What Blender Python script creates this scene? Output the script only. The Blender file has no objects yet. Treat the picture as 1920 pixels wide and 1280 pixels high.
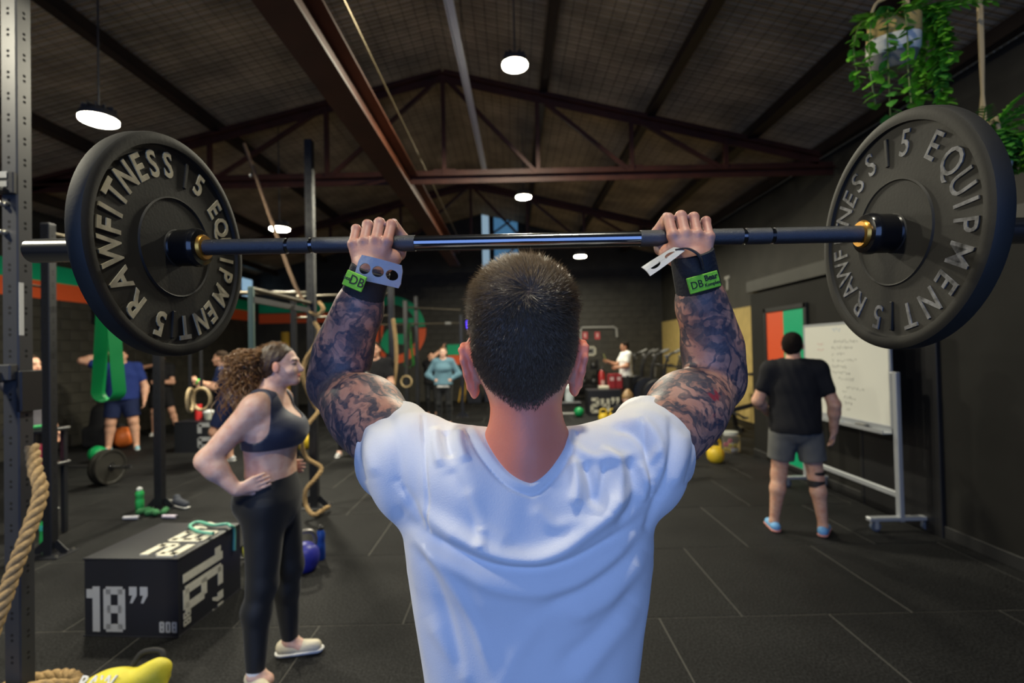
import bpy, bmesh, math, random
import numpy as np
from mathutils import Vector, Matrix, noise
SC = bpy.context.scene
COL = SC.collection
R = math.radians
rnd = random.Random(7)
# ---------------------------------------------------------------- camera
H = 1.63; FPX = 935.0; PITCH = R(0.9); ROLL = R(1.3)
_f = Vector((0, math.cos(PITCH), math.sin(PITCH)))
_u0 = Vector((0, -math.sin(PITCH), math.cos(PITCH)))
_r0 = Vector((1, 0, 0))
CR = math.cos(ROLL) * _r0 - math.sin(ROLL) * _u0
CU = math.sin(ROLL) * _r0 + math.cos(ROLL) * _u0
cam_d = bpy.data.cameras.new('camera'); cam = bpy.data.objects.new('camera', cam_d); COL.objects.link(cam)
cam_d.sensor_width = 36; cam_d.lens = 36 * FPX / 1920
cam_d.clip_start = 0.05; cam_d.clip_end = 100
_m = Matrix((CR, CU, -_f)).transposed().to_4x4(); _m.translation = (0, 0, H)
cam.matrix_world = _m
cam_d.dof.use_dof = True; cam_d.dof.focus_distance = 0.86; cam_d.dof.aperture_fstop = 3.0
SC.camera = cam
SC.view_settings.view_transform = 'Standard'; SC.view_settings.look = 'None'
SC.view_settings.gamma = 1; SC.view_settings.use_curve_mapping = False
SC.view_settings.exposure = 0.0
# ---------------------------------------------------------------- world and daylight
W = bpy.data.worlds.new('world'); SC.world = W; W.use_nodes = True
W.node_tree.nodes['Background'].inputs[0].default_value = (0.55, 0.72, 1, 1)
W.node_tree.nodes['Background'].inputs[1].default_value = 0.35
def area(name, loc, rot, sx, sy, e, col):
    l = bpy.data.lights.new(name, 'AREA'); l.shape = 'RECTANGLE'; l.size = sx; l.size_y = sy
    l.energy = e; l.color = col
    o = bpy.data.objects.new(name, l); COL.objects.link(o); o.location = loc; o.rotation_euler = rot
    return o
area('daylight_door', (-0.4, -3.45, 1.9), (R(90), 0, 0), 4.6, 3.4, 150, (0.22, 0.395, 0.95))
# ceiling lamp data: (x, y, z, radius)
LAMPS = [(0.10, 5.4, 4.74, 0.142), (0.28, 9.35, 4.50, 0.145), (1.80, 12.75, 3.98, 0.15), (-3.70, 8.0, 3.66, 0.155), (-3.75, 4.55, 3.83, 0.155), (0.25, 0.55, 4.72, 0.155), (-3.3, 0.85, 3.9, 0.155)]
LAMP_W = 185
for x, y, z, r in LAMPS:
    l = bpy.data.lights.new('lamp_glow', 'AREA'); l.shape = 'DISK'; l.size = 0.3; l.energy = LAMP_W * (0.75 if x < -3 and y < 1 else 0.30 if y < 1 else 0.75 if x < -3 and y < 5 else 1.0); l.color = (1.0, 0.93, 0.72)
    o = bpy.data.objects.new('lamp_glow', l); COL.objects.link(o); o.location = (x, y, z - 0.058)
# ---------------------------------------------------------------- pixel helpers (used to place things where they stand)
def ray(px, py):
    return _f + CR * ((px - 960) / FPX) + CU * ((640 - py) / FPX)
def at(px, py, Y):
    d = ray(px, py); return Vector((0, 0, H)) + d * (Y / d.y)
def on_floor(px, py, z=0.0):
    d = ray(px, py); return Vector((0, 0, H)) + d * ((z - H) / d.z)
def proj(P):
    P = np.asarray(P, dtype=float) - np.array((0, 0, H))
    x = P @ np.array(CR); y = P @ np.array(CU); z = np.maximum(P @ np.array(_f), 1e-3)
    return 960 + FPX * x / z, 640 - FPX * y / z
# ---------------------------------------------------------------- materials
MATS = {}
def mat(name, col, rough=0.6, metal=0.0, spec=0.5, bump=None, var=None, emit=None, coat=0.0, alpha=None, trans=None, sheen=0.0, sss=0.0):
    """bump=(scale,strength[,detail]); var=(scale,amount) multiplies the colour by noise"""
    if name in MATS: return MATS[name]
    m = bpy.data.materials.new(name); m.use_nodes = True; MATS[name] = m
    nt = m.node_tree; N = nt.nodes; L = nt.links; b = N['Principled BSDF']
    b.inputs['Base Color'].default_value = (*col, 1); b.inputs['Roughness'].default_value = rough
    b.inputs['Metallic'].default_value = metal; b.inputs['Specular IOR Level'].default_value = spec
    if coat: b.inputs['Coat Weight'].default_value = coat
    if sheen: b.inputs['Sheen Weight'].default_value = sheen
    if sss:
        b.inputs['Subsurface Weight'].default_value = sss; b.inputs['Subsurface Radius'].default_value = (0.010, 0.004, 0.002)
    if trans: b.inputs['Transmission Weight'].default_value = trans
    if emit: b.inputs['Emission Color'].default_value = (*emit[0], 1); b.inputs['Emission Strength'].default_value = emit[1]
    tc = N.new('ShaderNodeTexCoord')
    if var:
        n = N.new('ShaderNodeTexNoise'); n.inputs['Scale'].default_value = var[0]; n.inputs['Detail'].default_value = 6
        L.new(tc.outputs['Object'], n.inputs['Vector'])
        mr = N.new('ShaderNodeMapRange'); mr.inputs[1].default_value = 0.25; mr.inputs[2].default_value = 0.75
        mr.inputs[3].default_value = 1 - var[1]; mr.inputs[4].default_value = 1 + var[1]
        L.new(n.outputs['Fac'], mr.inputs[0])
        mx = N.new('ShaderNodeMix'); mx.data_type = 'RGBA'; mx.blend_type = 'MULTIPLY'; mx.inputs[0].default_value = 1
        mx.inputs[6].default_value = (*col, 1); L.new(mr.outputs[0], mx.inputs[7]); L.new(mx.outputs[2], b.inputs['Base Color'])
    if bump:
        n = N.new('ShaderNodeTexNoise'); n.inputs['Scale'].default_value = bump[0]; n.inputs['Detail'].default_value = bump[2] if len(bump) > 2 else 4
        L.new(tc.outputs['Object'], n.inputs['Vector'])
        bp = N.new('ShaderNodeBump'); bp.inputs['Strength'].default_value = bump[1]; bp.inputs['Distance'].default_value = 0.004
        L.new(n.outputs['Fac'], bp.inputs['Height']); L.new(bp.outputs[0], b.inputs['Normal'])
    return m
# ---------------------------------------------------------------- objects
def wloc(o):
    v = Vector((0, 0, 0))
    while o is not None: v += o.location; o = o.parent
    return v
def tag(o, label=None, cat=None, group=None, kind=None):
    if label: o['label'] = label
    if cat: o['category'] = cat
    if group: o['group'] = group
    if kind: o['kind'] = kind
    return o
def thing(name, label, cat, loc=(0, 0, 0), group=None):
    o = bpy.data.objects.new(name, None); COL.objects.link(o); o.location = loc; o.empty_display_size = 0.1
    return tag(o, label, cat, group)
def shell(name, loc=(0, 0, 0)):
    o = bpy.data.objects.new(name, None); COL.objects.link(o); o.location = loc; o['kind'] = 'structure'; return o
def link_mesh(name, me, m, parent=None, kind=None):
    o = bpy.data.objects.new(name, me); COL.objects.link(o)
    if m is not None: me.materials.append(m)
    if parent is not None: o.parent = parent
    if kind: o['kind'] = kind
    return o
def copy_tree(o, parent=None):
    c = o.copy(); COL.objects.link(c)
    if parent is not None: c.parent = parent
    for ch in list(o.children): copy_tree(ch, c)
    return c
def rotm(rx=0, ry=0, rz=0):
    return Matrix.Rotation(rz, 3, 'Z') @ Matrix.Rotation(ry, 3, 'Y') @ Matrix.Rotation(rx, 3, 'X')
def frame(d, up=(0, 0, 1)):
    """3x3 with columns x,y,z where z = direction d"""
    z = Vector(d).normalized(); u = Vector(up)
    if abs(z.dot(u)) > 0.98: u = Vector((0, 1, 0))
    x = u.cross(z).normalized(); y = z.cross(x)
    return Matrix((x, y, z)).transposed()
class MB:
    def __init__(s): s.v = []; s.f = []
    def add(s, vs, fs):
        n = len(s.v); s.v += [tuple(v) for v in vs]; s.f += [tuple(i + n for i in f) for f in fs]; return s
    def box(s, c, size, rot=None, bev=0.0, seg=1):
        c = Vector(c); h = [x / 2 for x in size]
        if bev <= 0:
            vs = [Vector((sx * h[0], sy * h[1], sz * h[2])) for sx in (-1, 1) for sy in (-1, 1) for sz in (-1, 1)]
            fs = [(0, 1, 3, 2), (4, 6, 7, 5), (0, 4, 5, 1), (2, 3, 7, 6), (0, 2, 6, 4), (1, 5, 7, 3)]
        else:
            bm = bmesh.new(); bmesh.ops.create_cube(bm, size=1)
            for v in bm.verts: v.co = Vector((v.co.x * size[0], v.co.y * size[1], v.co.z * size[2]))
            bmesh.ops.bevel(bm, geom=bm.edges[:], offset=bev, segments=seg, affect='EDGES', profile=0.5)
            bm.verts.index_update(); vs = [v.co.copy() for v in bm.verts]; fs = [[v.index for v in f.verts] for f in bm.faces]; bm.free()
        if rot is not None: vs = [rot @ v for v in vs]
        return s.add([v + c for v in vs], fs)
    def bar(s, a, b, w, t, up=(0, 0, 1), bev=0.0):
        """rectangular bar from a to b; w along 'up x d', t along the other"""
        a = Vector(a); b = Vector(b); M = frame(b - a, up)
        return s.box((a + b) / 2, (w, t, (b - a).length), M, bev)
    def cyl(s, a, b, r, r2=None, n=16, caps=True):
        a = Vector(a); b = Vector(b); r2 = r if r2 is None else r2; M = frame(b - a)
        vs = []
        for p, q in ((a, r), (b, r2)):
            for i in range(n):
                t = 2 * math.pi * i / n; vs.append(p + M @ Vector((q * math.cos(t), q * math.sin(t), 0)))
        fs = [(i, (i + 1) % n, n + (i + 1) % n, n + i) for i in range(n)]
        if caps: fs += [tuple(range(n))[::-1], tuple(range(n, 2 * n))]
        return s.add(vs, fs)
    def lathe(s, prof, o=(0, 0, 0), d=(0, 0, 1), n=32, closed=False):
        """prof: list of (r, h) along axis d from o"""
        o = Vector(o); M = frame(d); vs = []; fs = []; k = len(prof)
        for r, h in prof:
            for i in range(n):
                t = 2 * math.pi * i / n; vs.append(o + M @ Vector((r * math.cos(t), r * math.sin(t), h)))
        for j in range(k if closed else k - 1):
            j2 = (j + 1) % k
            for i in range(n):
                i2 = (i + 1) % n; fs.append((j * n + i, j * n + i2, j2 * n + i2, j2 * n + i))
        if not closed:
            if prof[0][0] > 1e-6: fs.append(tuple(range(n))[::-1])
            if prof[-1][0] > 1e-6: fs.append(tuple(range((k - 1) * n, k * n)))
        return s.add(vs, fs)
    def tube(s, pts, r, n=8, closed=False, caps=True, twist=0.0, lobes=0, flat=None):
        """r number or list; lobes: number of rope strands (scalloped, twisted section); flat=(w,t) rectangular strap"""
        pts = [Vector(p) for p in pts]; k = len(pts); vs = []; fs = []
        rs = r if isinstance(r, (list, tuple)) else [r] * k
        up = None; ang = 0
        for j in range(k):
            a = pts[(j - 1) % k] if (closed or j > 0) else pts[j]; b = pts[(j + 1) % k] if (closed or j < k - 1) else pts[j]
            t = (b - a).normalized()
            if up is None:
                up = Vector((0, 0, 1)) if abs(t.z) < 0.9 else Vector((0, 1, 0))
            x = up.cross(t)
            if x.length < 1e-5: x = Vector((1, 0, 0)).cross(t)
            x.normalize(); y = t.cross(x); up = y
            if j > 0: ang += twist * (pts[j] - pts[j - 1]).length
            if flat:
                w, h = flat[0] / 2, flat[1] / 2
                ring = [pts[j] + x * sx * w + y * sy * h for sx, sy in ((-1, -1), (1, -1), (1, 1), (-1, 1))]
                nn = 4
            else:
                nn = n; ring = []
                for i in range(n):
                    th = 2 * math.pi * i / n
                    q = rs[j] * (1.0 - (0.22 * abs(math.sin(lobes * th / 2)) ** 0.5 - 0.12 if lobes else 0)) if not lobes else rs[j] * (0.80 + 0.22 * abs(math.cos(lobes * th / 2)))
                    ring.append(pts[j] + x * q * math.cos(th + ang) + y * q * math.sin(th + ang))
            vs += ring
        for j in range(k if closed else k - 1):
            j2 = (j + 1) % k
            for i in range(nn):
                i2 = (i + 1) % nn; fs.append((j * nn + i, j * nn + i2, j2 * nn + i2, j2 * nn + i))
        if caps and not closed:
            fs.append(tuple(range(nn))[::-1]); fs.append(tuple(range((k - 1) * nn, k * nn)))
        return s.add(vs, fs)
    def torus(s, c, R_, r, axis=(0, 0, 1), n=32, m=10):
        M = frame(axis); c = Vector(c)
        pts = [c + M @ Vector((R_ * math.cos(2 * math.pi * i / n), R_ * math.sin(2 * math.pi * i / n), 0)) for i in range(n)]
        return s.tube(pts, r, m, closed=True)
    def ball(s, c, r, rot=None, n=20, m=12):
        c = Vector(c); r = (r, r, r) if not hasattr(r, '__len__') else r; vs = []; fs = []
        for j in range(m + 1):
            ph = math.pi * j / m
            for i in range(n):
                th = 2 * math.pi * i / n
                v = Vector((r[0] * math.sin(ph) * math.cos(th), r[1] * math.sin(ph) * math.sin(th), r[2] * math.cos(ph)))
                if rot is not None: v = rot @ v
                vs.append(c + v)
        for j in range(m):
            for i in range(n):
                i2 = (i + 1) % n; fs.append((j * n + i, (j + 1) * n + i, (j + 1) * n + i2, j * n + i2))
        return s.add(vs, fs)
    def prism(s, outline, M, o, t):
        """outline 2D list, in plane M x,y at o, thickness t along M z (centred at 0..t)"""
        o = Vector(o); n = len(outline)
        vs = [o + M @ Vector((x, y, 0)) for x, y in outline] + [o + M @ Vector((x, y, t)) for x, y in outline]
        fs = [tuple(range(n))[::-1], tuple(range(n, 2 * n))] + [(i, (i + 1) % n, n + (i + 1) % n, n + i) for i in range(n)]
        return s.add(vs, fs)
    def build(s, name, m, parent=None, kind=None, smooth=35, weld=False):
        off = wloc(parent) if parent is not None else Vector((0, 0, 0))
        me = bpy.data.meshes.new(name); me.from_pydata([(v[0] - off.x, v[1] - off.y, v[2] - off.z) for v in s.v], [], s.f)
        if weld:
            bm = bmesh.new(); bm.from_mesh(me); bmesh.ops.remove_doubles(bm, verts=bm.verts, dist=1e-5); bm.to_mesh(me); bm.free()
        bm = bmesh.new(); bm.from_mesh(me); bmesh.ops.recalc_face_normals(bm, faces=bm.faces); bm.to_mesh(me); bm.free()
        me.update()
        if smooth:
            me.shade_smooth(); me.set_sharp_from_angle(angle=R(smooth))
        return link_mesh(name, me, m, parent, kind)
def catmull(pts, n=8, closed=False):
    pts = [Vector(p) for p in pts]; out = []; k = len(pts)
    for i in range(k if closed else k - 1):
        p1 = pts[i]; p2 = pts[(i + 1) % k]
        p0 = pts[(i - 1) % k] if (closed or i > 0) else p1 * 2 - p2
        p3 = pts[(i + 2) % k] if (closed or i < k - 2) else p2 * 2 - p1
        for j in range(n):
            t = j / n; t2 = t * t; t3 = t2 * t
            out.append(0.5 * ((2 * p1) + (p2 - p0) * t + (2 * p0 - 5 * p1 + 4 * p2 - p3) * t2 + (3 * p1 - p0 - 3 * p2 + p3) * t3))
    if not closed: out.append(pts[-1])
    return out
def text_mesh(txt, size, ext=0.002, bold=0.0, sx=1.0, font_align='CENTER', spacing=1.0):
    """mesh of a text lying in its XY plane, extruded along z, centred"""
    cu = bpy.data.curves.new('txt', 'FONT'); cu.body = txt; cu.size = size; cu.extrude = ext; cu.offset = bold
    cu.align_x = font_align; cu.align_y = 'CENTER'; cu.space_character = spacing; cu.resolution_u = 3
    o = bpy.data.objects.new('txt', cu); COL.objects.link(o)
    dg = bpy.context.evaluated_depsgraph_get(); dg.update()
    me = bpy.data.meshes.new_from_object(o.evaluated_get(dg)); bpy.data.objects.remove(o); bpy.data.curves.remove(cu)
    vs = [(v.co.x * sx, v.co.y, v.co.z) for v in me.vertices]; fs = [tuple(p.vertices) for p in me.polygons]
    bpy.data.meshes.remove(me)
    return vs, fs
def put_text(mb, txt, size, o, X, Y, ext=0.002, bold=0.0, sx=1.0, align='CENTER', spacing=1.0):
    """text with its baseline direction X and up direction Y, centre o; raised by ext along X x Y"""
    X = Vector(X).normalized(); Y = Vector(Y).normalized(); Z = X.cross(Y); M = Matrix((X, Y, Z)).transposed(); o = Vector(o)
    vs, fs = text_mesh(txt, size, ext, bold, sx, align, spacing)
    return mb.add([o + M @ Vector(v) for v in vs], fs)
# ---------------------------------------------------------------- signed-distance modelling (one continuous surface per figure or garment)
class SDF:
    def __init__(s): s.p = []; s.warp = None
    def cone(s, a, b, ra, rb, k=0.02, op='u', sc=None): s.p.append(('c', np.array(a, float), np.array(b, float), ra, rb, k, op, sc)); return s
    def ell(s, c, r, M=None, k=0.02, op='u'):
        s.p.append(('e', np.array(c, float), np.array(r, float), np.array(M if M is not None else np.eye(3), float), 0, k, op, None)); return s
    def box(s, c, h, M=None, rd=0.01, k=0.02, op='u'):
        s.p.append(('b', np.array(c, float), np.array(h, float), np.array(M if M is not None else np.eye(3), float), rd, k, op, None)); return s
    def plane(s, o, n, k=0.004, op='i'):
        n = np.array(n, float); n /= np.linalg.norm(n); s.p.append(('p', np.array(o, float), n, 0, 0, k, op, None)); return s
    def fn(s, f, k=0.004, op='s'): s.p.append(('f', f, None, 0, 0, k, op, None)); return s
    def chain(s, pts, rs, k=0.02, op='u'):
        for i in range(len(pts) - 1): s.cone(pts[i], pts[i + 1], rs[i], rs[i + 1], k, op)
        return s
    def clone(s, grow=0.0, only=None):
        q = SDF()
        for i, p in enumerate(s.p):
            if only is not None and i not in only: continue
            p = list(p)
            if p[0] == 'c': p[3] += grow; p[4] += grow
            elif p[0] == 'e': p[2] = p[2] + grow
            elif p[0] == 'b': p[2] = p[2] + grow
            q.p.append(tuple(p))
        return q
    @staticmethod
    def dist(p, P):
        t = p[0]
        if t == 'c':
            a, b, ra, rb = p[1], p[2], p[3], p[4]; f = 1.0
            if p[7] is not None: S = np.array(p[7], float); a = a / S; b = b / S; P = P / S; f = S.min()
            ba = b - a; q = P - a; L2 = max(ba @ ba, 1e-12)
            h = np.clip((q @ ba) / L2, 0, 1); q = q - h[..., None] * ba
            return (np.sqrt((q * q).sum(-1)) - (ra + (rb - ra) * h)) * f
        if t == 'e':
            q = (P - p[1]) @ p[3]; r = p[2]; k0 = np.sqrt(((q / r) ** 2).sum(-1)); k1 = np.sqrt(((q / r ** 2) ** 2).sum(-1))
            return k0 * (k0 - 1) / np.maximum(k1, 1e-6)
        if t == 'b':
            q = np.abs((P - p[1]) @ p[3]) - (p[2] - p[4])
            return np.sqrt((np.maximum(q, 0) ** 2).sum(-1)) + np.minimum(q.max(-1), 0) - p[4]
        if t == 'p': return (P - p[1]) @ p[2]
        if t == 'f': return p[1](P)
    @staticmethod
    def comb(acc, d, k, op):
        if op == 'u': h = np.maximum(k - np.abs(acc - d), 0) / k; return np.minimum(acc, d) - h * h * k * 0.25
        if op == 's': d = -d
        h = np.maximum(k - np.abs(acc - d), 0) / k; return np.maximum(acc, d) + h * h * k * 0.25
    def bounds(s):
        lo = np.full(3, 1e9); hi = -lo
        for p in s.p:
            if p[6] != 'u': continue
            if p[0] == 'c':
                S = np.array(p[7]) if p[7] is not None else np.ones(3)
                for q, r in ((p[1], p[3]), (p[2], p[4])): lo = np.minimum(lo, q - r * S); hi = np.maximum(hi, q + r * S)
            else:
                e = np.abs(p[3]) @ p[2]; lo = np.minimum(lo, p[1] - e); hi = np.maximum(hi, p[1] + e)
        return lo - 0.02, hi + 0.02
    def eval_all(s, P):
        acc = np.full(P.shape[:-1], 9.0)
        for p in s.p: acc = s.comb(acc, s.dist(p, P), p[5], p[6])
        return acc
    def mesh(s, h, smooth=2):
        """surface nets on sparse blocks -> verts, quads"""
        B = 8; bs = B * h; lo, hi = s.bounds(); lo = lo - bs * 0.5; nb = np.ceil((hi - lo) / bs).astype(int) + 1
        g = np.stack(np.meshgrid(*[np.arange(n) for n in nb], indexing='ij'), -1).reshape(-1, 3)
        cen = lo + (g + 0.5) * bs
        dc = np.concatenate([s.eval_all(c) for c in np.array_split(cen, max(1, len(cen) // 100000))])
        act = g[np.abs(dc) < bs * 1.25 + 0.01]
        loc = np.stack(np.meshgrid(*[np.arange(B + 1)] * 3, indexing='ij'), -1).reshape(-1, 3) * h
        NB = nb * B + 2
        cells_k = []; cells_v = []; edges = [[], [], []]
        off = np.array([[i, j, k] for i in (0, 1) for j in (0, 1) for k in (0, 1)])
        E12 = [(a, b) for a in range(8) for b in range(a + 1, 8) if np.abs(off[a] - off[b]).sum() == 1]
        for ch in np.array_split(act, max(1, len(act) // 1500)):
            org = lo + ch * bs; P = org[:, None, :] + loc[None]; c0 = org + bs / 2
            acc = np.full(P.shape[:2], 9.0)
            for p in s.p:
                if p[0] in 'pf' or p[6] == 'i': acc = s.comb(acc, s.dist(p, P), p[5], p[6]); continue
                mk = s.dist(p, c0) < bs * 1.9 + p[5] + 0.01
                if mk.any(): acc[mk] = s.comb(acc[mk], s.dist(p, P[mk]), p[5], p[6])
            if s.warp is not None: acc = acc - s.warp(P.reshape(-1, 3)).reshape(acc.shape)
            V = acc.reshape(-1, B + 1, B + 1, B + 1); S = V < 0
            cnt = np.zeros((len(ch), B, B, B), int)
            for o_ in off: cnt += S[:, o_[0]:B + o_[0], o_[1]:B + o_[1], o_[2]:B + o_[2]]
            bi, i, j, k = np.nonzero((cnt > 0) & (cnt < 8))
            if len(bi):
                cv = np.stack([V[bi, i + o_[0], j + o_[1], k + o_[2]] for o_ in off], 1)
                sm = np.zeros((len(bi), 3)); n = np.zeros(len(bi))
                for a, b in E12:
                    x = (cv[:, a] < 0) != (cv[:, b] < 0); t = cv[:, a] / np.where(np.abs(cv[:, a] - cv[:, b]) < 1e-12, 1, cv[:, a] - cv[:, b])
                    sm += np.where(x[:, None], off[a] + t[:, None] * (off[b] - off[a]), 0); n += x
                ijk = np.stack([i, j, k], 1); cells_v.append(org[bi] + (ijk + sm / n[:, None]) * h)
                gi = ch[bi] * B + ijk + 1; cells_k.append((gi[:, 0] * NB[1] + gi[:, 1]) * NB[2] + gi[:, 2])
            for ax in range(3):
                o_ = np.eye(3, dtype=int)[ax]
                A = S[:, :B, :B, :B]; Bq = S[:, o_[0]:B + o_[0], o_[1]:B + o_[1], o_[2]:B + o_[2]]
                bi, i, j, k = np.nonzero(A != Bq)
                if len(bi):
                    gi = ch[bi] * B + np.stack([i, j, k], 1) + 1; edges[ax].append((gi, A[bi, i, j, k]))
        keys = np.concatenate(cells_k); vs = np.concatenate(cells_v); order = np.argsort(keys); keys = keys[order]; vs = vs[order]
        F = []
        for ax in range(3):
            if not edges[ax]: continue
            gi = np.concatenate([e[0] for e in edges[ax]]); sg = np.concatenate([e[1] for e in edges[ax]])
            u = np.eye(3, dtype=int)[(ax + 1) % 3]; v = np.eye(3, dtype=int)[(ax + 2) % 3]
            idx = []; ok = np.ones(len(gi), bool)
            for o_ in (0 * u, -u, -u - v, -v):
                q = gi + o_; kk = (q[:, 0] * NB[1] + q[:, 1]) * NB[2] + q[:, 2]; ii = np.minimum(np.searchsorted(keys, kk), len(keys) - 1)
                ok &= keys[ii] == kk; idx.append(ii)
            q = np.stack(idx, 1); q[~sg] = q[~sg][:, ::-1]; F.append(q[ok])
        F = np.concatenate(F)
        e = np.concatenate([F[:, [0, 1]], F[:, [1, 2]], F[:, [2, 3]], F[:, [3, 0]]])
        for it in range(smooth):
            acc = np.zeros_like(vs); n = np.zeros(len(vs))
            for c in range(3): acc[:, c] = np.bincount(e[:, 0], vs[e[:, 1], c], len(vs)) + np.bincount(e[:, 1], vs[e[:, 0], c], len(vs))
            n = np.bincount(e[:, 0], minlength=len(vs)) + np.bincount(e[:, 1], minlength=len(vs))
            vs = vs * 0.45 + 0.55 * acc / np.maximum(n, 1)[:, None]
        return vs, F
def normals(vs, F):
    n = np.cross(vs[F[:, 2]] - vs[F[:, 0]], vs[F[:, 3]] - vs[F[:, 1]]); N = np.zeros_like(vs)
    for c in range(4):
        for d in range(3): N[:, d] += np.bincount(F[:, c], n[:, d], len(vs))
    return N / np.maximum(np.linalg.norm(N, axis=1), 1e-9)[:, None]
def np_mesh(name, vs, F, m, parent=None, kind=None, attrs=None):
    off = np.array(wloc(parent)) if parent is not None else np.zeros(3)
    me = bpy.data.meshes.new(name); n = len(vs); k = F.shape[1]
    me.vertices.add(n); me.vertices.foreach_set('co', (vs - off).astype(np.float32).ravel())
    me.loops.add(len(F) * k); me.loops.foreach_set('vertex_index', F.astype(np.int32).ravel())
    me.polygons.add(len(F)); me.polygons.foreach_set('loop_start', np.arange(0, len(F) * k, k, dtype=np.int32))
    me.polygons.foreach_set('loop_total', np.full(len(F), k, dtype=np.int32))
    me.update(calc_edges=True); me.validate(); me.shade_smooth()
    for nm, a in (attrs or {}).items():
        at_ = me.attributes.new(nm, 'FLOAT', 'POINT'); at_.data.foreach_set('value', a.astype(np.float32))
    return link_mesh(name, me, m, parent, kind)
def sdf_obj(sd, name, m, parent, h, smooth=2, attrs=None, disp=None):
    vs, F = sd.mesh(h, smooth)
    if disp is not None: vs = disp(vs, normals(vs, F))
    return np_mesh(name, vs, F, m, parent, attrs=attrs(vs) if attrs else None)
def vnoise(P, s, seed=0):
    """cheap smooth pseudo-noise from summed sines, about -1..1"""
    r = np.random.RandomState(seed); out = np.zeros(len(P))
    for i in range(6):
        k = r.normal(size=3); k = k / np.linalg.norm(k) * s * (0.7 + 0.25 * i); out += np.sin(P @ k * 2 * np.pi + r.uniform(0, 6.28)) / (1 + 0.3 * i)
    return out / 2.6
# ================================================================ room shell
XL, XR, YB, YF = -8.3, 4.9, 16.2, -3.6        # left wall, right wall, back wall, front wall (behind the camera)
RX, RZ, SLOPE = -0.95, 5.95, 0.245            # ridge position, height, roof slope
def roof_z(x): return RZ - SLOPE * abs(x - RX)
M_WALL = mat('black_painted_block', (0.036, 0.0335, 0.026), 0.62, var=(3, 0.3), bump=(40, 0.25))
M_PART = mat('black_painted_board', (0.0125, 0.012, 0.0105), 0.75, spec=0.2, var=(2, 0.25), bump=(60, 0.12))
M_STEEL = mat('oxide_red_steel', (0.070, 0.020, 0.010), 0.55, var=(4, 0.35))
M_RUBBER = None
def rubber():
    m = mat('rubber_floor_mat', (0.030, 0.029, 0.027), 0.7, spec=0.14)
    nt = m.node_tree; N = nt.nodes; L = nt.links; b = N['Principled BSDF']
    tc = N.new('ShaderNodeTexCoord'); gi = N.new('ShaderNodeNewGeometry')
    n1 = N.new('ShaderNodeTexNoise'); n1.inputs['Scale'].default_value = 1.1; n1.inputs['Detail'].default_value = 5; n1.inputs['Roughness'].default_value = 0.6
    n2 = N.new('ShaderNodeTexNoise'); n2.inputs['Scale'].default_value = 85; n2.inputs['Detail'].default_value = 2
    for n in (n1, n2): L.new(gi.outputs['Position'], n.inputs['Vector'])
    r1 = N.new('ShaderNodeValToRGB'); r1.color_ramp.elements[0].position = 0.35; r1.color_ramp.elements[0].color = (0.0068, 0.0071, 0.0077, 1)
    r1.color_ramp.elements[1].position = 0.7; r1.color_ramp.elements[1].color = (0.0165, 0.0168, 0.0170, 1)
    L.new(n1.outputs['Fac'], r1.inputs[0])
    r2 = N.new('ShaderNodeMapRange'); r2.inputs[1].default_value = 0.35; r2.inputs[2].default_value = 0.7; r2.inputs[3].default_value = 0.35; r2.inputs[4].default_value = 2.0
    L.new(n2.outputs['Fac'], r2.inputs[0])
    mx = N.new('ShaderNodeMix'); mx.data_type = 'RGBA'; mx.blend_type = 'MULTIPLY'; mx.inputs[0].default_value = 1
    L.new(r1.outputs[0], mx.inputs[6]); L.new(r2.outputs[0], mx.inputs[7]); L.new(mx.outputs[2], b.inputs['Base Color'])
    rr = N.new('ShaderNodeMapRange'); rr.inputs[3].default_value = 0.55; rr.inputs[4].default_value = 0.85
    L.new(n1.outputs['Fac'], rr.inputs[0]); L.new(rr.outputs[0], b.inputs['Roughness'])
    bp = N.new('ShaderNodeBump'); bp.inputs['Strength'].default_value = 0.35; bp.inputs['Distance'].default_value = 0.004
    L.new(n2.outputs['Fac'], bp.inputs['Height']); L.new(bp.outputs[0], b.inputs['Normal'])
    return m
M_RUBBER = rubber()
M_GROUT = mat('dusty_floor_gap', (0.075, 0.073, 0.065), 0.9)
floor = MB().box(((XL + XR) / 2, (YB + YF) / 2, -0.06), (XR - XL + 0.4, YB - YF + 0.4, 0.114)).build('floor', M_GROUT, None, 'structure')
me0 = None; cnt = 0
for j in range(-2, 13):
    y0 = 3.02 + (j - 0) * 1.02; offx = 0.325 if j % 2 == 0 else -0.175
    for i in range(-9, 6):
        x0 = offx + i * 1.02; x1 = x0 + 1.02
        if x1 < XL + 0.1 or x0 > XR - 0.1: continue
        if x0 < XL or x1 > XR: continue
        if y0 < 0.9 and not (-4 < x0 < 4): continue
        if me0 is None:
            o = MB().box((0, 0, 0), (1.013, 1.013, 0.012), None, 0.0025).build('floor_mat', M_RUBBER, floor, smooth=0); me0 = o.data
        else:
            o = bpy.data.objects.new('floor_mat', me0); COL.objects.link(o); o.parent = floor
        o.location = (x0 + 0.51, y0 + 0.51, -0.006 + rnd.uniform(-0.0006, 0.0006)); o.rotation_euler = (0, 0, rnd.uniform(-0.0015, 0.0015)); cnt += 1
fill = MB()       # the mats along the edges of the hall and beyond the last row, joined
for j in range(-7, 13):
    y0 = 3.02 + j * 1.02; offx = 0.325 if j % 2 == 0 else -0.175
    for i in range(-10, 7):
        x0 = offx + i * 1.02; x1 = x0 + 1.02
        a = max(x0, XL); b = min(x1, XR)
        if b - a < 0.05: continue
        inside = x0 >= XL and x1 <= XR and j >= -2 and not (y0 < 0.9 and not (-4 < x0 < 4))
        if inside: continue
        fill.box(((a + b) / 2, y0 + 0.51, -0.006), (b - a - 0.007, 1.013, 0.012))
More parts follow.
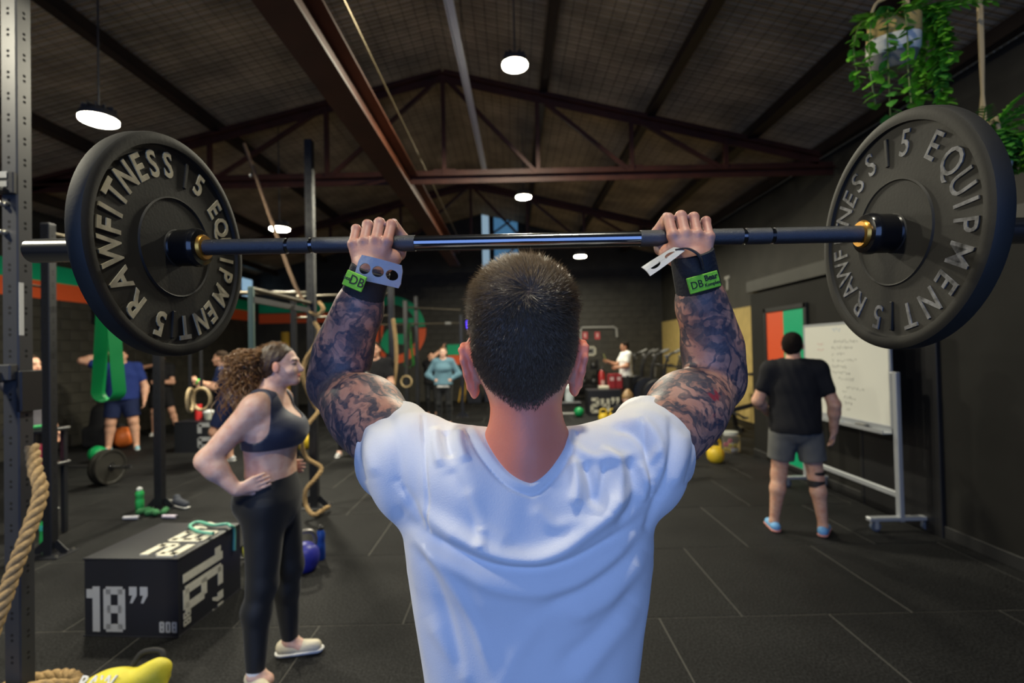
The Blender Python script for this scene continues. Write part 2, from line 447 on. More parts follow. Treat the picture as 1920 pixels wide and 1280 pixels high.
fill.build('floor_mats_edge', M_RUBBER, floor, 'stuff', smooth=0)
# ---- walls
def wall(name, boxes, m=M_WALL):
    w = MB()
    for c, s in boxes: w.box(c, s)
    return w.build(name, m, None, 'structure', smooth=0)
zt = 6.2
wall_left = wall('wall_left', [((XL - 0.1, (YB + YF) / 2, 2.0), (0.2, YB - YF, 4.6))])
wall_back = wall('wall_back', [(((XL + XR) / 2, YB + 0.1, 3.1), (XR - XL + 0.4, 0.2, zt))])
wall_right = wall('wall_right', [((XR + 0.1, (YB + YF) / 2, 2.2), (0.2, YB - YF, 4.6))])
wall_front = wall('wall_front', [((-6.0, YF - 0.1, 3.1), (6.2, 0.2, zt)), ((3.55, YF - 0.1, 3.1), (3.1, 0.2, zt)), ((-0.4, YF - 0.1, 5.0), (5.0, 0.2, 2.4))])
# painted concrete blocks on the back and left walls: each course proud of its recessed joints
BW, BH = 0.397, 0.198
def block_courses(parent, n_single, to_world, u0, u1, z1, skip=lambda u, z: False, key=lambda u, z: 0):
    cells = []
    for r in range(int(z1 / BH)):
        z = r * BH; sh = 0 if r % 2 == 0 else BW / 2; u = u0 - sh
        while u < u1 - 0.03:
            a, b = max(u, u0), min(u + BW, u1)
            if b - a > 0.06 and not skip((a + b) / 2, z): cells.append((a, b, z))
            u += BW
    full = sorted([c for c in cells if abs(c[1] - c[0] - BW) < 1e-4], key=lambda c: key((c[0] + c[1]) / 2, c[2]))[:n_single]
    fs = set(full); me = None
    for a, b, z in full:
        if me is None:
            o = MB().box((0, 0, 0), to_world(BW - 0.012, 0.024, BH - 0.012, True), None, 0.004).build('concrete_block', M_WALL, parent, smooth=0); me = o.data
        else:
            o = bpy.data.objects.new('concrete_block', me); COL.objects.link(o); o.parent = parent
        o.location = Vector(to_world((a + b) / 2, rnd.uniform(-0.002, 0.002), z + BH / 2, False))
    rest = MB()
    for a, b, z in cells:
        if (a, b, z) not in fs: rest.box(to_world((a + b) / 2, 0, z + BH / 2, False), to_world(b - a - 0.012, 0.024, BH - 0.012, True))
    if rest.f: rest.build('concrete_blocks', M_WALL, parent, 'stuff', smooth=0)
def tw_back(u, d, z, size): return (u, d, z) if size else (u, YB - 0.002 + d, z)
def tw_left(u, d, z, size): return (d, u, z) if size else (XL + 0.002 + d, u, z)
block_courses(wall_back, 290, tw_back, XL + 0.1, XR - 0.1, 4.3, key=lambda u, z: abs(u + 1.0) + abs(z - 2.6) * 2.2)
block_courses(wall_left, 290, tw_left, 5.0, YB - 0.1, 4.0, key=lambda u, z: abs(u - 9.5) + abs(z - 2) * 2)
# boxed-in rooms along the right side
PX = 3.53; PY1 = 7.35; PH = 2.36
part = MB(); part.box(((PX + XR) / 2, (PY1 + YF) / 2, PH / 2), (XR - PX, PY1 - YF, PH), None, 0.004)
wall_partition = part.build('wall_partition', M_PART, None, 'structure', smooth=0)
cap = MB().box(((PX + XR) / 2 - 0.015, (PY1 + YF) / 2 + 0.01, PH + 0.105), (XR - PX + 0.05, PY1 - YF + 0.05, 0.17), None, 0.006)
cap.build('trim_1', mat('trim_dark_board', (0.034, 0.033, 0.027), 0.6, var=(5, 0.2)), None, 'structure', smooth=0)
MB().box((PX - 0.008, (PY1 + YF) / 2, 0.05), (0.016, PY1 - YF, 0.10), None, 0.004).build('baseboard_right', mat('black_skirting', (0.012, 0.012, 0.012), 0.6), None, 'structure', smooth=0)
# dark panel and frame on the partition behind the whiteboard stand
dr = shell('dark_panel_1', (PX, 4.60, 0)); MD = mat('black_panel_paint', (0.010, 0.010, 0.011), 0.45)
MB().box((PX - 0.012, 4.60, 1.03), (0.03, 0.86, 2.06), None, 0.004).build('panel_leaf', MD, dr, smooth=0)
fr = MB()
for yy in (4.145, 5.055): fr.box((PX - 0.014, yy, 1.05), (0.036, 0.05, 2.12), None, 0.004)
fr.box((PX - 0.014, 4.60, 2.085), (0.036, 0.96, 0.05), None, 0.004); fr.build('panel_frame', MD, dr, smooth=0)
# ---- roof: corrugated sheet on two slopes, wire netting, purlins, trusses
def roof_mat():
    m = mat('corrugated_roof_sheet', (0.44, 0.335, 0.205), 0.6, metal=0.0, spec=0.4, var=(1.6, 0.45), bump=(30, 0.15)); return m
MR = roof_mat()
NY = int((YB - YF) / 0.076 * 6)
ys = np.linspace(YF - 0.1, YB + 0.1, NY); wv = 0.010 * np.sin(ys / 0.076 * 2 * np.pi)
vs = []; xs = (XL - 0.15, RX, XR + 0.15)
for x in xs:
    for y, w in zip(ys, wv): vs.append((x, y, roof_z(x) + 0.10 + w))
vs = np.array(vs); i = np.arange(NY - 1)
F = np.concatenate([np.stack([c * NY + i, (c + 1) * NY + i, (c + 1) * NY + i + 1, c * NY + i + 1], 1) for c in (0, 1)])
ceiling = np_mesh('ceiling', vs, F, MR, None, 'structure')
net = MB()
def quadstrip(a, b, w):
    a = Vector(a); b = Vector(b); d = (b - a).normalized(); s = d.cross(Vector((0, 0, 1))).normalized() * w / 2; u = Vector((0, 0, 0.0015))
    net.add([a - s, a + s, a + u, b - s, b + s, b + u], [(0, 1, 4, 3), (1, 2, 5, 4), (2, 0, 3, 5)])
y = YF
while y < YB:
    quadstrip((XL, y, roof_z(XL) + 0.075), (RX, y, roof_z(RX) + 0.075), 0.006); quadstrip((RX, y, roof_z(RX) + 0.075), (XR, y, roof_z(XR) + 0.075), 0.006); y += 0.15
x = XL + 0.1
while x < XR:
    quadstrip((x, YF, roof_z(x) + 0.075), (x, YB, roof_z(x) + 0.075), 0.006); x += 0.15
net.build('roof_netting', mat('dark_wire', (0.018, 0.014, 0.011), 0.6, 0.3), None, 'structure', smooth=0)
net.v = []
def steel(name, bars, parent, m=M_STEEL):
    b = MB()
    for a, c, w, t in bars: b.bar(a, c, w, t, (0, 1, 0) if abs(c[1] - a[1]) < 0.5 else (0, 0, 1), 0.004)
    return b.build(name, m, parent, smooth=0)
roof_frame = shell('roof_frame', (0, 0, 0))
for k, x in enumerate((-7.6, -6.0, -4.35, -2.55, 0.55, 2.15, 3.65, 4.7)):
    b = MB(); z = roof_z(x) - 0.02
    w = 0.07 if k not in (3, 6) else 0.12
    b.box((x, (YB + YF) / 2, z - 0.03), (w, YB - YF, 0.16)); b.box((x, (YB + YF) / 2, z - 0.105), (w + 0.05, YB - YF, 0.012))
    b.build('purlin', mat('dark_purlin_steel', (0.028, 0.016, 0.011), 0.55, var=(4, 0.3)), roof_frame, smooth=0)
ZC = 4.22
def truss(Y):
    t = shell('roof_truss', (0, Y, ZC))
    xl, xr = -8.25, 4.85
    yy = Y
    def top(x): return (x, yy, roof_z(x) - 0.20)
    # chords as angle pairs: web plate plus flange
    def chord(name, a, b_):
        m = MB(); a = Vector(a); b_ = Vector(b_); M = frame(b_ - a, (0, 1, 0)); L = (b_ - a).length; c = (a + b_) / 2
        m.box(c, (0.20, 0.016, L), frame(b_ - a, (0, 0, 1)) @ Matrix.Rotation(math.pi / 2, 3, 'Z') if False else frame(b_ - a, (0, 1, 0)))
        m.box(c + Vector((0, 0, 0)), (0.012, 0.19, L), frame(b_ - a, (0, 1, 0)))
        return m.build(name, M_STEEL, t, smooth=0)
    chord('top_chord', top(xl + 0.3), top(RX)); chord('top_chord', top(RX), top(xr - 0.2))
    chord('bottom_chord', (xl, yy, ZC), (xr, yy, ZC))
    nodes = [xl + 0.3 + i * (RX - xl - 0.3) / 4 for i in range(5)] + [RX + i * (xr - 0.2 - RX) / 4 for i in range(1, 5)]
    for i, x in enumerate(nodes):
        if 0 < i < 8 and roof_z(x) - 0.2 - ZC > 0.25:
            m = MB(); m.bar((x, yy, ZC), top(x), 0.06, 0.06, (0, 1, 0)); m.build('web_member', M_STEEL, t, smooth=0)
    for i in range(1, 8):
        a = nodes[i]; b_ = nodes[i + 1] if i < 4 else nodes[i - 1]
        if i == 4: continue
        x_hi = nodes[i + 1] if i < 4 else nodes[i - 1]
        if roof_z(x_hi) - 0.2 - ZC < 0.3: continue
        m = MB(); m.bar((a, yy, ZC), top(x_hi), 0.055, 0.055, (0, 1, 0)); m.build('web_member', M_STEEL, t, smooth=0)
    for x in (nodes[2], nodes[4], nodes[6]):
        m = MB(); m.box((x, yy, ZC + 0.02), (0.34, 0.012, 0.2)); m.build('gusset_plate', M_STEEL, t, smooth=0)
for Y in (2.45, 7.4, 12.35): truss(Y)
# heavy crane-rail beam along the hall (I section), with its tie rod beside it
bm_ = shell('roof_beam', (-1.55, 7, 4.1)); b = MB(); zc = 4.06; xb = -1.47
b.box((xb, 5.2, zc), (0.02, 16.0, 0.34)); b.box((xb, 5.2, zc + 0.17), (0.27, 16.0, 0.022)); b.box((xb, 5.2, zc - 0.17), (0.27, 16.0, 0.022))
b.build('steel_web', mat('beam_red_brown', (0.085, 0.026, 0.012), 0.5, var=(3, 0.3)), bm_, smooth=0)
MB().tube([(-1.27, 1.0, 4.42), (-1.22, 13.2, 4.30)], 0.012, 8).build('tie_rod', mat('zinc_rod', (0.25, 0.20, 0.12), 0.4, 0.7), bm_)
# conduit tray hung along the ridge; its white stands in for reflected daylight
tr = shell('trim_2', (-0.5, 6, 4.9)); b = MB()
b.bar((-0.62, 2.2, 4.98), (-0.46, 9.3, 4.93), 0.10, 0.012, (1, 0, 0)); b.bar((-0.57, 2.2, 4.95), (-0.41, 9.3, 4.90), 0.012, 0.07, (1, 0, 0))
b.build('conduit_tray', mat('daylit_white_sheet', (0.85, 0.86, 0.9), 0.45, 0.0), tr, smooth=0)
hg = MB()
for y in (3, 6, 9): hg.cyl((-0.53, y, 4.98), (-0.53, y, roof_z(-0.53) + 0.05), 0.006, n=6)
hg.build('hanger_rod', MATS['zinc_rod'], tr)
# ---- windows
M_GLASS = mat('frosted_daylight_glass', (0.5, 0.65, 0.75), 0.4, emit=((0.42, 0.68, 0.9), 0.55))
M_GLASS2 = mat('blue_daylight_glass', (0.1, 0.25, 0.4), 0.4, emit=((0.07, 0.20, 0.36), 0.6))
M_FRAME = mat('black_window_frame', (0.012, 0.012, 0.012), 0.5)
def window(name, c, w, h_, axis, panes, mats_, bar=0.05, braces=False):
    """axis 'x' = in the back wall (width along x), 'y' = in the left wall (width along y)"""
    t = shell(name, c); ux = Vector((1, 0, 0)) if axis == 'x' else Vector((0, 1, 0)); n = Vector((0, -1, 0)) if axis == 'x' else Vector((1, 0, 0)); c = Vector(c)
    def bx(mb, u, z, su, sz, d0, d1):
        cc = c + ux * u + Vector((0, 0, z)) + n * (d0 + d1) / 2; sx = (su, d1 - d0, sz) if axis == 'x' else (d1 - d0, su, sz); mb.box(cc, sx)
    fr = MB()
    bx(fr, -w / 2, 0, bar, h_ + bar, 0, 0.07); bx(fr, w / 2, 0, bar, h_ + bar, 0, 0.07); bx(fr, 0, h_ / 2, w, bar, 0, 0.07); bx(fr, 0, -h_ / 2, w, bar, 0, 0.07)
    for i in range(1, panes): bx(fr, -w / 2 + i * w / panes, 0, bar, h_, 0, 0.07)
    f = fr.build('window_frame', M_FRAME, t, smooth=0)
    for i in range(panes):
        p = MB(); bx(p, -w / 2 + (i + 0.5) * w / panes, 0, w / panes - bar * 0.6, h_ - bar * 0.6, 0.012, 0.03); p.build('pane', mats_[i % len(mats_)], t, smooth=0)
    return t
window('window_1', (XL + 0.016, 15.55, 3.74), 0.75, 0.62, 'y', 1, [M_GLASS])
window('window_2', (XL + 0.016, 10.3, 2.52), 0.9, 0.34, 'y', 1, [mat('pale_daylight_glass', (0.5, 0.55, 0.6), 0.4, emit=((0.50, 0.58, 0.66), 0.55))])
window('window_3', (-0.78, YB - 0.016, 5.15), 0.28, 2.3, 'x', 1, [mat('bright_daylight_glass', (0.5, 0.6, 0.7), 0.4, emit=((0.35, 0.52, 0.66), 0.6))])
window('window_4', (-0.12, YB - 0.016, 5.15), 0.82, 2.3, 'x', 1, [M_GLASS2])
b = MB(); b.bar((-0.9, YB - 0.12, 4.05), (0.35, YB - 0.12, 5.05), 0.05, 0.05, (0, 1, 0)); b.bar((-0.9, YB - 0.12, 5.15), (0.35, YB - 0.12, 6.0), 0.05, 0.05, (0, 1, 0)); b.build('trim_3', M_STEEL, None, 'structure', smooth=0)
# ---- painted stripes (flat paint on the block walls) and the round mural
M_GREEN = mat('mural_green_paint', (0.0, 0.45, 0.20), 0.5); M_ORANGE = mat('mural_orange_paint', (0.92, 0.13, 0.03), 0.5)
def stripe(c, s, m, label, parts=None):
    o = MB().box(c, s).build('painted_stripe', m, None, smooth=0); return tag(o, label, 'stripe')
xs_ = XL + 0.018
stripe((xs_ + 0.001, 11.2, 3.18), (0.004, 9.8, 0.31), M_GREEN, 'long green stripe painted high on the left block wall')
stripe((xs_ + 0.001, 11.2, 2.87), (0.004, 9.8, 0.31), M_ORANGE, 'long orange stripe painted on the left block wall beneath a green one')
yb_ = YB - 0.0165
stripe((-6.95, yb_, 3.13), (2.5, 0.004, 0.29), M_GREEN, 'short green stripe on the back wall between the corner and the round mural')
stripe((-6.72, yb_ - 0.003, 2.80), (2.95, 0.004, 0.31), M_ORANGE, 'short orange stripe on the back wall running up to the round mural')
stripe((-1.62, yb_, 1.66), (0.98, 0.004, 0.34), M_GREEN, 'green stripe low on the back wall behind the woman in the blue sweater')
stripe((-1.62, yb_, 1.33), (0.98, 0.004, 0.30), M_ORANGE, 'orange stripe low on the back wall under the small green stripe')
mur = tag(thing('wall_mural', 'round green and orange painted wall logo behind the pull-up rig', 'mural', (-3.7, yb_, 2.35)), None)
mc = at(745, 618, YB); s_ = YB / FPX
def mpx(px, py): p = at(px, py, YB); return (p.x, p.z)
MY = Matrix(((1, 0, 0), (0, 0, -1), (0, 1, 0))).transposed()
MYm = Matrix(((1, 0, 0), (0, 0, 1), (0, -1, 0))).transposed()
def flat(name, pts, m, d=0.004):
    pp = [mpx(*p) for p in pts]; k = MB(); n = len(pp)
    vs = [(x, yb_ + 0.002, z) for x, z in pp] + [(x, yb_ - d, z) for x, z in pp]
    k.add(vs, [tuple(range(n)), tuple(range(n, 2 * n))[::-1]] + [(i, (i + 1) % n, n + (i + 1) % n, n + i) for i in range(n)])
    return k.build(name, m, mur, smooth=0)
def arc(name, a0, a1, r0, r1, m):
    pts = []
    for i in range(25): t = R(a0 + (a1 - a0) * i / 24); pts.append((735 + r1 * math.cos(t), 618 - r1 * math.sin(t)))
    for i in range(25): t = R(a1 + (a0 - a1) * i / 24); pts.append((735 + r0 * math.cos(t), 618 - r0 * math.sin(t)))
    flat(name, pts, m)
arc('ring_band', 6, 140, 47, 63, M_GREEN); arc('ring_band', -88, 3, 49, 64, M_ORANGE)
flat('letter', [(690, 599), (710, 597), (710, 672), (700, 672), (690, 655), (690, 630), (702, 629), (702, 618), (690, 618)], M_ORANGE)
flat('letter', [(714, 608), (720, 609), (717, 634), (714, 640)], M_ORANGE); flat('letter', [(714, 655), (724, 664), (722, 672), (714, 670)], M_ORANGE)
flat('letter', [(727, 617), (730, 617), (730, 662), (725, 662), (714, 648), (715, 634)], M_GREEN)
flat('letter', [(737, 597), (776, 596), (776, 611), (770, 611), (770, 605), (737, 605)], M_GREEN)
flat('letter', [(742, 626), (758, 626), (758, 645), (748, 645), (742, 638)], M_GREEN)
# ================================================================ high-bay lamps
M_LENS = mat('lamp_lens', (1, 0.97, 0.85), 0.4, emit=((1.0, 0.94, 0.74), 45.0)); M_LBODY = mat('lamp_housing', (0.12, 0.12, 0.12), 0.4, 0.6)
LLAB = ['round high-bay lamp glowing above the lifter, largest and topmost of the lit lamps', 'round high-bay lamp seen just above the middle of the barbell', 'small round high-bay lamp far off, low beside the lifter\'s hair', 'round high-bay lamp on the left, above the barbell next to the tall rig post', 'round high-bay lamp at upper left above the left weight plate', 'round high-bay lamp over the lifter, outside the picture', 'round high-bay lamp near the squat rack, outside the picture']
for (x, y, z, r), lab in zip(LAMPS, LLAB):
    t = thing('high_bay_lamp', lab, 'lamp', (x, y, z), 'high-bay lamps under the roof')
    MB().lathe([(r * 0.45, 0.10), (r * 0.9, 0.055), (r, 0.03), (r, 0.0), (r * 0.94, -0.006)], (x, y, z), n=32).build('housing', M_LBODY, t)
    MB().lathe([(r * 0.98, -0.002), (r * 0.97, -0.022), (r * 0.9, -0.028), (r * 0.6, -0.032), (0.0005, -0.033)], (x, y, z), n=32).build('lens', M_LENS, t)
    f = MB()
    for i in range(12):
        a = 2 * math.pi * i / 12; f.box((x + math.cos(a) * r * 0.5, y + math.sin(a) * r * 0.5, z + 0.085), (r * 0.7, 0.006, 0.05), rotm(0, 0, a))
    f.build('heat_sink', M_LBODY, t, smooth=0)
    MB().tube([(x, y, z + 0.1), (x, y, roof_z(x) + 0.05)], 0.008, 8).build('suspension_rod', M_LBODY, t)
# ================================================================ the lifter (seen from behind, bar at head height)
def skin_mat(name, base, ink=False, rough=0.5):
    m = mat(name, base, rough, spec=0.4, sss=0.12)
    nt = m.node_tree; N = nt.nodes; L = nt.links; b = N['Principled BSDF']
    gi = N.new('ShaderNodeTexCoord'); P = gi.outputs['Object']
    def noise_(sc, det=4, dis=0.0, vec=P):
        n = N.new('ShaderNodeTexNoise'); n.inputs['Scale'].default_value = sc; n.inputs['Detail'].default_value = det; n.inputs['Distortion'].default_value = dis; L.new(vec, n.inputs['Vector']); return n.outputs['Fac']
    def ramp(f, a, b_, lo=0.0, hi=1.0):
        r = N.new('ShaderNodeMapRange'); r.inputs[1].default_value = a; r.inputs[2].default_value = b_; r.inputs[3].default_value = lo; r.inputs[4].default_value = hi; r.interpolation_type = 'SMOOTHSTEP'; L.new(f, r.inputs[0]); return r.outputs[0]
    def math_(op, a, b_):
        r = N.new('ShaderNodeMath'); r.operation = op; r.use_clamp = True
        for i, v in enumerate((a, b_)):
            if isinstance(v, (int, float)): r.inputs[i].default_value = v
            else: L.new(v, r.inputs[i])
        return r.outputs[0]
    def mix(f, a, b_):
        x = N.new('ShaderNodeMix'); x.data_type = 'RGBA'; L.new(f, x.inputs[0]) if not isinstance(f, float) else setattr(x.inputs[0], 'default_value', f)
        for i, v in ((6, a), (7, b_)):
            if isinstance(v, tuple): x.inputs[i].default_value = (*v, 1)
            else: L.new(v, x.inputs[i])
        return x.outputs[2]
    col = mix(ramp(noise_(26, 5), 0.3, 0.75), base, (base[0] * 0.86, base[1] * 0.72, base[2] * 0.68))
    def attr(nm):
        a = N.new('ShaderNodeAttribute'); a.attribute_name = nm; return a.outputs['Fac']
    col = mix(attr('flush'), col, (0.86, 0.23, 0.13))
    if ink:
        # tattoo sleeves: dark shapes, swirled shading and fine line work
        big = ramp(noise_(9.5, 3, 1.8), 0.47, 0.60); med = ramp(noise_(21, 3, 2.6), 0.50, 0.62); fine = noise_(30, 2, 4.0)
        ln = N.new('ShaderNodeTexWave'); ln.wave_type = 'BANDS'; ln.bands_direction = 'DIAGONAL'; ln.inputs['Scale'].default_value = 9; ln.inputs['Distortion'].default_value = 14; ln.inputs['Detail'].default_value = 2.5; ln.inputs['Detail Scale'].default_value = 2.2; L.new(P, ln.inputs['Vector'])
        lines = ramp(ln.outputs['Fac'], 0.62, 0.95)
        d = math_('ADD', math_('MULTIPLY', big, 0.62), math_('MULTIPLY', med, 0.40)); d = math_('ADD', d, math_('MULTIPLY', lines, 0.55)); d = math_('ADD', d, 0.26)
        red = math_('MULTIPLY', ramp(noise_(11, 2, 1.0), 0.60, 0.68), attr('red_ink'))
        inkc = mix(ramp(fine, 0.35, 0.65), (0.022, 0.034, 0.055), (0.055, 0.060, 0.075))
        f = math_('MULTIPLY', math_('MULTIPLY', d, attr('ink')), 0.93)
        col = mix(f, col, inkc); col = mix(red, col, (0.28, 0.035, 0.045))
    col = mix(attr('scalp'), col, (0.022, 0.016, 0.012))
    col = mix(attr('nail'), col, (0.62, 0.38, 0.33))
    L.new(col, b.inputs['Base Color'])
    bp = N.new('ShaderNodeBump'); bp.inputs['Strength'].default_value = 0.25; bp.inputs['Distance'].default_value = 0.0015; L.new(noise_(220, 3), bp.inputs['Height']); L.new(bp.outputs[0], b.inputs['Normal'])
    return m
BAR_A = Vector((-0.685, 1.033, 1.856)); BAR_B = Vector((0.736, 0.964, 1.838)); BU = (BAR_B - BAR_A).normalized()
def on_bar(x): return BAR_A + BU * ((x - BAR_A.x) / BU.x)
LX = 0.020
lifter = thing('person', 'man in a white v-neck t-shirt seen from behind pressing a loaded barbell', 'person', (LX, 0.84, 0))
M_SKIN_L = skin_mat('tanned_tattooed_skin', (0.60, 0.31, 0.21), True)
# joints
SHL, SHR = Vector((-0.165, 0.83, 1.456)), Vector((0.205, 0.82, 1.458))
ELL_, ELR = at(630, 722, 1.06), at(1342, 716, 1.03)
HL, HR = on_bar(at(703, 455, 1.01).x), on_bar(at(1287, 445, 0.98).x)
WRL, WRR = HL + Vector((-0.004, -0.028, -0.062)), HR + Vector((0.004, -0.028, -0.060))
def hand(sd, c, t, wr, k=0.006, sc=1.0):
    """a fist closed round a bar at c; t = unit vector along the bar towards the thumb"""
    t = Vector(t).normalized(); up = Vector((0, 0, 1)); up = (up - t * up.dot(t)).normalized(); bk = up.cross(t) if up.cross(t).y < 0 else t.cross(up)
    def q(a, u, b): return c + (t * a + up * u + bk * b) * sc
    tips = {}
    for nm, a, dl, r in (('index', 0.0355, 0.0, 0.0100), ('middle', 0.0120, 0.004, 0.0104), ('ring', -0.0118, 0.001, 0.0098), ('little', -0.0345, -0.007, 0.0088)):
        mcp = q(a * 0.98, -0.003 + dl * 0.6, 0.034); pip = q(a * 1.03, 0.036 + dl, 0.011); dip = q(a * 1.0, 0.027 + dl, -0.018); tip = q(a * 0.97, 0.003 + dl, -0.031); end = q(a * 0.95, -0.010 + dl * 0.5, -0.027)
        sd.cone(wr + (t * a * 0.42) * sc + Vector((0, -0.004, 0.008)), mcp, 0.0150 * sc, 0.0108 * sc, 0.008)
        sd.cone(mcp, pip, r * 1.04 * sc, r * 0.98 * sc, 0.0025); sd.cone(pip, dip, r * 0.98 * sc, r * 0.90 * sc, 0.003); sd.cone(dip, tip, r * 0.9 * sc, r * 0.82 * sc, 0.003); sd.cone(tip, end, r * 0.82 * sc, r * 0.66 * sc, 0.003)
        sd.ell(mcp + bk * 0.001, [r * 1.16 * sc] * 3, None, 0.003); sd.ell(pip, [r * 1.06 * sc] * 3, None, 0.004); tips[nm] = end
    sd.cone(q(-0.012, -0.026, 0.024), q(0.012, -0.022, 0.026), 0.019 * sc, 0.019 * sc, 0.014)
    sd.chain([wr + t * 0.012 * sc, q(0.036, -0.034, 0.014), q(0.046, -0.019, -0.012)], [0.017 * sc, 0.0165 * sc, 0.0125 * sc], 0.012)
    sd.chain([q(0.046, -0.019, -0.012), q(0.051, 0.016, -0.029), q(0.034, 0.047, -0.014)], [0.0125 * sc, 0.0112 * sc, 0.0082 * sc], 0.004)
    tips['thumb'] = q(0.031, 0.051, -0.010)
    return tips
LH = SDF()                                   # torso under the shirt
LH.cone((LX, 0.835, 1.02), (LX, 0.83, 1.275), 0.168, 0.200, 0.03, sc=(1, 0.60, 1))
LH.ell((LX, 0.80, 1.36), (0.185, 0.095, 0.115), None, 0.05)
LH.cone((LX - 0.10, 0.80, 1.418), (LX + 0.10, 0.80, 1.418), 0.070, 0.070, 0.04)
for S in (SHL, SHR): LH.cone((LX + (S.x - LX) * 0.45, 0.805, 1.422), S, 0.070, 0.066, 0.04)
NT = len(LH.p)
B_ = SDF(); B_.p = list(LH.p)
B_ = B_.clone(-0.022); B_.p = [tuple(list(p)) for p in B_.p]
# neck and head
HC = Vector((LX - 0.002, 0.785, 1.655))
B_.cone((LX, 0.812, 1.40), (LX - 0.001, 0.797, 1.60), 0.054, 0.054, 0.03); B_.cone((LX, 0.765, 1.43), (LX, 0.768, 1.56), 0.046, 0.045, 0.03); B_.cone((LX, 0.795, 1.40), (LX, 0.775, 1.47), 0.046, 0.048, 0.03)
for sx in (-1, 1): B_.cone((LX + sx * 0.015, 0.775, 1.52), (LX + sx * 0.06, 0.797, 1.425), 0.024, 0.034, 0.03)
B_.ell(HC + Vector((0, 0.002, 0.012)), (0.0795, 0.099, 0.096), None, 0.02); B_.ell(HC + Vector((0, -0.002, 0.030)), (0.074, 0.088, 0.072), None, 0.02); B_.ell(HC + Vector((0, -0.006, -0.035)), (0.0745, 0.080, 0.075), None, 0.03)
B_.ell(HC + Vector((0, 0.055, -0.065)), (0.058, 0.050, 0.062), None, 0.03); B_.ell(HC + Vector((0, 0.085, -0.108)), (0.030, 0.024, 0.022), None, 0.025)
B_.chain([HC + Vector((0, 0.099, -0.008)), HC + Vector((0, 0.122, -0.048))], [0.009, 0.013], 0.012)
for sx in (-1, 1):
    B_.ell(HC + Vector((sx * 0.034, 0.088, -0.012)), (0.016, 0.012, 0.011), None, 0.008, 's'); B_.ell(HC + Vector((sx * 0.033, 0.080, -0.012)), (0.012, 0.012, 0.012), None, 0.003)
    B_.ell(HC + Vector((sx * 0.012, 0.108, -0.054)), (0.008, 0.012, 0.008), None, 0.006)
    B_.cone(HC + Vector((sx * 0.018, 0.094, 0.012)), HC + Vector((sx * 0.048, 0.080, 0.010)), 0.008, 0.006, 0.012)
    # ear: helix rim, bowl and lobe
    E0 = HC + Vector((sx * 0.0755, 0.004, -0.055))
    B_.cone(E0 + Vector((sx * 0.003, 0.0, -0.026)), E0 + Vector((sx * 0.012, -0.003, 0.026)), 0.013, 0.017, 0.012, sc=(0.45, 1, 1))
    rim = [E0 + Vector((sx * d, y, z)) for d, y, z in ((0.003, 0.006, -0.036), (0.009, -0.010, -0.028), (0.014, -0.019, -0.008), (0.019, -0.021, 0.014), (0.0215, -0.014, 0.031), (0.020, 0.002, 0.038), (0.014, 0.016, 0.031), (0.008, 0.018, 0.018))]
    B_.chain(rim, [0.0068, 0.0058, 0.0048, 0.0046, 0.0048, 0.0046, 0.0042, 0.004], 0.004)
    B_.ell(E0 + Vector((sx * 0.004, 0.0, -0.036)), (0.006, 0.010, 0.011), None, 0.006)
B_.ell(HC + Vector((0, 0.104, -0.083)), (0.025, 0.010, 0.0035), None, 0.004, 's')
# arms and hands
HANDS = []
for S, E, Wr, Hc, tsg in ((SHL, ELL_, WRL, HL, 1), (SHR, ELR, WRR, HR, -1)):
    d = (E - S); fa = (Wr - E)
    side = Vector((-tsg, 0, 0))
    B_.cone(S, S + d * 0.5, 0.056, 0.058, 0.03); B_.cone(S + d * 0.5, E, 0.059, 0.050, 0.03)
    B_.ell(S + d * 0.58 + Vector((0, 0.0, 0.008)), (0.058, 0.058, 0.056), None, 0.04)
    B_.cone(S + d * 0.35 + Vector((0, -0.012, -0.020)), S + d * 0.8 + Vector((0, -0.01, -0.014)), 0.050, 0.042, 0.04)
    B_.cone(E, E + fa * 0.30 + side * 0.004, 0.050, 0.053, 0.035); B_.cone(E + fa * 0.30 + side * 0.004, E + fa * 0.68, 0.053, 0.043, 0.03)
    B_.cone(E + fa * 0.68, Wr, 0.043, 0.030, 0.03, sc=None)
    B_.cone(E + fa * 0.12 + side * 0.012, E + fa * 0.5 + side * 0.010, 0.040, 0.040, 0.03)
    B_.cone(Wr + fa.normalized() * -0.02, Wr + Vector((0, 0, 0.012)), 0.031, 0.029, 0.02)
    HANDS.append(hand(B_, Hc, BU * tsg, Wr))
B_.plane((0, 0, 1.02), (0, 0, -1))
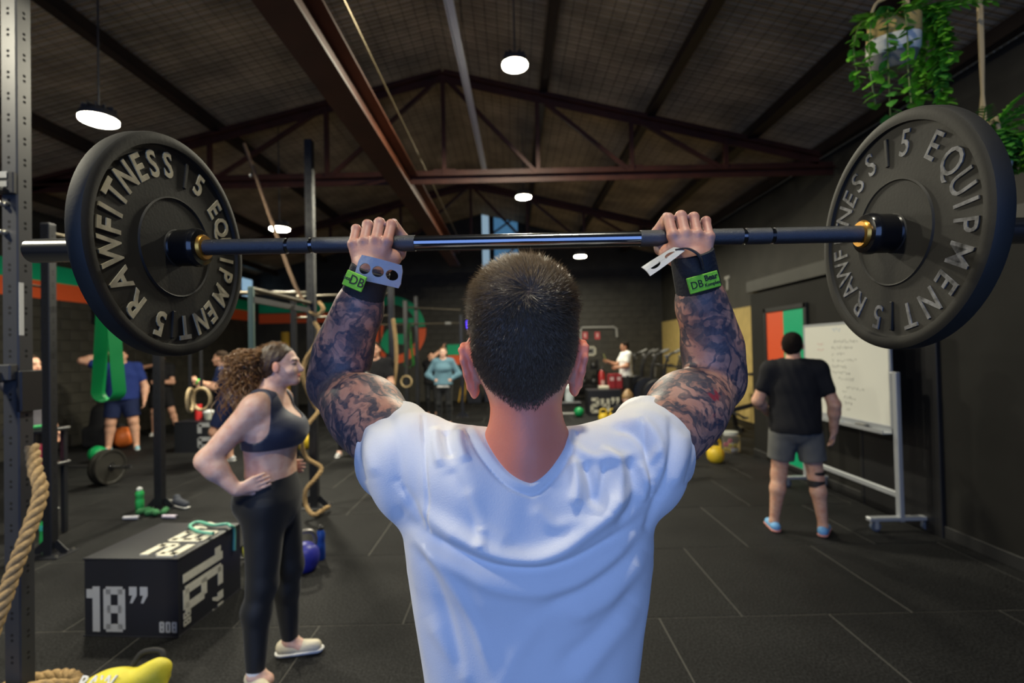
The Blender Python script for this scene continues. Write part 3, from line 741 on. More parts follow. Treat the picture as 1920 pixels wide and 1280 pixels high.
def lifter_attrs(vs):
    x, y, z = vs.T; ink = np.zeros(len(vs)); red = np.zeros(len(vs))
    for S, E, Wr in ((SHL, ELL_, WRL), (SHR, ELR, WRR)):
        S_, E_, W_ = (np.array(q) for q in (S, E, Wr))
        def seg(a, b):
            ba = b - a; h = np.clip(((vs - a) @ ba) / (ba @ ba), 0, 1); return np.linalg.norm(vs - a - h[:, None] * ba, axis=1), h
        d1, h1 = seg(S_, E_); d2, h2 = seg(E_, W_)
        m = ((d1 < 0.095) & (h1 > 0.04)) | ((d2 < 0.085))
        m = m & (np.linalg.norm(vs - W_, axis=1) > 0.02) & (z < W_[2] + 0.0)
        ink = np.maximum(ink, m * 1.0)
        if S.x > 0: red = np.maximum(red, ((d1 < 0.1) & (h1 > 0.25) & (h1 < 0.62)) * 1.0)
    h = np.array(HC); hz = z - h[2]; hy = y - h[1]
    ears = (np.abs(x - h[0]) > 0.0785) & (np.abs(hz + 0.055) < 0.06) & (hy < 0.06)
    flush = np.clip((1.575 - z) / 0.03, 0, 1) * np.clip((z - 1.38) / 0.05, 0, 1) * (np.abs(x - LX) < 0.12) * 0.75
    flush = np.maximum(flush, ears * 0.85)
    line = hairline(x - h[0], hy)
    scalp = np.clip((hz - line) / 0.012, 0, 1) * (~ears) * (np.abs(x - h[0]) < 0.10) * 0.93
    nail = np.zeros(len(vs))
    for hd in HANDS:
        for nm, tp in hd.items(): nail = np.maximum(nail, (np.linalg.norm(vs - np.array(tp), axis=1) < 0.0085) * (0.8 if nm == 'thumb' else 0.5))
    return {'ink': ink, 'red_ink': red, 'flush': flush, 'scalp': scalp, 'nail': nail}
def hairline(dx, dy):
    """height (relative to the head centre) of the lower edge of the hair as a function of place round the head"""
    back = -0.112 + 0.70 * np.maximum(np.abs(dx) - 0.012, 0)           # nape, rising to behind the ears
    back = back + np.clip((dy + 0.04) / 0.05, 0, 1) * 0.075             # round the ear
    return back + np.clip((dy - 0.02) / 0.06, 0, 1) * 0.11
body_vs, body_F = B_.mesh(0.0026, 2)
body = np_mesh('body', body_vs, body_F, M_SKIN_L, lifter, attrs=lifter_attrs(body_vs))
# ---- hair: short strands growing out of the scalp, whorl at the crown
def strands(pts, dirs, lens, rad, m, name, parent, bendz=0.0, segs=2):
    n = len(pts); a = np.cross(dirs, np.array([0.3, 0.7, 0.64])); a /= np.linalg.norm(a, axis=1)[:, None] + 1e-9; b = np.cross(dirs, a)
    V = []; ang = np.array([0, 2.094, 4.189])
    for s_ in range(segs):
        c = pts + dirs * lens[:, None] * (s_ / segs) + np.array([0, 0, bendz]) * (lens[:, None] * (s_ / segs) ** 2)
        r = rad * (1 - 0.35 * s_ / segs)
        for t in ang: V.append(c + r * (a * math.cos(t) + b * math.sin(t)))
    V.append(pts + dirs * lens[:, None] + np.array([0, 0, bendz]) * lens[:, None])
    k = 3 * segs + 1; V = np.stack(V, 1).reshape(-1, 3); base = np.arange(n)[:, None] * k; F = []
    for s_ in range(segs - 1):
        for i in range(3):
            j = (i + 1) % 3; q0, q1, q2, q3 = s_ * 3 + i, s_ * 3 + j, s_ * 3 + 3 + j, s_ * 3 + 3 + i
            F.append(base + np.array([[q0, q1, q2]])); F.append(base + np.array([[q0, q2, q3]]))
    for i in range(3): F.append(base + np.array([[(segs - 1) * 3 + i, (segs - 1) * 3 + (i + 1) % 3, 3 * segs]]))
    return np_mesh(name, V, np.concatenate(F), m, parent)
def hair_mat(name, c, rough=0.38):
    m = mat(name, c, rough, spec=0.55, sheen=0.0)
    return m
bn = normals(body_vs, body_F); h = np.array(HC)
rel = body_vs - h; line = hairline(rel[:, 0], rel[:, 1])
earm = (np.abs(rel[:, 0]) > 0.0785) & (np.abs(rel[:, 2] + 0.055) < 0.06)
ok = np.nonzero((rel[:, 2] > line) & (~earm) & (np.abs(rel[:, 0]) < 0.1) & (body_vs[:, 2] > 1.5) & (rel[:, 1] < 0.085) & (np.abs(rel).max(1) < 0.16))[0]
rs = np.random.RandomState(3); pick = ok[rs.randint(0, len(ok), 34000)]
P0 = body_vs[pick] + rs.normal(size=(len(pick), 3)) * 0.0009; Nn = bn[pick]
wh = np.array(at(992, 552, 0.70)); wh = h + (wh - h) / np.linalg.norm(wh - h) * 0.105
tv = P0 - wh; tv -= Nn * (tv * Nn).sum(1)[:, None]; dist_w = np.linalg.norm(P0 - wh, axis=1); tv /= np.linalg.norm(tv, axis=1)[:, None] + 1e-9
sw = np.cross(Nn, tv); swirl = 0.9 * np.exp(-dist_w / 0.035)
tang = tv + sw * swirl[:, None]; hz = P0[:, 2] - h[2]; rl = rel[pick][:, 2] - line[pick]
top = np.clip((hz - 0.015) / 0.06, 0, 1)
clump = vnoise(P0, 70, 5)[:, None] * np.cross(Nn, tang) * 0.35
D = tang * 1.0 + Nn * (0.30 + 0.28 * top)[:, None] + clump + rs.normal(size=P0.shape) * 0.16; D /= np.linalg.norm(D, axis=1)[:, None]
Ln = (0.004 + 0.010 * np.clip(rl / 0.07, 0, 1) + 0.013 * top) * rs.uniform(0.65, 1.25, len(P0))
HM = hair_mat('short_dark_brown_hair', (0.11, 0.076, 0.046), 0.30)
strands(P0, D, Ln, 0.00040, HM, 'hair', lifter, 0.0)
# ---- t-shirt: solid cloth body with open sleeves, neck cut to a v, folds
SHIRT = SDF(); SHIRT.p = list(LH.p)
SLV = []
for S, E, hem, n_ in ((SHL, ELL_, at(738, 836, 0.915), (-0.78, 0.56, 0.12)), (SHR, ELR, at(1226, 826, 0.895), (0.80, 0.55, 0.12))):
    n_ = Vector(n_).normalized(); a = S.lerp(hem, 0.15); ext = hem + (hem - a) * 0.3
    SHIRT.cone(a + Vector((0, 0, -0.004)), ext, 0.070 if S.x > 0 else 0.074, 0.087, 0.03); SHIRT.cone(S + Vector((0, 0.0, -0.035)), hem + Vector((0, 0, -0.008)), 0.070, 0.066, 0.03)
    SLV.append((hem, n_, a, ext))
for hem, n_, a, ext in SLV:
    hh, nn_ = np.array(hem), np.array(n_)
    SHIRT.fn(lambda P, hh=hh, nn_=nn_: np.maximum(-((P - hh) @ nn_), np.sqrt(((P - hh) ** 2).sum(-1)) - 0.24), 0.004)
    SHIRT.cone(hem - n_ * 0.045, ext, 0.066, 0.084, 0.004, 's')
SHIRT.plane((0, 0, 1.0), (0, 0, -1))
VT = at(995, 893, 0.705)
def vneck(P):
    z = np.maximum(P[..., 2] - VT.z, 0); w = np.minimum(0.060 * (z / 0.056) ** 0.75, 0.061)
    d = np.abs(P[..., 0] - (VT.x - 0.10 * z)) - w
    d = np.maximum(d, VT.z - P[..., 2]); return np.maximum(d * 0.75, P[..., 1] - 0.86)
SHIRT.fn(vneck, 0.004)
# folds: polylines in the photograph's pixels, projected onto the back of the cloth: (points, height in mm, half-width in px)
FOLDS = [
    ([(751, 962), (817, 1016), (902, 1058), (987, 1072), (1066, 1058), (1145, 1015), (1212, 962)], -7.0, 11),
    ([(760, 935), (830, 985), (915, 1030), (985, 1046), (1045, 1033), (1095, 998), (1150, 950), (1205, 900)], 8.5, 17),
    ([(755, 985), (830, 1045), (920, 1095), (1000, 1108), (1090, 1085), (1170, 1030), (1215, 985)], 4.0, 16),
    ([(1222, 985), (1160, 1060), (1090, 1110), (990, 1150)], -4.0, 15), ([(1215, 1030), (1150, 1110), (1060, 1165)], 4.5, 18),
    ([(1205, 1090), (1130, 1180), (1040, 1260)], -3.5, 18), ([(1195, 1130), (1130, 1215), (1060, 1290)], 4.0, 20),
    ([(784, 998), (836, 1075), (885, 1160), (930, 1280)], 3.0, 12), ([(770, 1010), (815, 1090), (850, 1200), (870, 1290)], -3.5, 12),
    ([(800, 1150), (850, 1230), (880, 1290)], 3.0, 14), ([(1000, 1180), (960, 1240), (940, 1290)], 2.0, 18),
    ([(1119, 838), (1155, 866), (1158, 915), (1140, 960)], 6.0, 11), ([(1095, 862), (1108, 905), (1113, 955)], -6.5, 9), ([(1072, 850), (1082, 905), (1078, 950)], 5.5, 11),
    ([(1135, 860), (1128, 915), (1120, 960)], -4.5, 8), ([(1178, 850), (1188, 900), (1180, 950), (1150, 990)], -4.5, 10), ([(1198, 860), (1208, 905), (1203, 945)], 3.5, 8),
    ([(1060, 815), (1092, 850), (1150, 862), (1195, 845)], 3.5, 10), ([(1140, 800), (1185, 812), (1215, 850), (1222, 900)], -4.0, 9), ([(1165, 785), (1215, 800), (1240, 850), (1238, 910)], 4.0, 11),
    ([(1255, 775), (1262, 830), (1248, 900), (1232, 945)], -4.0, 9), ([(1285, 800), (1282, 860), (1262, 920)], 3.0, 11), ([(1240, 830), (1215, 880), (1225, 930)], 3.0, 8),
    ([(836, 805), (838, 830), (848, 862)], -4.0, 8), ([(815, 795), (818, 835), (830, 880)], 4.0, 10), ([(862, 800), (862, 832), (875, 870)], 4.0, 10),
    ([(793, 778), (796, 850), (801, 930), (803, 992)], -2.2, 4), ([(1205, 790), (1214, 860), (1222, 930)], -2.2, 4),
    ([(900, 985), (905, 1025)], 3.5, 10), ([(880, 930), (900, 980), (940, 1010)], 2.5, 14), ([(850, 890), (880, 950), (895, 1000)], -2.5, 12), ([(1010, 960), (1040, 985), (1085, 975)], 2.5, 14),
    ([(700, 790), (690, 840), (702, 900)], 3.0, 12), ([(730, 785), (745, 840), (748, 900)], -2.5, 14), ([(680, 800), (672, 850), (682, 900)], -1.6, 4), ([(1298, 815), (1300, 850), (1288, 905)], -1.6, 4),
    ([(745, 905), (775, 945), (800, 995)], -3.5, 9), ([(1235, 920), (1222, 965), (1210, 1000)], -3.5, 8),
    # rib of the collar
    ([(885, 800), (912, 846), (950, 892), (985, 910), (1003, 910), (1030, 885), (1058, 845), (1070, 805)], 1.8, 6), ([(874, 806), (902, 856), (945, 906), (985, 926), (1005, 926), (1040, 896), (1070, 852), (1082, 812)], -2.2, 3.5)]
def fold_disp(vs, n):
    px, py = proj(vs); d = np.zeros(len(vs)); face = np.clip((-n[:, 1] + 0.25) / 0.5, 0, 1)
    Q = np.stack([px, py], 1)
    for pts, hgt, w in FOLDS:
        pts = [Vector((p[0], p[1], 0)) for p in pts]; c = np.array([(p.x, p.y) for p in (catmull(pts, 6) if len(pts) > 2 else pts)])
        best = np.full(len(vs), 1e9); tt = np.zeros(len(vs)); n_ = len(c) - 1
        lo = c.min(0) - 4 * w; hi = c.max(0) + 4 * w; mk = np.nonzero(((Q > lo) & (Q < hi)).all(1))[0]; q = Q[mk]
        b_ = np.full(len(mk), 1e9); t_ = np.zeros(len(mk))
        for i in range(n_):
            ab = c[i + 1] - c[i]; t = np.clip(((q - c[i]) @ ab) / max(ab @ ab, 1e-9), 0, 1); dd = np.linalg.norm(q - c[i] - t[:, None] * ab, axis=1); u = dd < b_; b_[u] = dd[u]; t_[u] = (i + t[u]) / n_
        fade = np.clip(np.minimum(t_, 1 - t_) / 0.18, 0.15, 1) if abs(hgt) > 2.5 else 1.0
        d[mk] += hgt * 0.0015 * np.exp(-(b_ / w) ** 2) * fade
    d *= face
    d += vnoise(vs, 6, 1) * 0.0022 + vnoise(vs * np.array([1.4, 1, 0.7]), 13, 2) * 0.0009
    return vs + n * d[:, None]
M_TEE = mat('white_cotton_jersey', (0.74, 0.74, 0.75), 0.85, spec=0.2, sheen=0.15, bump=(500, 0.12, 2))
sh_vs, sh_F = SHIRT.mesh(0.0028, 2)
sh_vs = fold_disp(sh_vs, normals(sh_vs, sh_F)); FOLDS[:] = []
# light smoothing after folding keeps the cloth soft
np_mesh('t_shirt', sh_vs, sh_F, M_TEE, lifter)
# ---- wrist wear
M_WRAP = mat('black_wrist_wrap', (0.012, 0.013, 0.017), 0.75, bump=(160, 0.4)); M_LIME = mat('lime_green_strap', (0.20, 0.58, 0.03), 0.6, bump=(200, 0.3)); M_GREY = mat('pale_grey_leather', (0.40, 0.41, 0.43), 0.7, bump=(120, 0.3)); M_BLACKINK = mat('black_marker', (0.01, 0.015, 0.01), 0.7)
def sleeve_tube(name, a, b, r1, r2, m, n=28, th=0.004):
    o = MB().lathe([(r1, 0), (r1 + th, 0.002), ((r1 + r2) / 2 + th, (b - a).length / 2), (r2 + th, (b - a).length - 0.002), (r2, (b - a).length), (r2 - 0.004, (b - a).length - 0.004), (r1 - 0.004, 0.004)], a, b - a, n, closed=True)
    return o.build(name, m, lifter)
for E, Wr in ((ELL_, WRL), (ELR, WRR)):
    d = (Wr - E).normalized(); sleeve_tube('wrist_wrap', Wr - d * 0.075, Wr + d * (0.010 if E.x < 0 else 0.026), 0.0395, 0.0345 if E.x < 0 else 0.0365, M_WRAP)
def curved_strap(name, quad, Y, bulge, m, holes=(), th=0.004, hr=0.011, nu=24, nv=10):
    """a thin leather piece spanned by four points (px,py) tl, tr, br, bl, bowed towards the viewer, with round holes cut through"""
    bm = bmesh.new(); P = [at(*q, y) for q, y in zip(quad, Y)]
    def pt(u, v):
        p = (P[0] * (1 - u) + P[1] * u) * (1 - v) + (P[3] * (1 - u) + P[2] * u) * v
        return p + Vector((0, -bulge * math.sin(math.pi * min(max(u, 0), 1)), 0))
    return bm, pt, P
# left grip: grey leather with three finger holes, hanging over the back of the wrist
def grip_sheet(name, quad, Y, bulge, holes, hr, parent, m, th=0.0035, aspect=2.1):
    """holes in (u, v); built as a grid whose cells near a hole are snapped to its rim"""
    P = [at(*q, y) for q, y in zip(quad, Y)]; W_ = (P[1] - P[0]).length; H_ = (P[3] - P[0]).length
    def pt(u, v, d=0.0):
        p = (P[0] * (1 - u) + P[1] * u) * (1 - v) + (P[3] * (1 - u) + P[2] * u) * v
        return p + Vector((0, -bulge * math.sin(math.pi * min(max(u, 0), 1)) + d, 0))
    segs = []; n = 20
    us = [0] + [ (holes[i][0] + holes[i + 1][0]) / 2 for i in range(len(holes) - 1)] + [1]
    V = []; F = []
    for i, (hu, hv) in enumerate(holes):
        u0, u1 = us[i], us[i + 1]; ring_i = []; ring_o = []
        for k in range(n):
            a = 2 * math.pi * k / n; c, s = math.cos(a), math.sin(a)
            ring_i.append((hu + c * hr / W_, hv + s * hr / H_))
            t = 1e9
            if c > 1e-6: t = min(t, (u1 - hu) / c)
            if c < -1e-6: t = min(t, (u0 - hu) / c)
            if s > 1e-6: t = min(t, (1 - hv) / s)
            if s < -1e-6: t = min(t, (0 - hv) / s)
            ring_o.append((hu + c * t, hv + s * t))
        # add the cell corners exactly
        for cu, cv in ((u0, 0), (u1, 0), (u1, 1), (u0, 1)):
            j = min(range(n), key=lambda q: (ring_o[q][0] - cu) ** 2 + (ring_o[q][1] - cv) ** 2); ring_o[j] = (0.035 if cu == 0 else (0.965 if cu == 1 else cu), cv)
        b0 = len(V)
        mid = [((a[0] + b[0]) / 2, (a[1] + b[1]) / 2) for a, b in zip(ring_i, ring_o)]
        for d in (0.0, th):
            for ring in (ring_i, mid, ring_o): V += [pt(u, v, d) for u, v in ring]
        for k in range(n):
            k2 = (k + 1) % n
            for r_ in (0, 1):
                F.append((b0 + r_ * n + k, b0 + r_ * n + k2, b0 + (r_ + 1) * n + k2, b0 + (r_ + 1) * n + k)); q = b0 + 3 * n
                F.append((q + r_ * n + k, q + (r_ + 1) * n + k, q + (r_ + 1) * n + k2, q + r_ * n + k2))
            F.append((b0 + k, b0 + 3 * n + k, b0 + 3 * n + k2, b0 + k2)); F.append((b0 + 2 * n + k, b0 + 2 * n + k2, b0 + 5 * n + k2, b0 + 5 * n + k))
    mb = MB(); mb.add(V, F); return mb.build(name, m, parent, smooth=30)
grip_sheet('hand_grip', [(676, 477), (756, 498), (750, 541), (662, 522)], (0.925, 0.935, 0.945, 0.93), 0.010, [(0.20, 0.52), (0.50, 0.52), (0.80, 0.52)], 0.0105, lifter, M_GREY)
# right grip seen nearly edge-on: a loop of the same leather standing off the wrist
def strip(name, pts, w, th, m, parent, wdir):
    mb = MB(); pts = catmull(pts, 6); V = []; n = len(pts); wd = Vector(wdir).normalized()
    for j, p in enumerate(pts):
        t = (pts[min(j + 1, n - 1)] - pts[max(j - 1, 0)]).normalized(); nn_ = t.cross(wd).normalized()
        for a, b in ((-1, -1), (1, -1), (1, 1), (-1, 1)): V.append(p + wd * a * w / 2 + nn_ * b * th / 2)
    F = [(j * 4 + i, j * 4 + (i + 1) % 4, j * 4 + 4 + (i + 1) % 4, j * 4 + 4 + i) for j in range(n - 1) for i in range(4)] + [(3, 2, 1, 0), tuple((n - 1) * 4 + i for i in range(4))]
    return mb.add(V, F).build(name, m, parent, smooth=50)
grip_sheet('hand_grip', [(1262, 463), (1285, 470), (1220, 518), (1202, 500)], (0.945, 0.900, 0.880, 0.925), 0.006, [(0.5, 0.30), (0.5, 0.74)], 0.0115, lifter, M_GREY)
strip('grip_strap', [at(1268, 468, 0.93), at(1290, 466, 0.91), at(1312, 480, 0.905), at(1320, 505, 0.92)], 0.030, 0.003, M_WRAP, lifter, (0.25, 0.5, 0.1))
def tag_strap(quad, Y, lines, parent):
    P = [at(*q, y) for q, y in zip(quad, Y)]; c = sum(P, Vector()) / 4; X = ((P[1] - P[0]) + (P[2] - P[3])).normalized(); U = ((P[0] - P[3]) + (P[1] - P[2])).normalized(); Z = X.cross(U).normalized(); U = Z.cross(X)
    w = ((P[1] - P[0]).length + (P[2] - P[3]).length) / 2; hh = ((P[0] - P[3]).length + (P[1] - P[2]).length) / 2
    M = Matrix((X, U, Z)).transposed(); o = MB().box(c, (w, hh, 0.004), M, 0.0012).build('strap_tag', M_LIME, parent)
    for txt, size, dx, dy, b in lines: put_text(MB(), txt, size, c + X * dx * w + U * dy * hh + Z * 0.0021, X, U, 0.0003, b).build('lettering', M_BLACKINK, o, smooth=0)
tag_strap([(652, 505), (686, 519), (680, 549), (642, 533)], (0.915, 0.905, 0.905, 0.915), [('DB', 0.024, 0.14, 0, 0.0003), ('bear', 0.010, -0.32, 0, 0.0002)], lifter)
tag_strap([(1287, 522), (1346, 506), (1350, 536), (1294, 552)], (0.895, 0.905, 0.905, 0.895), [('DB', 0.019, -0.24, -0.05, 0.0002), ('Bear', 0.014, 0.24, 0.18, 0.0006), ('Komplex', 0.0085, 0.24, -0.22, 0.0003)], lifter)
# ---- legs in black shorts below the frame, trainers on the floor
PB = SDF(); LEG = SDF()
for sx in (-1, 1):
    hip = Vector((LX + sx * 0.09, 0.84, 0.93)); kn = Vector((LX + sx * 0.13, 0.86, 0.50)); an = Vector((LX + sx * 0.15, 0.83, 0.09))
    PB.cone(hip, kn.lerp(hip, 0.15), 0.105, 0.088, 0.05); LEG.chain([kn.lerp(hip, 0.4), kn, kn.lerp(an, 0.35), an], [0.075, 0.056, 0.058, 0.036], 0.03)
    LEG.cone(an, an + Vector((0, 0.02, -0.05)), 0.036, 0.034, 0.02)
    s = SDF(); s.cone(an + Vector((0, -0.03, -0.05)), an + Vector((sx * 0.02, 0.15, -0.055)), 0.042, 0.036, 0.02, sc=(1, 1, 0.9)); s.plane((0, 0, 0.004), (0, 0, -1)); s.plane((0, 0, 0.10), (0, 0, 1))
    sdf_obj(s, 'shoe', mat('grey_trainer', (0.25, 0.25, 0.26), 0.7), lifter, 0.006)
PB.cone((LX, 0.84, 0.98), (LX, 0.83, 1.03), 0.158, 0.155, 0.04, sc=(1, 0.66, 1)); PB.plane((0, 0, 1.05), (0, 0, 1)); PB.plane((0, 0, 0.55), (0, 0, -1))
sdf_obj(PB, 'shorts', mat('black_shorts_cloth', (0.015, 0.015, 0.017), 0.8), lifter, 0.007); sdf_obj(LEG, 'leg', mat('leg_skin', (0.52, 0.30, 0.22), 0.5), lifter, 0.007)
# ================================================================ the barbell and its two plates
M_PLATE = mat('black_rubber_plate', (0.0120, 0.0110, 0.0085), 0.65, spec=0.4, var=(9, 0.4), bump=(160, 0.06))
M_LETTER = mat('worn_cream_lettering', (0.42, 0.37, 0.24), 0.7, var=(45, 0.35)); M_LETTER2 = mat('worn_grey_lettering', (0.15, 0.15, 0.15), 0.6, var=(60, 1.0))
M_HUB = mat('black_gloss_collar', (0.010, 0.010, 0.011), 0.18, 0.3, spec=0.7); M_BRASS = mat('bronze_bush', (0.55, 0.28, 0.05), 0.35, 0.9)
M_BARK = mat('dark_knurled_steel', (0.085, 0.088, 0.095), 0.42, 0.85, bump=(900, 0.4, 2)); M_BARS = mat('smooth_dark_steel', (0.20, 0.21, 0.23), 0.16, 1.0); M_SLV = mat('bright_sleeve_steel', (0.45, 0.46, 0.48), 0.22, 1.0)
barbell = thing('barbell', 'black steel barbell held up at head height by the man in the white t-shirt', 'barbell', tuple(on_bar(0.02)))
def bar_seg(name, x0, x1, r, m, n=20): return MB().cyl(on_bar(x0), on_bar(x1), r, n=n).build(name, m, barbell)
xL, xR = BAR_A.x, BAR_B.x
xa, xb_ = at(777, 453, 1.0).x, at(1197, 443, 1.0).x
bar_seg('shaft', xa, xb_, 0.0148, M_BARS, 28)
kx = [at(540, 460, 1.02).x, at(586, 459, 1.02).x]; kx2 = [at(1393, 443, 0.98).x, at(1444, 442, 0.98).x]
def grip_zone(x0, x1, rings):
    xs = [x0] + sorted(rings) + [x1]
    for i in range(len(xs) - 1):
        bar_seg('knurled_grip', xs[i] + (0.004 if i > 0 else 0), xs[i + 1] - (0.004 if i < len(xs) - 2 else 0), 0.0162, M_BARK)
    for r_ in rings: bar_seg('knurl_mark', r_ - 0.0042, r_ + 0.0042, 0.0146, M_BARS)
grip_zone(xL + 0.02, xa, kx); grip_zone(xb_, xR - 0.02, kx2)
for x, sg in ((xL, -1), (xR, 1)):
    A = on_bar(x); d = BU * sg
    MB().lathe([(0.0165, -0.056), (0.024, -0.056), (0.0265, -0.052), (0.0265, -0.046)], A, d, 24).build('bush', M_BRASS, barbell)
    MB().lathe([(0.024, -0.050), (0.036, -0.048), (0.0395, -0.042), (0.0395, -0.032), (0.0375, -0.029), (0.0375, -0.004), (0.036, -0.0005), (0.02, -0.0005)], A, d, 36).build('collar', M_HUB, barbell)
    L_ = 0.325
    MB().lathe([(0.0249, 0.0), (0.0249, L_ - 0.003), (0.0225, L_), (0.0005, L_)], A, d, 28).build('sleeve', M_SLV, barbell)
def plate(A, d, lab, mlet, mode):
    """face at A, body extends along d (away from the lifter); letters read clockwise seen from the lifter's side"""
    A = Vector(A); d = Vector(d).normalized(); t = thing('weight_plate', lab, 'weight plate', tuple(A + d * 0.04), 'bumper plates on the lifted barbell')
    Rr = 0.225; T = 0.034
    prof = [(0.0255, 0.004), (0.036, 0.004), (0.038, 0.006), (0.098, 0.006), (0.1005, 0.0035), (0.103, 0.0065), (0.196, 0.0085), (0.2005, 0.0075), (0.2025, 0.001), (0.2085, 0.0), (0.2185, 0.0), (0.2235, 0.003), (0.225, 0.008), (0.225, T - 0.008), (0.2235, T - 0.003), (0.2185, T), (0.2025, T), (0.196, T - 0.008), (0.103, T - 0.006), (0.036, T - 0.004), (0.0255, T - 0.004)]
    MB().lathe(prof, A, d, 96, closed=True).build('disc', M_PLATE, t)
    MB().lathe([(0.0252, 0.001), (0.034, 0.001), (0.036, 0.0045), (0.0252, 0.0045)], A, d, 36, closed=True).build('hub_ring', mat('black_steel_insert', (0.015, 0.015, 0.016), 0.3, 0.7), t)
    v = -d                                             # outward normal of the lettered face, towards the lifter
    up = Vector((0, 0, 1)); up = (up - v * up.dot(v)).normalized(); rt = up.cross(v)   # rt: to the right as seen facing the plate
    seq = []
    for s, angs in mode: seq += list(zip(s, angs))
    for ch, a in seq:
        th = R(a); rad = up * math.cos(th) + rt * math.sin(th); tang = rt * math.cos(th) - up * math.sin(th)
        m = MB(); size = 0.069
        if ch == '1':
            # slim raised figure one, mostly worn black
            m.box(A + rad * 0.160 + v * -0.0066, (0.008, 0.056, 0.005), Matrix((tang, rad, v)).transposed(), 0.0012).build('numeral', M_PLATE, t); continue
        put_text(m, ch, size, A + rad * 0.163 + v * -0.0072, tang, rad, 0.0014, 0.0016 if mlet is M_LETTER else 0.0004, 0.80)
        m.build('letter', mlet, t, smooth=0)
    return t
# angles are clockwise from the top, seen from the lifter's side
plate(BAR_A, -BU, 'black rubber weight plate with cream lettering on the left end of the lifted barbell', M_LETTER,
      [('RAWFITNESS', (-139.5, -121.5, -103, -88, -78, -66, -51, -37, -23.5, -9)), ('15', (9, 24)), ('EQUIPMENT', (46.5, 62, 76.5, 89, 101.5, 120, 139, 153.5, 172)), ('15', (184, 196.5))])
plate(BAR_B, BU, 'black rubber weight plate with worn grey lettering on the right end of the lifted barbell', M_LETTER2,
      [('RAWFITNESS', (-141, -124, -108, -94, -83.5, -75, -64, -51, -37.5, -21)), ('15', (-4, 13)), ('EQUIPMENT', (39, 58, 74, 86, 98, 115, 132, 149, 167)), ('15', (183, 197))])
# ================================================================ the other people in the hall
def soft_hand(sd, w, d, n, s=1.0, curl=0.5, k=0.008):
    """open hand at wrist w pointing along d, palm facing n"""
    d = Vector(d).normalized(); n = Vector(n); n = (n - d * n.dot(d)).normalized(); t = d.cross(n)
    for a, ln in ((-0.031, 0.060), (-0.0105, 0.070), (0.0105, 0.066), (0.031, 0.052)):
        b = w + (d * 0.088 + t * a) * s; sd.cone(w + (d * 0.015 + t * a * 0.4) * s, b, 0.0145 * s, 0.0105 * s, 0.014)
        m = b + (d * math.cos(curl) + n * math.sin(curl)) * ln * 0.52 * s; e = m + (d * math.cos(curl * 2.2) + n * math.sin(curl * 2.2)) * ln * 0.48 * s
        sd.cone(b, m, 0.0098 * s, 0.0088 * s, 0.004); sd.cone(m, e, 0.0088 * s, 0.0072 * s, 0.004)
    sg = -1
    th = w + (d * 0.030 + t * sg * 0.030 + n * 0.010) * s; t2 = th + (d * 0.030 + t * sg * 0.022 + n * 0.012) * s; sd.cone(w + (d * 0.01 + t * sg * 0.012) * s, th, 0.015 * s, 0.0125 * s, 0.012); sd.cone(th, t2, 0.0120 * s, 0.0098 * s, 0.004); sd.cone(t2, t2 + (d * 0.024 + n * 0.004) * s, 0.0098 * s, 0.0078 * s, 0.004)
SKIN_P = skin_mat('fair_skin', (0.78, 0.52, 0.41)); SKIN_O = skin_mat('olive_skin', (0.46, 0.25, 0.155)); SKIN_T = skin_mat('light_tan_skin', (0.66, 0.39, 0.27))
def cloth(name, c, rough=0.85): return mat(name, c, rough, spec=0.2, bump=(60, 0.25))
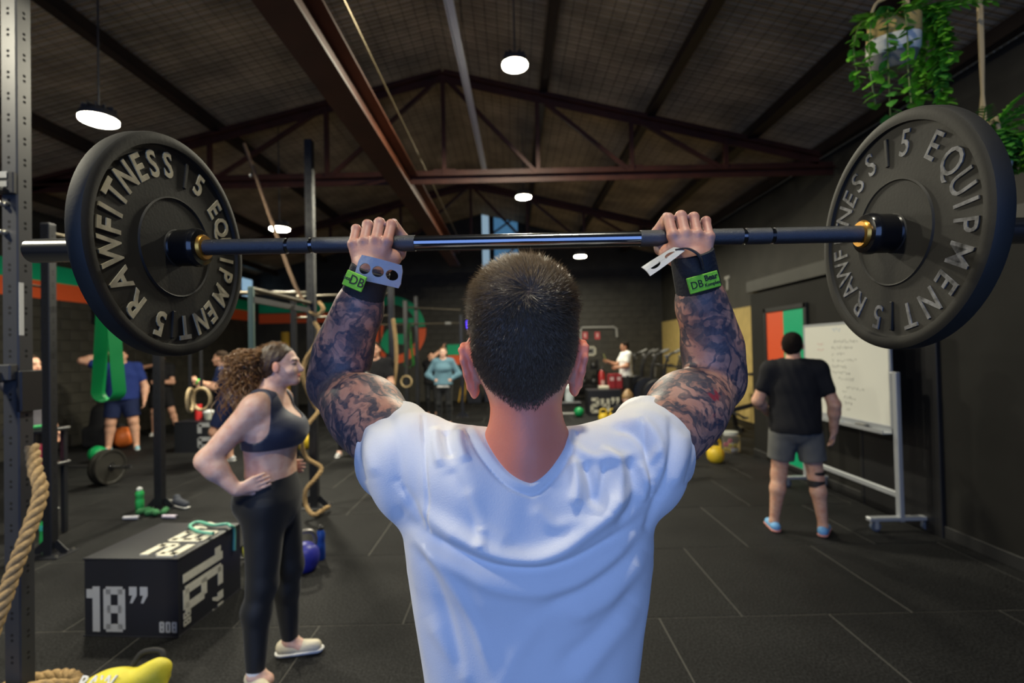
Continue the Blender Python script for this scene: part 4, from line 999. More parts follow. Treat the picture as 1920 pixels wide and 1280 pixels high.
def figure(label, base, face, h, J=None, g=1.0, fem=False, skin=SKIN_P, top=None, bottom=None, shoe=None, hair=None, res=0.008, head_turn=0.0, head_tilt=0.0, lean=0.0, extras=None, curl=0.45, group=None, sock=None, flare=1.0):
    """local frame: x = the person's right, y = forward, z = up, metres. face = direction (x, y) in the hall the person looks along"""
    fa = math.atan2(face[1], face[0]) - math.pi / 2; Rz = Matrix.Rotation(fa, 3, 'Z'); base = Vector(base)
    root = thing('person', label, 'person', tuple(base), group)
    A = Matrix.Rotation(-lean, 3, 'X')
    def up(x, y, z):    # things above the pelvis lean forward with the trunk
        p = A @ Vector((x, y, z - 0.53)); return (p + Vector((0, 0, 0.53))) * h
    sw = 0.104 * (0.92 if fem else 1.0) * (1 + (g - 1) * 0.5)
    D = {'pelvis': Vector((0, 0, 0.53)) * h, 'waist': up(0, 0, 0.62), 'chest': up(0, 0.0, 0.73), 'neck': up(0, -0.008, 0.83), 'head': up(0, 0.012, 0.930)}
    for s, q in ((1, 'R'), (-1, 'L')):
        D['hip' + q] = Vector((s * 0.052, 0, 0.515)) * h; D['knee' + q] = Vector((s * 0.062, 0.012, 0.285)) * h; D['ank' + q] = Vector((s * 0.068, -0.008, 0.045)) * h
        D['toe' + q] = None
        D['sh' + q] = up(s * sw, -0.005, 0.812); D['el' + q] = up(s * (sw + 0.035), -0.015, 0.64); D['wr' + q] = up(s * (sw + 0.04), 0.03, 0.50); D['hd' + q] = None; D['hn' + q] = None
    for k_, v in (J or {}).items(): D[k_] = Vector(v)
    def trunk(gr):
        s = SDF(); w = 0.092 * g * h; c = 0.100 * (0.93 if fem else 1.0) * g * h; hp = (0.100 if fem else 0.093) * g * h
        s.cone(D['pelvis'] + Vector((0, 0, -0.005 * h)), D['waist'], hp + gr, w * (0.86 if fem else 0.98) + gr, 0.05, sc=(1, 0.72, 1)); s.cone(D['waist'], D['chest'], w * (0.86 if fem else 0.98) + gr, c + gr, 0.05, sc=(1, 0.70, 1))
        s.cone(D['chest'], (D['shL'] + D['shR']) / 2 + Vector((0, 0, -0.035 * h)), c + gr, 0.085 * h + gr, 0.05, sc=(1, 0.66, 1))
        for q in 'RL': s.cone(D['neck'] + Vector((0, 0, -0.015 * h)), D['sh' + q], 0.036 * h + gr, 0.036 * h * (1 + (g - 1) * 0.4) + gr, 0.05)
        if fem:
            f = (A @ Vector((0, 1, 0)))
            s.ell(D['chest'] + f * 0.048 * h * g + Vector((0, 0, -0.004 * h)), (0.078 * h * g + gr, 0.046 * h * g + gr, 0.046 * h * g + gr), None, 0.05)
            s.ell(D['pelvis'] + Vector((0, -0.038 * h, -0.008 * h)), (0.090 * h * g + gr, 0.058 * h * g + gr, 0.062 * h + gr), None, 0.05)
        else: s.ell(D['pelvis'] + Vector((0, -0.03 * h, -0.012 * h)), (0.085 * h * g + gr, 0.052 * h * g + gr, 0.055 * h + gr), None, 0.05)
        return s
    ga = 1 + (g - 1) * 0.7
    def arm(s, q, gr, t0=0.0, t1=2.0, k=0.03):
        S, E, W_ = D['sh' + q], D['el' + q], D['wr' + q]
        u1 = min(t1, 1.0); s.cone(S.lerp(E, t0 if t0 < 1 else 1), S.lerp(E, u1), 0.034 * h * ga + gr, (0.034 - 0.007 * u1) * h * ga + gr, k)
        if t1 > 1:
            m = E.lerp(W_, 0.3); s.cone(E, m, 0.027 * h * ga + gr, 0.0265 * h * ga + gr, k); s.cone(m, E.lerp(W_, t1 - 1), 0.0265 * h * ga + gr, 0.0175 * h + gr, k)
    def leg(s, q, gr, t1=2.0, k=0.03, t0=0.0):
        Hh, K, An = D['hip' + q], D['knee' + q], D['ank' + q]
        s.cone(Hh.lerp(K, t0), Hh.lerp(K, min(t1, 1)), 0.054 * h * g + gr, (0.054 - 0.019 * min(t1, 1)) * h * g + gr, k)
        if t1 > 1:
            m = K.lerp(An, 0.3); bk = Vector((0, -0.010 * h, 0)); s.cone(K, m + bk, 0.034 * h * ga + gr, 0.034 * h * ga + gr, k); s.cone(m + bk, K.lerp(An, t1 - 1), 0.034 * h * ga + gr, (0.034 - 0.0135 * (t1 - 1)) * h * ga + gr, k)
    # ---- one continuous body
    Bd = trunk(-0.004)
    Bd.cone(D['neck'], D['head'] + Vector((0, -0.008, -0.02)) * h, 0.034 * h * ga, 0.031 * h * ga, 0.03)
    for q in 'RL':
        arm(Bd, q, 0); leg(Bd, q, 0); dr_ = D['hd' + q] or (D['wr' + q] - D['el' + q]); nn_ = D['hn' + q] or Vector((-1 if q == 'R' else 1, 0.3, 0))
        soft_hand(Bd, D['wr' + q], dr_, nn_, h / 1.75, curl)
        Bd.cone(D['ank' + q], D['ank' + q] + Vector((0, 0.03, -0.02)) * h, 0.022 * h, 0.02 * h, 0.02)
    Hd = D['head']; Hm = Matrix.Rotation(head_turn, 3, 'Z') @ Matrix.Rotation(head_tilt, 3, 'X'); hs = h / 1.75
    def hp_(x, y, z): return Hd + Hm @ (Vector((x, y, z)) * hs)
    def he(x, y, z, r, k=0.015, op='u'): Bd.ell(hp_(x, y, z), [a * hs for a in r], Hm, k, op)
    he(0, -0.008, 0.022, (0.074, 0.094, 0.088)); he(0, 0.028, -0.045, (0.058, 0.066, 0.068), 0.03); he(0, 0.070, -0.092, (0.028, 0.022, 0.020), 0.025)
    Bd.cone(hp_(0, 0.090, 0.004), hp_(0, 0.108, -0.034), 0.009 * hs, 0.013 * hs, 0.012); he(0, 0.080, 0.022, (0.05, 0.014, 0.012), 0.012)
    for sx in (-1, 1):
        he(sx * 0.032, 0.087, 0.002, (0.015, 0.011, 0.010), 0.006, 's'); he(sx * 0.031, 0.078, 0.001, (0.0125, 0.0125, 0.0115), 0.003); he(sx * 0.078, 0.0, -0.012, (0.010, 0.019, 0.031), 0.006); he(sx * 0.036, 0.062, -0.036, (0.024, 0.022, 0.02), 0.02)
    he(0, 0.092, -0.062, (0.022, 0.009, 0.006), 0.006); he(0, 0.103, -0.0615, (0.022, 0.006, 0.0022), 0.002, 's')
    def face_attrs(vs):
        L = np.array([(Matrix(Hm).transposed() @ (Vector(v) - Hd)) / hs for v in vs]) if len(vs) < 400000 else vs
        x, y, z = L.T; near = np.linalg.norm(L, axis=1) < 0.17
        lips = near * (y > 0.085) * (np.abs(x) < 0.024) * (np.abs(z + 0.062) < 0.009)
        eye = near * (y > 0.072) * (np.abs(np.abs(x) - 0.031) < 0.014) * (np.abs(z - 0.001) < 0.0055); brow = near * (y > 0.07) * (np.abs(np.abs(x) - 0.033) < 0.019) * (np.abs(z - 0.021) < 0.0045)
        ear = near * (np.abs(x) > 0.075) * (y < 0.03); sc = np.clip(eye * 0.9 + brow * 0.8, 0, 1)
        if hair and hair[0] in ('short', 'bun', 'pony', 'curly'): sc = np.maximum(sc, near * (z > 0.055) * (y < 0.05) * 0.9)
        return {'scalp': sc, 'flush': np.clip(lips * 0.8 + ear * 0.3, 0, 1), 'nail': np.zeros(len(vs))}
    def emit_(sd, name, m, rs=res, attrs=None, disp=None):
        vs, F = sd.mesh(rs, 2)
        at_ = attrs(vs) if attrs else None
        if disp is not None: vs = disp(vs, normals(vs, F))
        wv = vs @ np.array(Rz).T + np.array(base); return np_mesh(name, wv, F, m, root, attrs=at_)
    emit_(Bd, 'body', skin, res, face_attrs)
    def wrinkle(sc, amp):
        return lambda vs, n: vs + n * (vnoise(vs * np.array([1.3, 1.3, 0.8]), sc, 4) * amp)[:, None]
    if top:
        kind, m = top; T = trunk({'tee': 0.019, 'sweater': 0.014, 'bra': 0.007}[kind])
        nz = D['neck'].z
        if kind in ('tee', 'sweater'):
            for q in 'RL': arm(T, q, 0.013, 0.0, 1.93 if kind == 'sweater' else 0.58, 0.035)
            T.cone(D['pelvis'], D['waist'], 0.100 * g * h + 0.022, 0.096 * g * h + 0.016, 0.04, sc=(1, 0.80, 1))
            hemz = D['pelvis'].z + (-0.030 if kind == 'tee' else -0.005) * h
            T.plane((0, 0, hemz), (0, 0, -1))
            T.cone(D['neck'] + Vector((0, 0.01, 0.000)) * h, D['head'], 0.044 * h, 0.05 * h, 0.006, 's')
            if kind == 'sweater' and extras and 'undershirt' in extras:
                U = SDF(); U.cone(D['pelvis'] + Vector((0, 0, -0.03 * h)), D['waist'], 0.102 * g * h + 0.008, 0.09 * g * h, 0.02, sc=(1, 0.74, 1)); U.plane((0, 0, hemz + 0.01), (0, 0, 1)); U.plane((0, 0, hemz - 0.055), (0, 0, -1)); emit_(U, 'undershirt', extras['undershirt'])
            emit_(T, 'sweater' if kind == 'sweater' else 't_shirt', m, res, None, wrinkle(7, 0.004))
        elif kind == 'bra':
            # scooped sports bra: cut off under the bust, low at the neck, open at the armholes
            T.plane((0, 0, D['chest'].z - 0.050 * h), (0, 0, -1)); T.cone(D['neck'] + Vector((0, 0, -0.02 * h)), D['neck'] + Vector((0, 0, 0.1 * h)), 0.043 * h, 0.055 * h, 0.006, 's')
            T.ell(D['neck'] + Vector((0, 0.070 * h, 0.000 * h)), (0.046 * h, 0.080 * h, 0.066 * h), None, 0.006, 's'); T.ell(D['neck'] + Vector((0, -0.075 * h, -0.01 * h)), (0.044 * h, 0.062 * h, 0.060 * h), None, 0.006, 's')
            for q in 'RL':
                s_ = D['sh' + q]; T.cone(s_ + Vector(((0.014 if q == 'R' else -0.014) * h, 0, 0.06 * h)), s_ + Vector(((0.012 if q == 'R' else -0.012) * h, 0.0, -0.058 * h)), 0.046 * h, 0.044 * h, 0.006, 's')
            emit_(T, 'sports_bra', m, min(res, 0.005))
    if bottom:
        kind, m = bottom; P = SDF(); gr = {'shorts': 0.014, 'leggings': 0.005, 'pants': 0.012}[kind]; tr = trunk(gr); P.p = [p for i, p in enumerate(tr.p) if i == 0 or i >= 5]; P.p = [p for p in P.p if not (p[0] == 'e' and p[1][2] > D['waist'].z)]
        for q in 'RL':
            leg(P, q, gr, {'shorts': 0.80, 'leggings': 1.93, 'pants': 1.9}[kind] if not (extras and 'short_len' in extras) else extras['short_len'], 0.03)
            if kind == 'shorts':
                L_ = extras.get('short_len', 0.80) if extras else 0.8; K_ = D['hip' + q].lerp(D['knee' + q], L_); P.cone(D['hip' + q].lerp(D['knee' + q], 0.15), K_, 0.056 * h * g + gr, 0.047 * h * g * flare + gr, 0.02)
                ax = (D['knee' + q] - D['hip' + q]).normalized(); P.fn(lambda X, a=np.array(K_), n=np.array(ax): np.maximum(-((X - a) @ n), np.sqrt(((X - a) ** 2).sum(-1)) - 0.09 * h), 0.003)
        wz = D['waist'].z + (0.005 if fem else -0.025) * h; P.plane((0, 0, wz), tuple(A @ Vector((0, 0, 1))))
        emit_(P, {'shorts': 'shorts', 'leggings': 'leggings', 'pants': 'trousers'}[kind], m, res, None, wrinkle(9, 0.003 if kind != 'leggings' else 0.0008))
    if shoe:
        for q in 'RL':
            a = D['ank' + q]; td = D['toe' + q] or Vector((0.25 if q == 'R' else -0.25, 1, 0)); td = Vector((td.x, td.y, 0)).normalized(); z0 = a.z - 0.045 * h; hf = h / 1.75
            gd = Vector((a.x, a.y, z0))
            U = SDF(); U.cone(gd - td * 0.035 * hf + Vector((0, 0, 0.045 * hf)), gd + td * 0.135 * hf + Vector((0, 0, 0.032 * hf)), 0.040 * hf, 0.034 * hf, 0.02); U.cone(gd + Vector((0, 0, 0.05 * hf)), gd + Vector((0, 0, 0.088 * hf)), 0.036 * hf, 0.033 * hf, 0.02); U.plane((0, 0, z0 + 0.014), (0, 0, -1)); U.plane((0, 0, z0 + 0.100 * hf), (0, 0, 1))
            S_ = SDF(); S_.cone(gd - td * 0.038 * hf + Vector((0, 0, 0.03)), gd + td * 0.145 * hf + Vector((0, 0, 0.03)), 0.045 * hf, 0.040 * hf, 0.02); S_.plane((0, 0, z0 + 0.002), (0, 0, -1), 0.003); S_.plane((0, 0, z0 + 0.022), (0, 0, 1), 0.003)
            sh_ = emit_(U, 'shoe', shoe[0], min(res, 0.006)); so = emit_(S_, 'sole', shoe[1], min(res, 0.006)); so.parent = sh_
            if sock:
                K = SDF(); K.cone(a + Vector((0, 0, 0.005)), a + Vector((0, 0, 0.05 * hf)), 0.0245 * h, 0.0235 * h, 0.01); K.plane((0, 0, a.z + 0.04 * hf), (0, 0, 1)); emit_(K, 'sock', sock, min(res, 0.006))
    if hair:
        st, m = hair; G = SDF()
        G.ell(hp_(0, -0.016, 0.030), [a * hs for a in (0.081, 0.097, 0.090)], Hm, 0.02)
        G.ell(hp_(0, -0.040, -0.010), [a * hs for a in (0.074, 0.066, 0.085)], Hm, 0.03)
        fr = Hm @ Vector((0, 1, 0)); upv = Hm @ Vector((0, 0, 1)); cutn = (fr * 0.75 - upv * 0.66).normalized()
        G.plane(hp_(0, 0.052, 0.045), cutn, 0.015)
        G.plane(hp_(0, 0, -0.070 if st == 'short' else -0.072), (fr * 0.5 - upv).normalized(), 0.01)
        for sx in (-1, 1): G.ell(hp_(sx * 0.085, 0.008, -0.020), [a * hs for a in (0.026, 0.030, 0.038)], Hm, 0.008, 's')
        if st == 'bun': G.ell(hp_(0, -0.085, 0.075), [a * hs for a in (0.04, 0.04, 0.036)], Hm, 0.012)
        if st == 'pony': G.chain([hp_(0, -0.09, 0.05), hp_(0, -0.135, 0.01), hp_(0, -0.135, -0.10), hp_(0, -0.12, -0.17)], [0.026 * hs, 0.032 * hs, 0.027 * hs, 0.010 * hs], 0.015)
        emit_(G, 'hair', m, min(res, 0.006), None, wrinkle(28, 0.0025))
    return root, D, Rz, base, hp_
WHT = cloth('white_tee', (0.72, 0.72, 0.70)); BLK = cloth('black_tee', (0.014, 0.014, 0.016)); NVY = cloth('navy_cloth', (0.014, 0.022, 0.070)); BLU = cloth('royal_blue_tee', (0.018, 0.035, 0.17)); GRY = cloth('grey_short_cloth', (0.115, 0.115, 0.11)); BLG = mat('black_leggings', (0.011, 0.012, 0.014), 0.6, spec=0.35, sheen=0.1); TEAL = cloth('dusty_blue_sweater', (0.12, 0.23, 0.30)); DRK = cloth('charcoal_cloth', (0.03, 0.03, 0.032)); GTEE = cloth('grey_tee', (0.10, 0.095, 0.11))
WSO = mat('white_sole', (0.7, 0.7, 0.68), 0.6); HBR = mat('dark_brown_hair', (0.022, 0.013, 0.008), 0.9, spec=0.15, bump=(90, 0.8)); HBL = mat('blond_hair', (0.32, 0.19, 0.08), 0.5, bump=(90, 0.8)); HGI = mat('light_brown_hair', (0.14, 0.075, 0.035), 0.5, bump=(90, 0.8)); HBK = mat('black_hair', (0.014, 0.010, 0.008), 0.95, spec=0.1, bump=(90, 0.8))
def shoe(n, c): return (mat(n, c, 0.7, bump=(80, 0.3)), WSO)
# ---- woman beside the jump box, in profile, hand on hip
HCU = mat('curly_brown_hair', (0.22, 0.11, 0.040), 0.45, spec=0.5)
w_root, WD, WR, WBASE, whp = figure('woman with curly ponytail in navy sports bra and black leggings, hand on hip', (-1.275, 2.62, 0), (1, 0.12), 1.70,
    J={'shR': (0.152, -0.020, 1.372), 'elR': (0.215, -0.215, 1.135), 'wrR': (0.212, -0.085, 0.985), 'hdR': (-0.16, 1.0, 0.30), 'hnR': (-1, -0.15, 0.1),
       'elL': (-0.30, -0.15, 1.15), 'wrL': (-0.205, -0.03, 0.99), 'hdL': (0.1, 1, 0.1), 'hnL': (1, 0, 0),
       'hipR': (0.085, -0.005, 0.88), 'hipL': (-0.085, 0.01, 0.88), 'kneeR': (0.115, -0.010, 0.49), 'ankR': (0.165, -0.030, 0.078), 'toeR': (0.75, 0.7, 0),
       'kneeL': (-0.09, 0.055, 0.49), 'ankL': (-0.11, 0.045, 0.078), 'toeL': (-0.05, 1, 0), 'head': (0.0, 0.055, 1.575), 'neck': (0, 0.0, 1.405)},
    g=1.12, fem=True, skin=SKIN_P, top=('bra', mat('navy_sports_fabric', (0.012, 0.018, 0.045), 0.55, sheen=0.2)), bottom=('leggings', BLG), shoe=(mat('pale_trainer_mesh', (0.62, 0.56, 0.42), 0.75, bump=(90, 0.5)), WSO), hair=('curly', mat('pulled_back_hair', (0.045, 0.022, 0.010), 0.45, bump=(110, 0.9))), res=0.0048, head_tilt=0.06, curl=0.12, sock=mat('white_sock', (0.75, 0.75, 0.75), 0.9))
def wl(p): return WR @ Vector(p) + WBASE
cb = MB()       # curls of the ponytail
rc = random.Random(11)
for i in range(420):
    a0 = whp(rc.uniform(-0.03, 0.03), -0.085 + rc.uniform(-0.02, 0.02), 0.050 + rc.uniform(-0.03, 0.03))
    th = rc.uniform(0, 6.28); sp = rc.uniform(0.2, 1.0); end = a0 + Vector((0.10 * sp * math.cos(th), -0.115 + 0.12 * sp * math.sin(th), rc.uniform(-0.31, 0.0)))
    mid = a0 + Vector((0.105 * sp * math.cos(th), -0.105 + 0.095 * sp * math.sin(th), rc.uniform(-0.03, 0.065)))
    pts = []; n = 30; rr = rc.uniform(0.009, 0.017); ph = rc.uniform(0, 6.28); tw = rc.choice((-1, 1)) * rc.uniform(24, 36)
    for j in range(n + 1):
        t = j / n; p = a0 * (1 - t) ** 2 + mid * 2 * t * (1 - t) + end * t * t; r_ = rr * min(1, t * 3)
        pts.append(wl(p + Vector((r_ * math.cos(ph + tw * t), r_ * math.sin(ph + tw * t), 0))))
    cb.tube(pts, [0.0034 * (1 - 0.6 * j / n) for j in range(n + 1)], 4, caps=False)
cb.build('curly_ponytail', HCU, w_root, smooth=80)
fz = MB()
for i in range(90):
    x = rc.uniform(-0.06, 0.06); y = rc.uniform(-0.09, 0.05); p = whp(x * 1.2, y, 0.118 - 3.5 * y * y - 5 * x * x + 0.002); pts = [wl(p + Vector((rc.uniform(-0.006, 0.006) * j, -0.008 * j, rc.uniform(0.0, 0.0035) * j))) for j in range(5)]
    fz.tube(pts, [0.0011, 0.001, 0.0009, 0.0007, 0.0004], 3, caps=False)
fz.build('flyaway_hair', HCU, w_root, smooth=80)
# ---- man at the whiteboard
wb_root, MD_, MR_, MB_, mhp = figure('man in black t-shirt and grey shorts reading the whiteboard, seen from behind', (2.42, 4.30, 0), (0.35, 1), 1.73,
    J={'elR': (0.290, -0.02, 1.105), 'wrR': (0.300, 0.065, 0.870), 'elL': (-0.285, 0.0, 1.13), 'wrL': (-0.185, 0.19, 1.00), 'hdL': (0.5, 0.8, 0.1), 'hnL': (1, 0, 0.5),
       'ankR': (0.185, 0.0, 0.078), 'kneeR': (0.145, 0.02, 0.49), 'ankL': (-0.185, 0.02, 0.078), 'kneeL': (-0.135, 0.03, 0.49), 'toeR': (0.4, 1, 0), 'toeL': (-0.2, 1, 0)},
    g=1.0, skin=SKIN_T, extras={'short_len': 0.66}, top=('tee', BLK), bottom=('shorts', GRY), shoe=(mat('sky_blue_trainer', (0.16, 0.40, 0.70), 0.65, bump=(80, 0.4)), mat('red_white_sole', (0.62, 0.25, 0.20), 0.6)), hair=('short', HBK), res=0.006, head_turn=-0.25, flare=1.12)
kb = SDF(); k_ = MD_['kneeR']; kb.cone(k_ + Vector((0, -0.010, -0.085)), k_ + Vector((0, 0, 0.03)), 0.066, 0.066, 0.01); kb.plane((0, 0, k_.z - 0.085), (0, 0, -1)); kb.plane((0, 0, k_.z - 0.025), (0, 0, 1))
vs, F = kb.mesh(0.006, 1); np_mesh('knee_strap', vs @ np.array(MR_).T + np.array(MB_), F, mat('black_neoprene', (0.016, 0.013, 0.012), 0.7), wb_root)
kb = SDF(); kb.cone(k_ + Vector((0, 0.0, 0.02)), k_ + Vector((0, 0, 0.08)), 0.068, 0.070, 0.01); kb.plane((0, 0, k_.z + 0.015), (0, 0, -1)); kb.plane((0, 0, k_.z + 0.05), (0, 0, 1))
vs, F = kb.mesh(0.006, 1); np_mesh('knee_strap', vs @ np.array(MR_).T + np.array(MB_), F, MATS['black_neoprene'], wb_root)
# ---- woman in the blue sweater
akimbo = {'elR': (0.335, -0.03, 1.12), 'wrR': (0.19, 0.05, 1.02), 'hdR': (-0.6, 0.6, -0.3), 'hnR': (-0.5, -0.6, 0), 'elL': (-0.335, -0.03, 1.12), 'wrL': (-0.19, 0.05, 1.02), 'hdL': (0.6, 0.6, -0.3), 'hnL': (0.5, -0.6, 0)}
figure('woman in dusty blue sweater and black leggings, hands on hips, by the back wall', (-1.50, 10.8, 0), (0.05, -1), 1.72, J=akimbo, fem=True, g=1.02, skin=SKIN_P, top=('sweater', TEAL), bottom=('leggings', BLG), shoe=shoe('dark_trainer', (0.03, 0.03, 0.035)), hair=('bun', HGI), extras={'undershirt': WHT})
figure('person in dark clothes with one hand raised, half hidden behind the blue sweater', (-2.05, 12.6, 0), (0.2, -1), 1.62, J={'elR': (-0.02, 0.14, 1.46), 'wrR': (-0.30, 0.06, 1.70), 'hdR': (-0.3, 0, 1)} , fem=True, skin=SKIN_T, top=('tee', BLK), bottom=('leggings', BLG), shoe=MATS and shoe('dark_trainer', (0.03, 0.03, 0.035)), hair=('short', HBK), res=0.010)
# ---- man in the white tee holding up a phone
wt_root, TD, TR, TB, thp = figure('man in white t-shirt in profile holding up a phone near the bikes', (2.86, 12.6, 0), (-1, -0.12), 1.76, J={'elR': (0.22, 0.17, 1.16), 'wrR': (0.13, 0.43, 1.27), 'hdR': (-0.1, 1, 0.35), 'elL': (-0.25, 0.06, 1.15), 'wrL': (-0.2, 0.28, 1.12)}, skin=SKIN_O, top=('tee', WHT), bottom=('shorts', DRK), shoe=shoe('dark_trainer', (0.03, 0.03, 0.035)), hair=('bun', HBK), head_tilt=-0.15)
phone = tag(MB().box((2.31, 12.50, 1.385), (0.012, 0.075, 0.15), rotm(0, R(-18), 0), 0.003).build('phone', mat('phone_yellow_case', (0.50, 0.52, 0.16), 0.5), None), 'small pale yellow phone held up by the man in the white t-shirt', 'phone')
# ---- person sitting on the floor, blond, head bowed
figure('blond person in black sitting on the floor with head bowed, arm stretched out', (1.70, 7.3, -0.665), (-0.45, -1), 1.68, J={'pelvis': (0, 0, 0.84), 'kneeR': (0.14, 0.34, 1.12), 'kneeL': (-0.14, 0.36, 1.13), 'ankR': (0.17, 0.55, 0.742), 'ankL': (-0.17, 0.57, 0.742), 'elL': (-0.40, 0.02, 1.29), 'wrL': (-0.62, 0.02, 1.20), 'elR': (0.26, 0.10, 1.12), 'wrR': (0.22, 0.34, 1.10), 'head': (0.0, 0.13, 1.545)}, fem=True, skin=SKIN_P, top=('tee', BLK), bottom=('leggings', BLG), shoe=shoe('dark_trainer', (0.03, 0.03, 0.035)), hair=('bun', HBL), head_tilt=-0.75, lean=0.12, res=0.008)
# ---- man with crossed arms and his neighbour behind the lifter's left arm
crossed = {'elR': (0.245, 0.09, 1.16), 'wrR': (-0.03, 0.22, 1.19), 'hdR': (-1, -0.05, 0.05), 'hnR': (0, -1, 0), 'elL': (-0.245, 0.09, 1.15), 'wrL': (0.03, 0.255, 1.15), 'hdL': (1, -0.05, 0.1), 'hnL': (0, -1, 0)}
figure('man in black t-shirt with arms crossed, standing under the round mural', (-2.08, 7.55, 0), (0.1, -1), 1.80, J=crossed, skin=SKIN_T, top=('tee', BLK), bottom=('shorts', BLK), shoe=shoe('pale_trainer', (0.5, 0.5, 0.5)), hair=('short', HBR))
figure('person in black leggings and pale trainers mostly hidden behind the lifter\'s tattooed left arm', (-2.62, 7.95, 0), (0.3, -1), 1.70, J={'elR': (0.24, 0.05, 1.12), 'wrR': (0.08, 0.22, 1.15), 'elL': (-0.24, 0.06, 1.14), 'wrL': (-0.12, 0.25, 1.18), 'ankR': (0.15, 0, 0.078), 'ankL': (-0.12, 0.05, 0.078)}, fem=True, skin=SKIN_P, top=('tee', DRK), bottom=('leggings', BLG), shoe=shoe('pale_trainer', (0.5, 0.5, 0.5)), hair=('short', HBR))
# ---- men on the left
figure('stocky man in royal blue t-shirt and navy shorts with a hand behind his head', (-6.93, 8.85, 0), (0.55, -1), 1.80, J={'elR': (0.56, -0.05, 1.60), 'wrR': (0.22, -0.14, 1.72), 'hdR': (-1, 0.2, 0.3), 'elL': (-0.33, -0.02, 1.10), 'wrL': (-0.33, 0.08, 0.86), 'ankR': (0.20, 0.0, 0.08), 'kneeR': (0.16, 0.02, 0.51), 'ankL': (-0.20, 0.02, 0.08), 'kneeL': (-0.16, 0.03, 0.51)}, g=1.25, skin=SKIN_T, top=('tee', BLU), bottom=('shorts', NVY), shoe=shoe('light_blue_trainer', (0.30, 0.55, 0.65)), hair=('short', HBR))
figure('man in black t-shirt and shorts with elbow raised, behind the dark rig post', (-7.42, 10.5, 0), (0.6, -1), 1.75, J={'elR': (0.36, 0.10, 1.40), 'wrR': (0.10, 0.28, 1.47), 'elL': (-0.22, 0.12, 1.10), 'wrL': (0.0, 0.30, 1.12), 'kneeL': (-0.20, 0.05, 0.50), 'ankL': (-0.30, 0, 0.078)}, skin=SKIN_T, top=('tee', BLK), bottom=('shorts', BLK), shoe=shoe('pale_trainer', (0.5, 0.5, 0.5)), hair=('short', HBR))
nv_root, ND, NR, NB_, nhp = figure('man in navy t-shirt with a bright green watch, partly behind the woman\'s curls', (-4.36, 7.6, 0), (-1, -0.35), 1.72, J={'elL': (-0.24, 0.12, 1.17), 'wrL': (-0.16, 0.36, 1.27), 'elR': (0.24, 0.10, 1.16), 'wrR': (0.14, 0.34, 1.22), 'kneeL': (-0.11, 0.16, 0.50), 'ankL': (-0.11, 0.05, 0.08), 'ankR': (0.12, -0.02, 0.08)}, skin=SKIN_T, top=('tee', NVY), bottom=('shorts', NVY), shoe=shoe('light_grey_trainer', (0.35, 0.36, 0.38)), hair=('short', HBR), lean=0.08)
p0 = NR @ (ND['wrL'].lerp(ND['elL'], 0.12)) + NB_; d0 = NR @ (ND['wrL'] - ND['elL'])
MB().torus(p0, 0.036, 0.012, d0, 20, 8).build('watch', mat('bright_green_watch', (0.02, 0.62, 0.05), 0.5), nv_root)
figure('person in grey t-shirt touching their face between the rack and the left rig post', (-5.14, 5.30, 0), (1, -0.1), 1.70, J={'elR': (0.24, 0.16, 1.25), 'wrR': (0.06, 0.20, 1.44), 'hdR': (-0.2, -0.2, 1)}, fem=True, skin=SKIN_T, top=('tee', GTEE), bottom=('shorts', BLK), shoe=shoe('pale_trainer', (0.5, 0.5, 0.5)), hair=('short', HBR))
# ================================================================ racks, rigs, ropes
M_RIG = mat('black_powder_coat', (0.013, 0.014, 0.018), 0.38, spec=0.5, bump=(200, 0.1)); M_HOLE_SHADE = mat('hole_shade', (0.002, 0.002, 0.002), 0.9); M_BOLT = mat('zinc_bolt', (0.6, 0.58, 0.5), 0.3, 0.9); M_PIPE = mat('worn_pull_up_pipe', (0.10, 0.085, 0.06), 0.4, 0.6)
M_ROPE = mat('manila_rope', (0.34, 0.225, 0.10), 0.85, var=(60, 0.35), bump=(180, 0.5)); M_DROPE = mat('dark_worn_rope', (0.16, 0.10, 0.06), 0.85, var=(60, 0.3))
M_RIGG = mat('grey_powder_coat', (0.040, 0.041, 0.045), 0.40, spec=0.5)
def upright(parent, x, y, h, w=0.075, holes=True, step=0.10, plate=True, y_side=None, m=None):
    p = MB().box((x, y, h / 2), (w, w, h), None, 0.006).build('upright_post', m or M_RIG, parent, smooth=0)
    if holes:
        b = MB(); z = 0.25
        while z < h - 0.05:
            for dz in (0, 0.024):
                b.cyl((x - 0.0, y - w / 2 - 0.0006, z + dz), (x, y - w / 2 + 0.004, z + dz), 0.0072, n=8); b.cyl((x + w / 2 + 0.0006, y, z + dz), (x + w / 2 - 0.004, y, z + dz), 0.0072, n=8)  # black discs painted on for the dark inside the holes
            z += step
        b.build('hole_shade_discs', M_HOLE_SHADE, p, 'stuff')
    if plate:
        b = MB().box((x, y, 0.005), (0.30, 0.22, 0.010), None, 0.002)
        for sx in (-1, 1):
            b.bar((x + sx * 0.13, y, 0.01), (x + sx * w / 2, y, 0.10), 0.06, 0.008, (0, 1, 0))
        b.build('foot_plate', M_RIG, parent, smooth=0)
        q = MB()
        for sx in (-1, 1):
            for sy in (-1, 1): q.cyl((x + sx * 0.12, y + sy * 0.08, 0.01), (x + sx * 0.12, y + sy * 0.08, 0.022), 0.011, n=6)
        q.build('anchor_bolts', M_BOLT, parent)
    return p
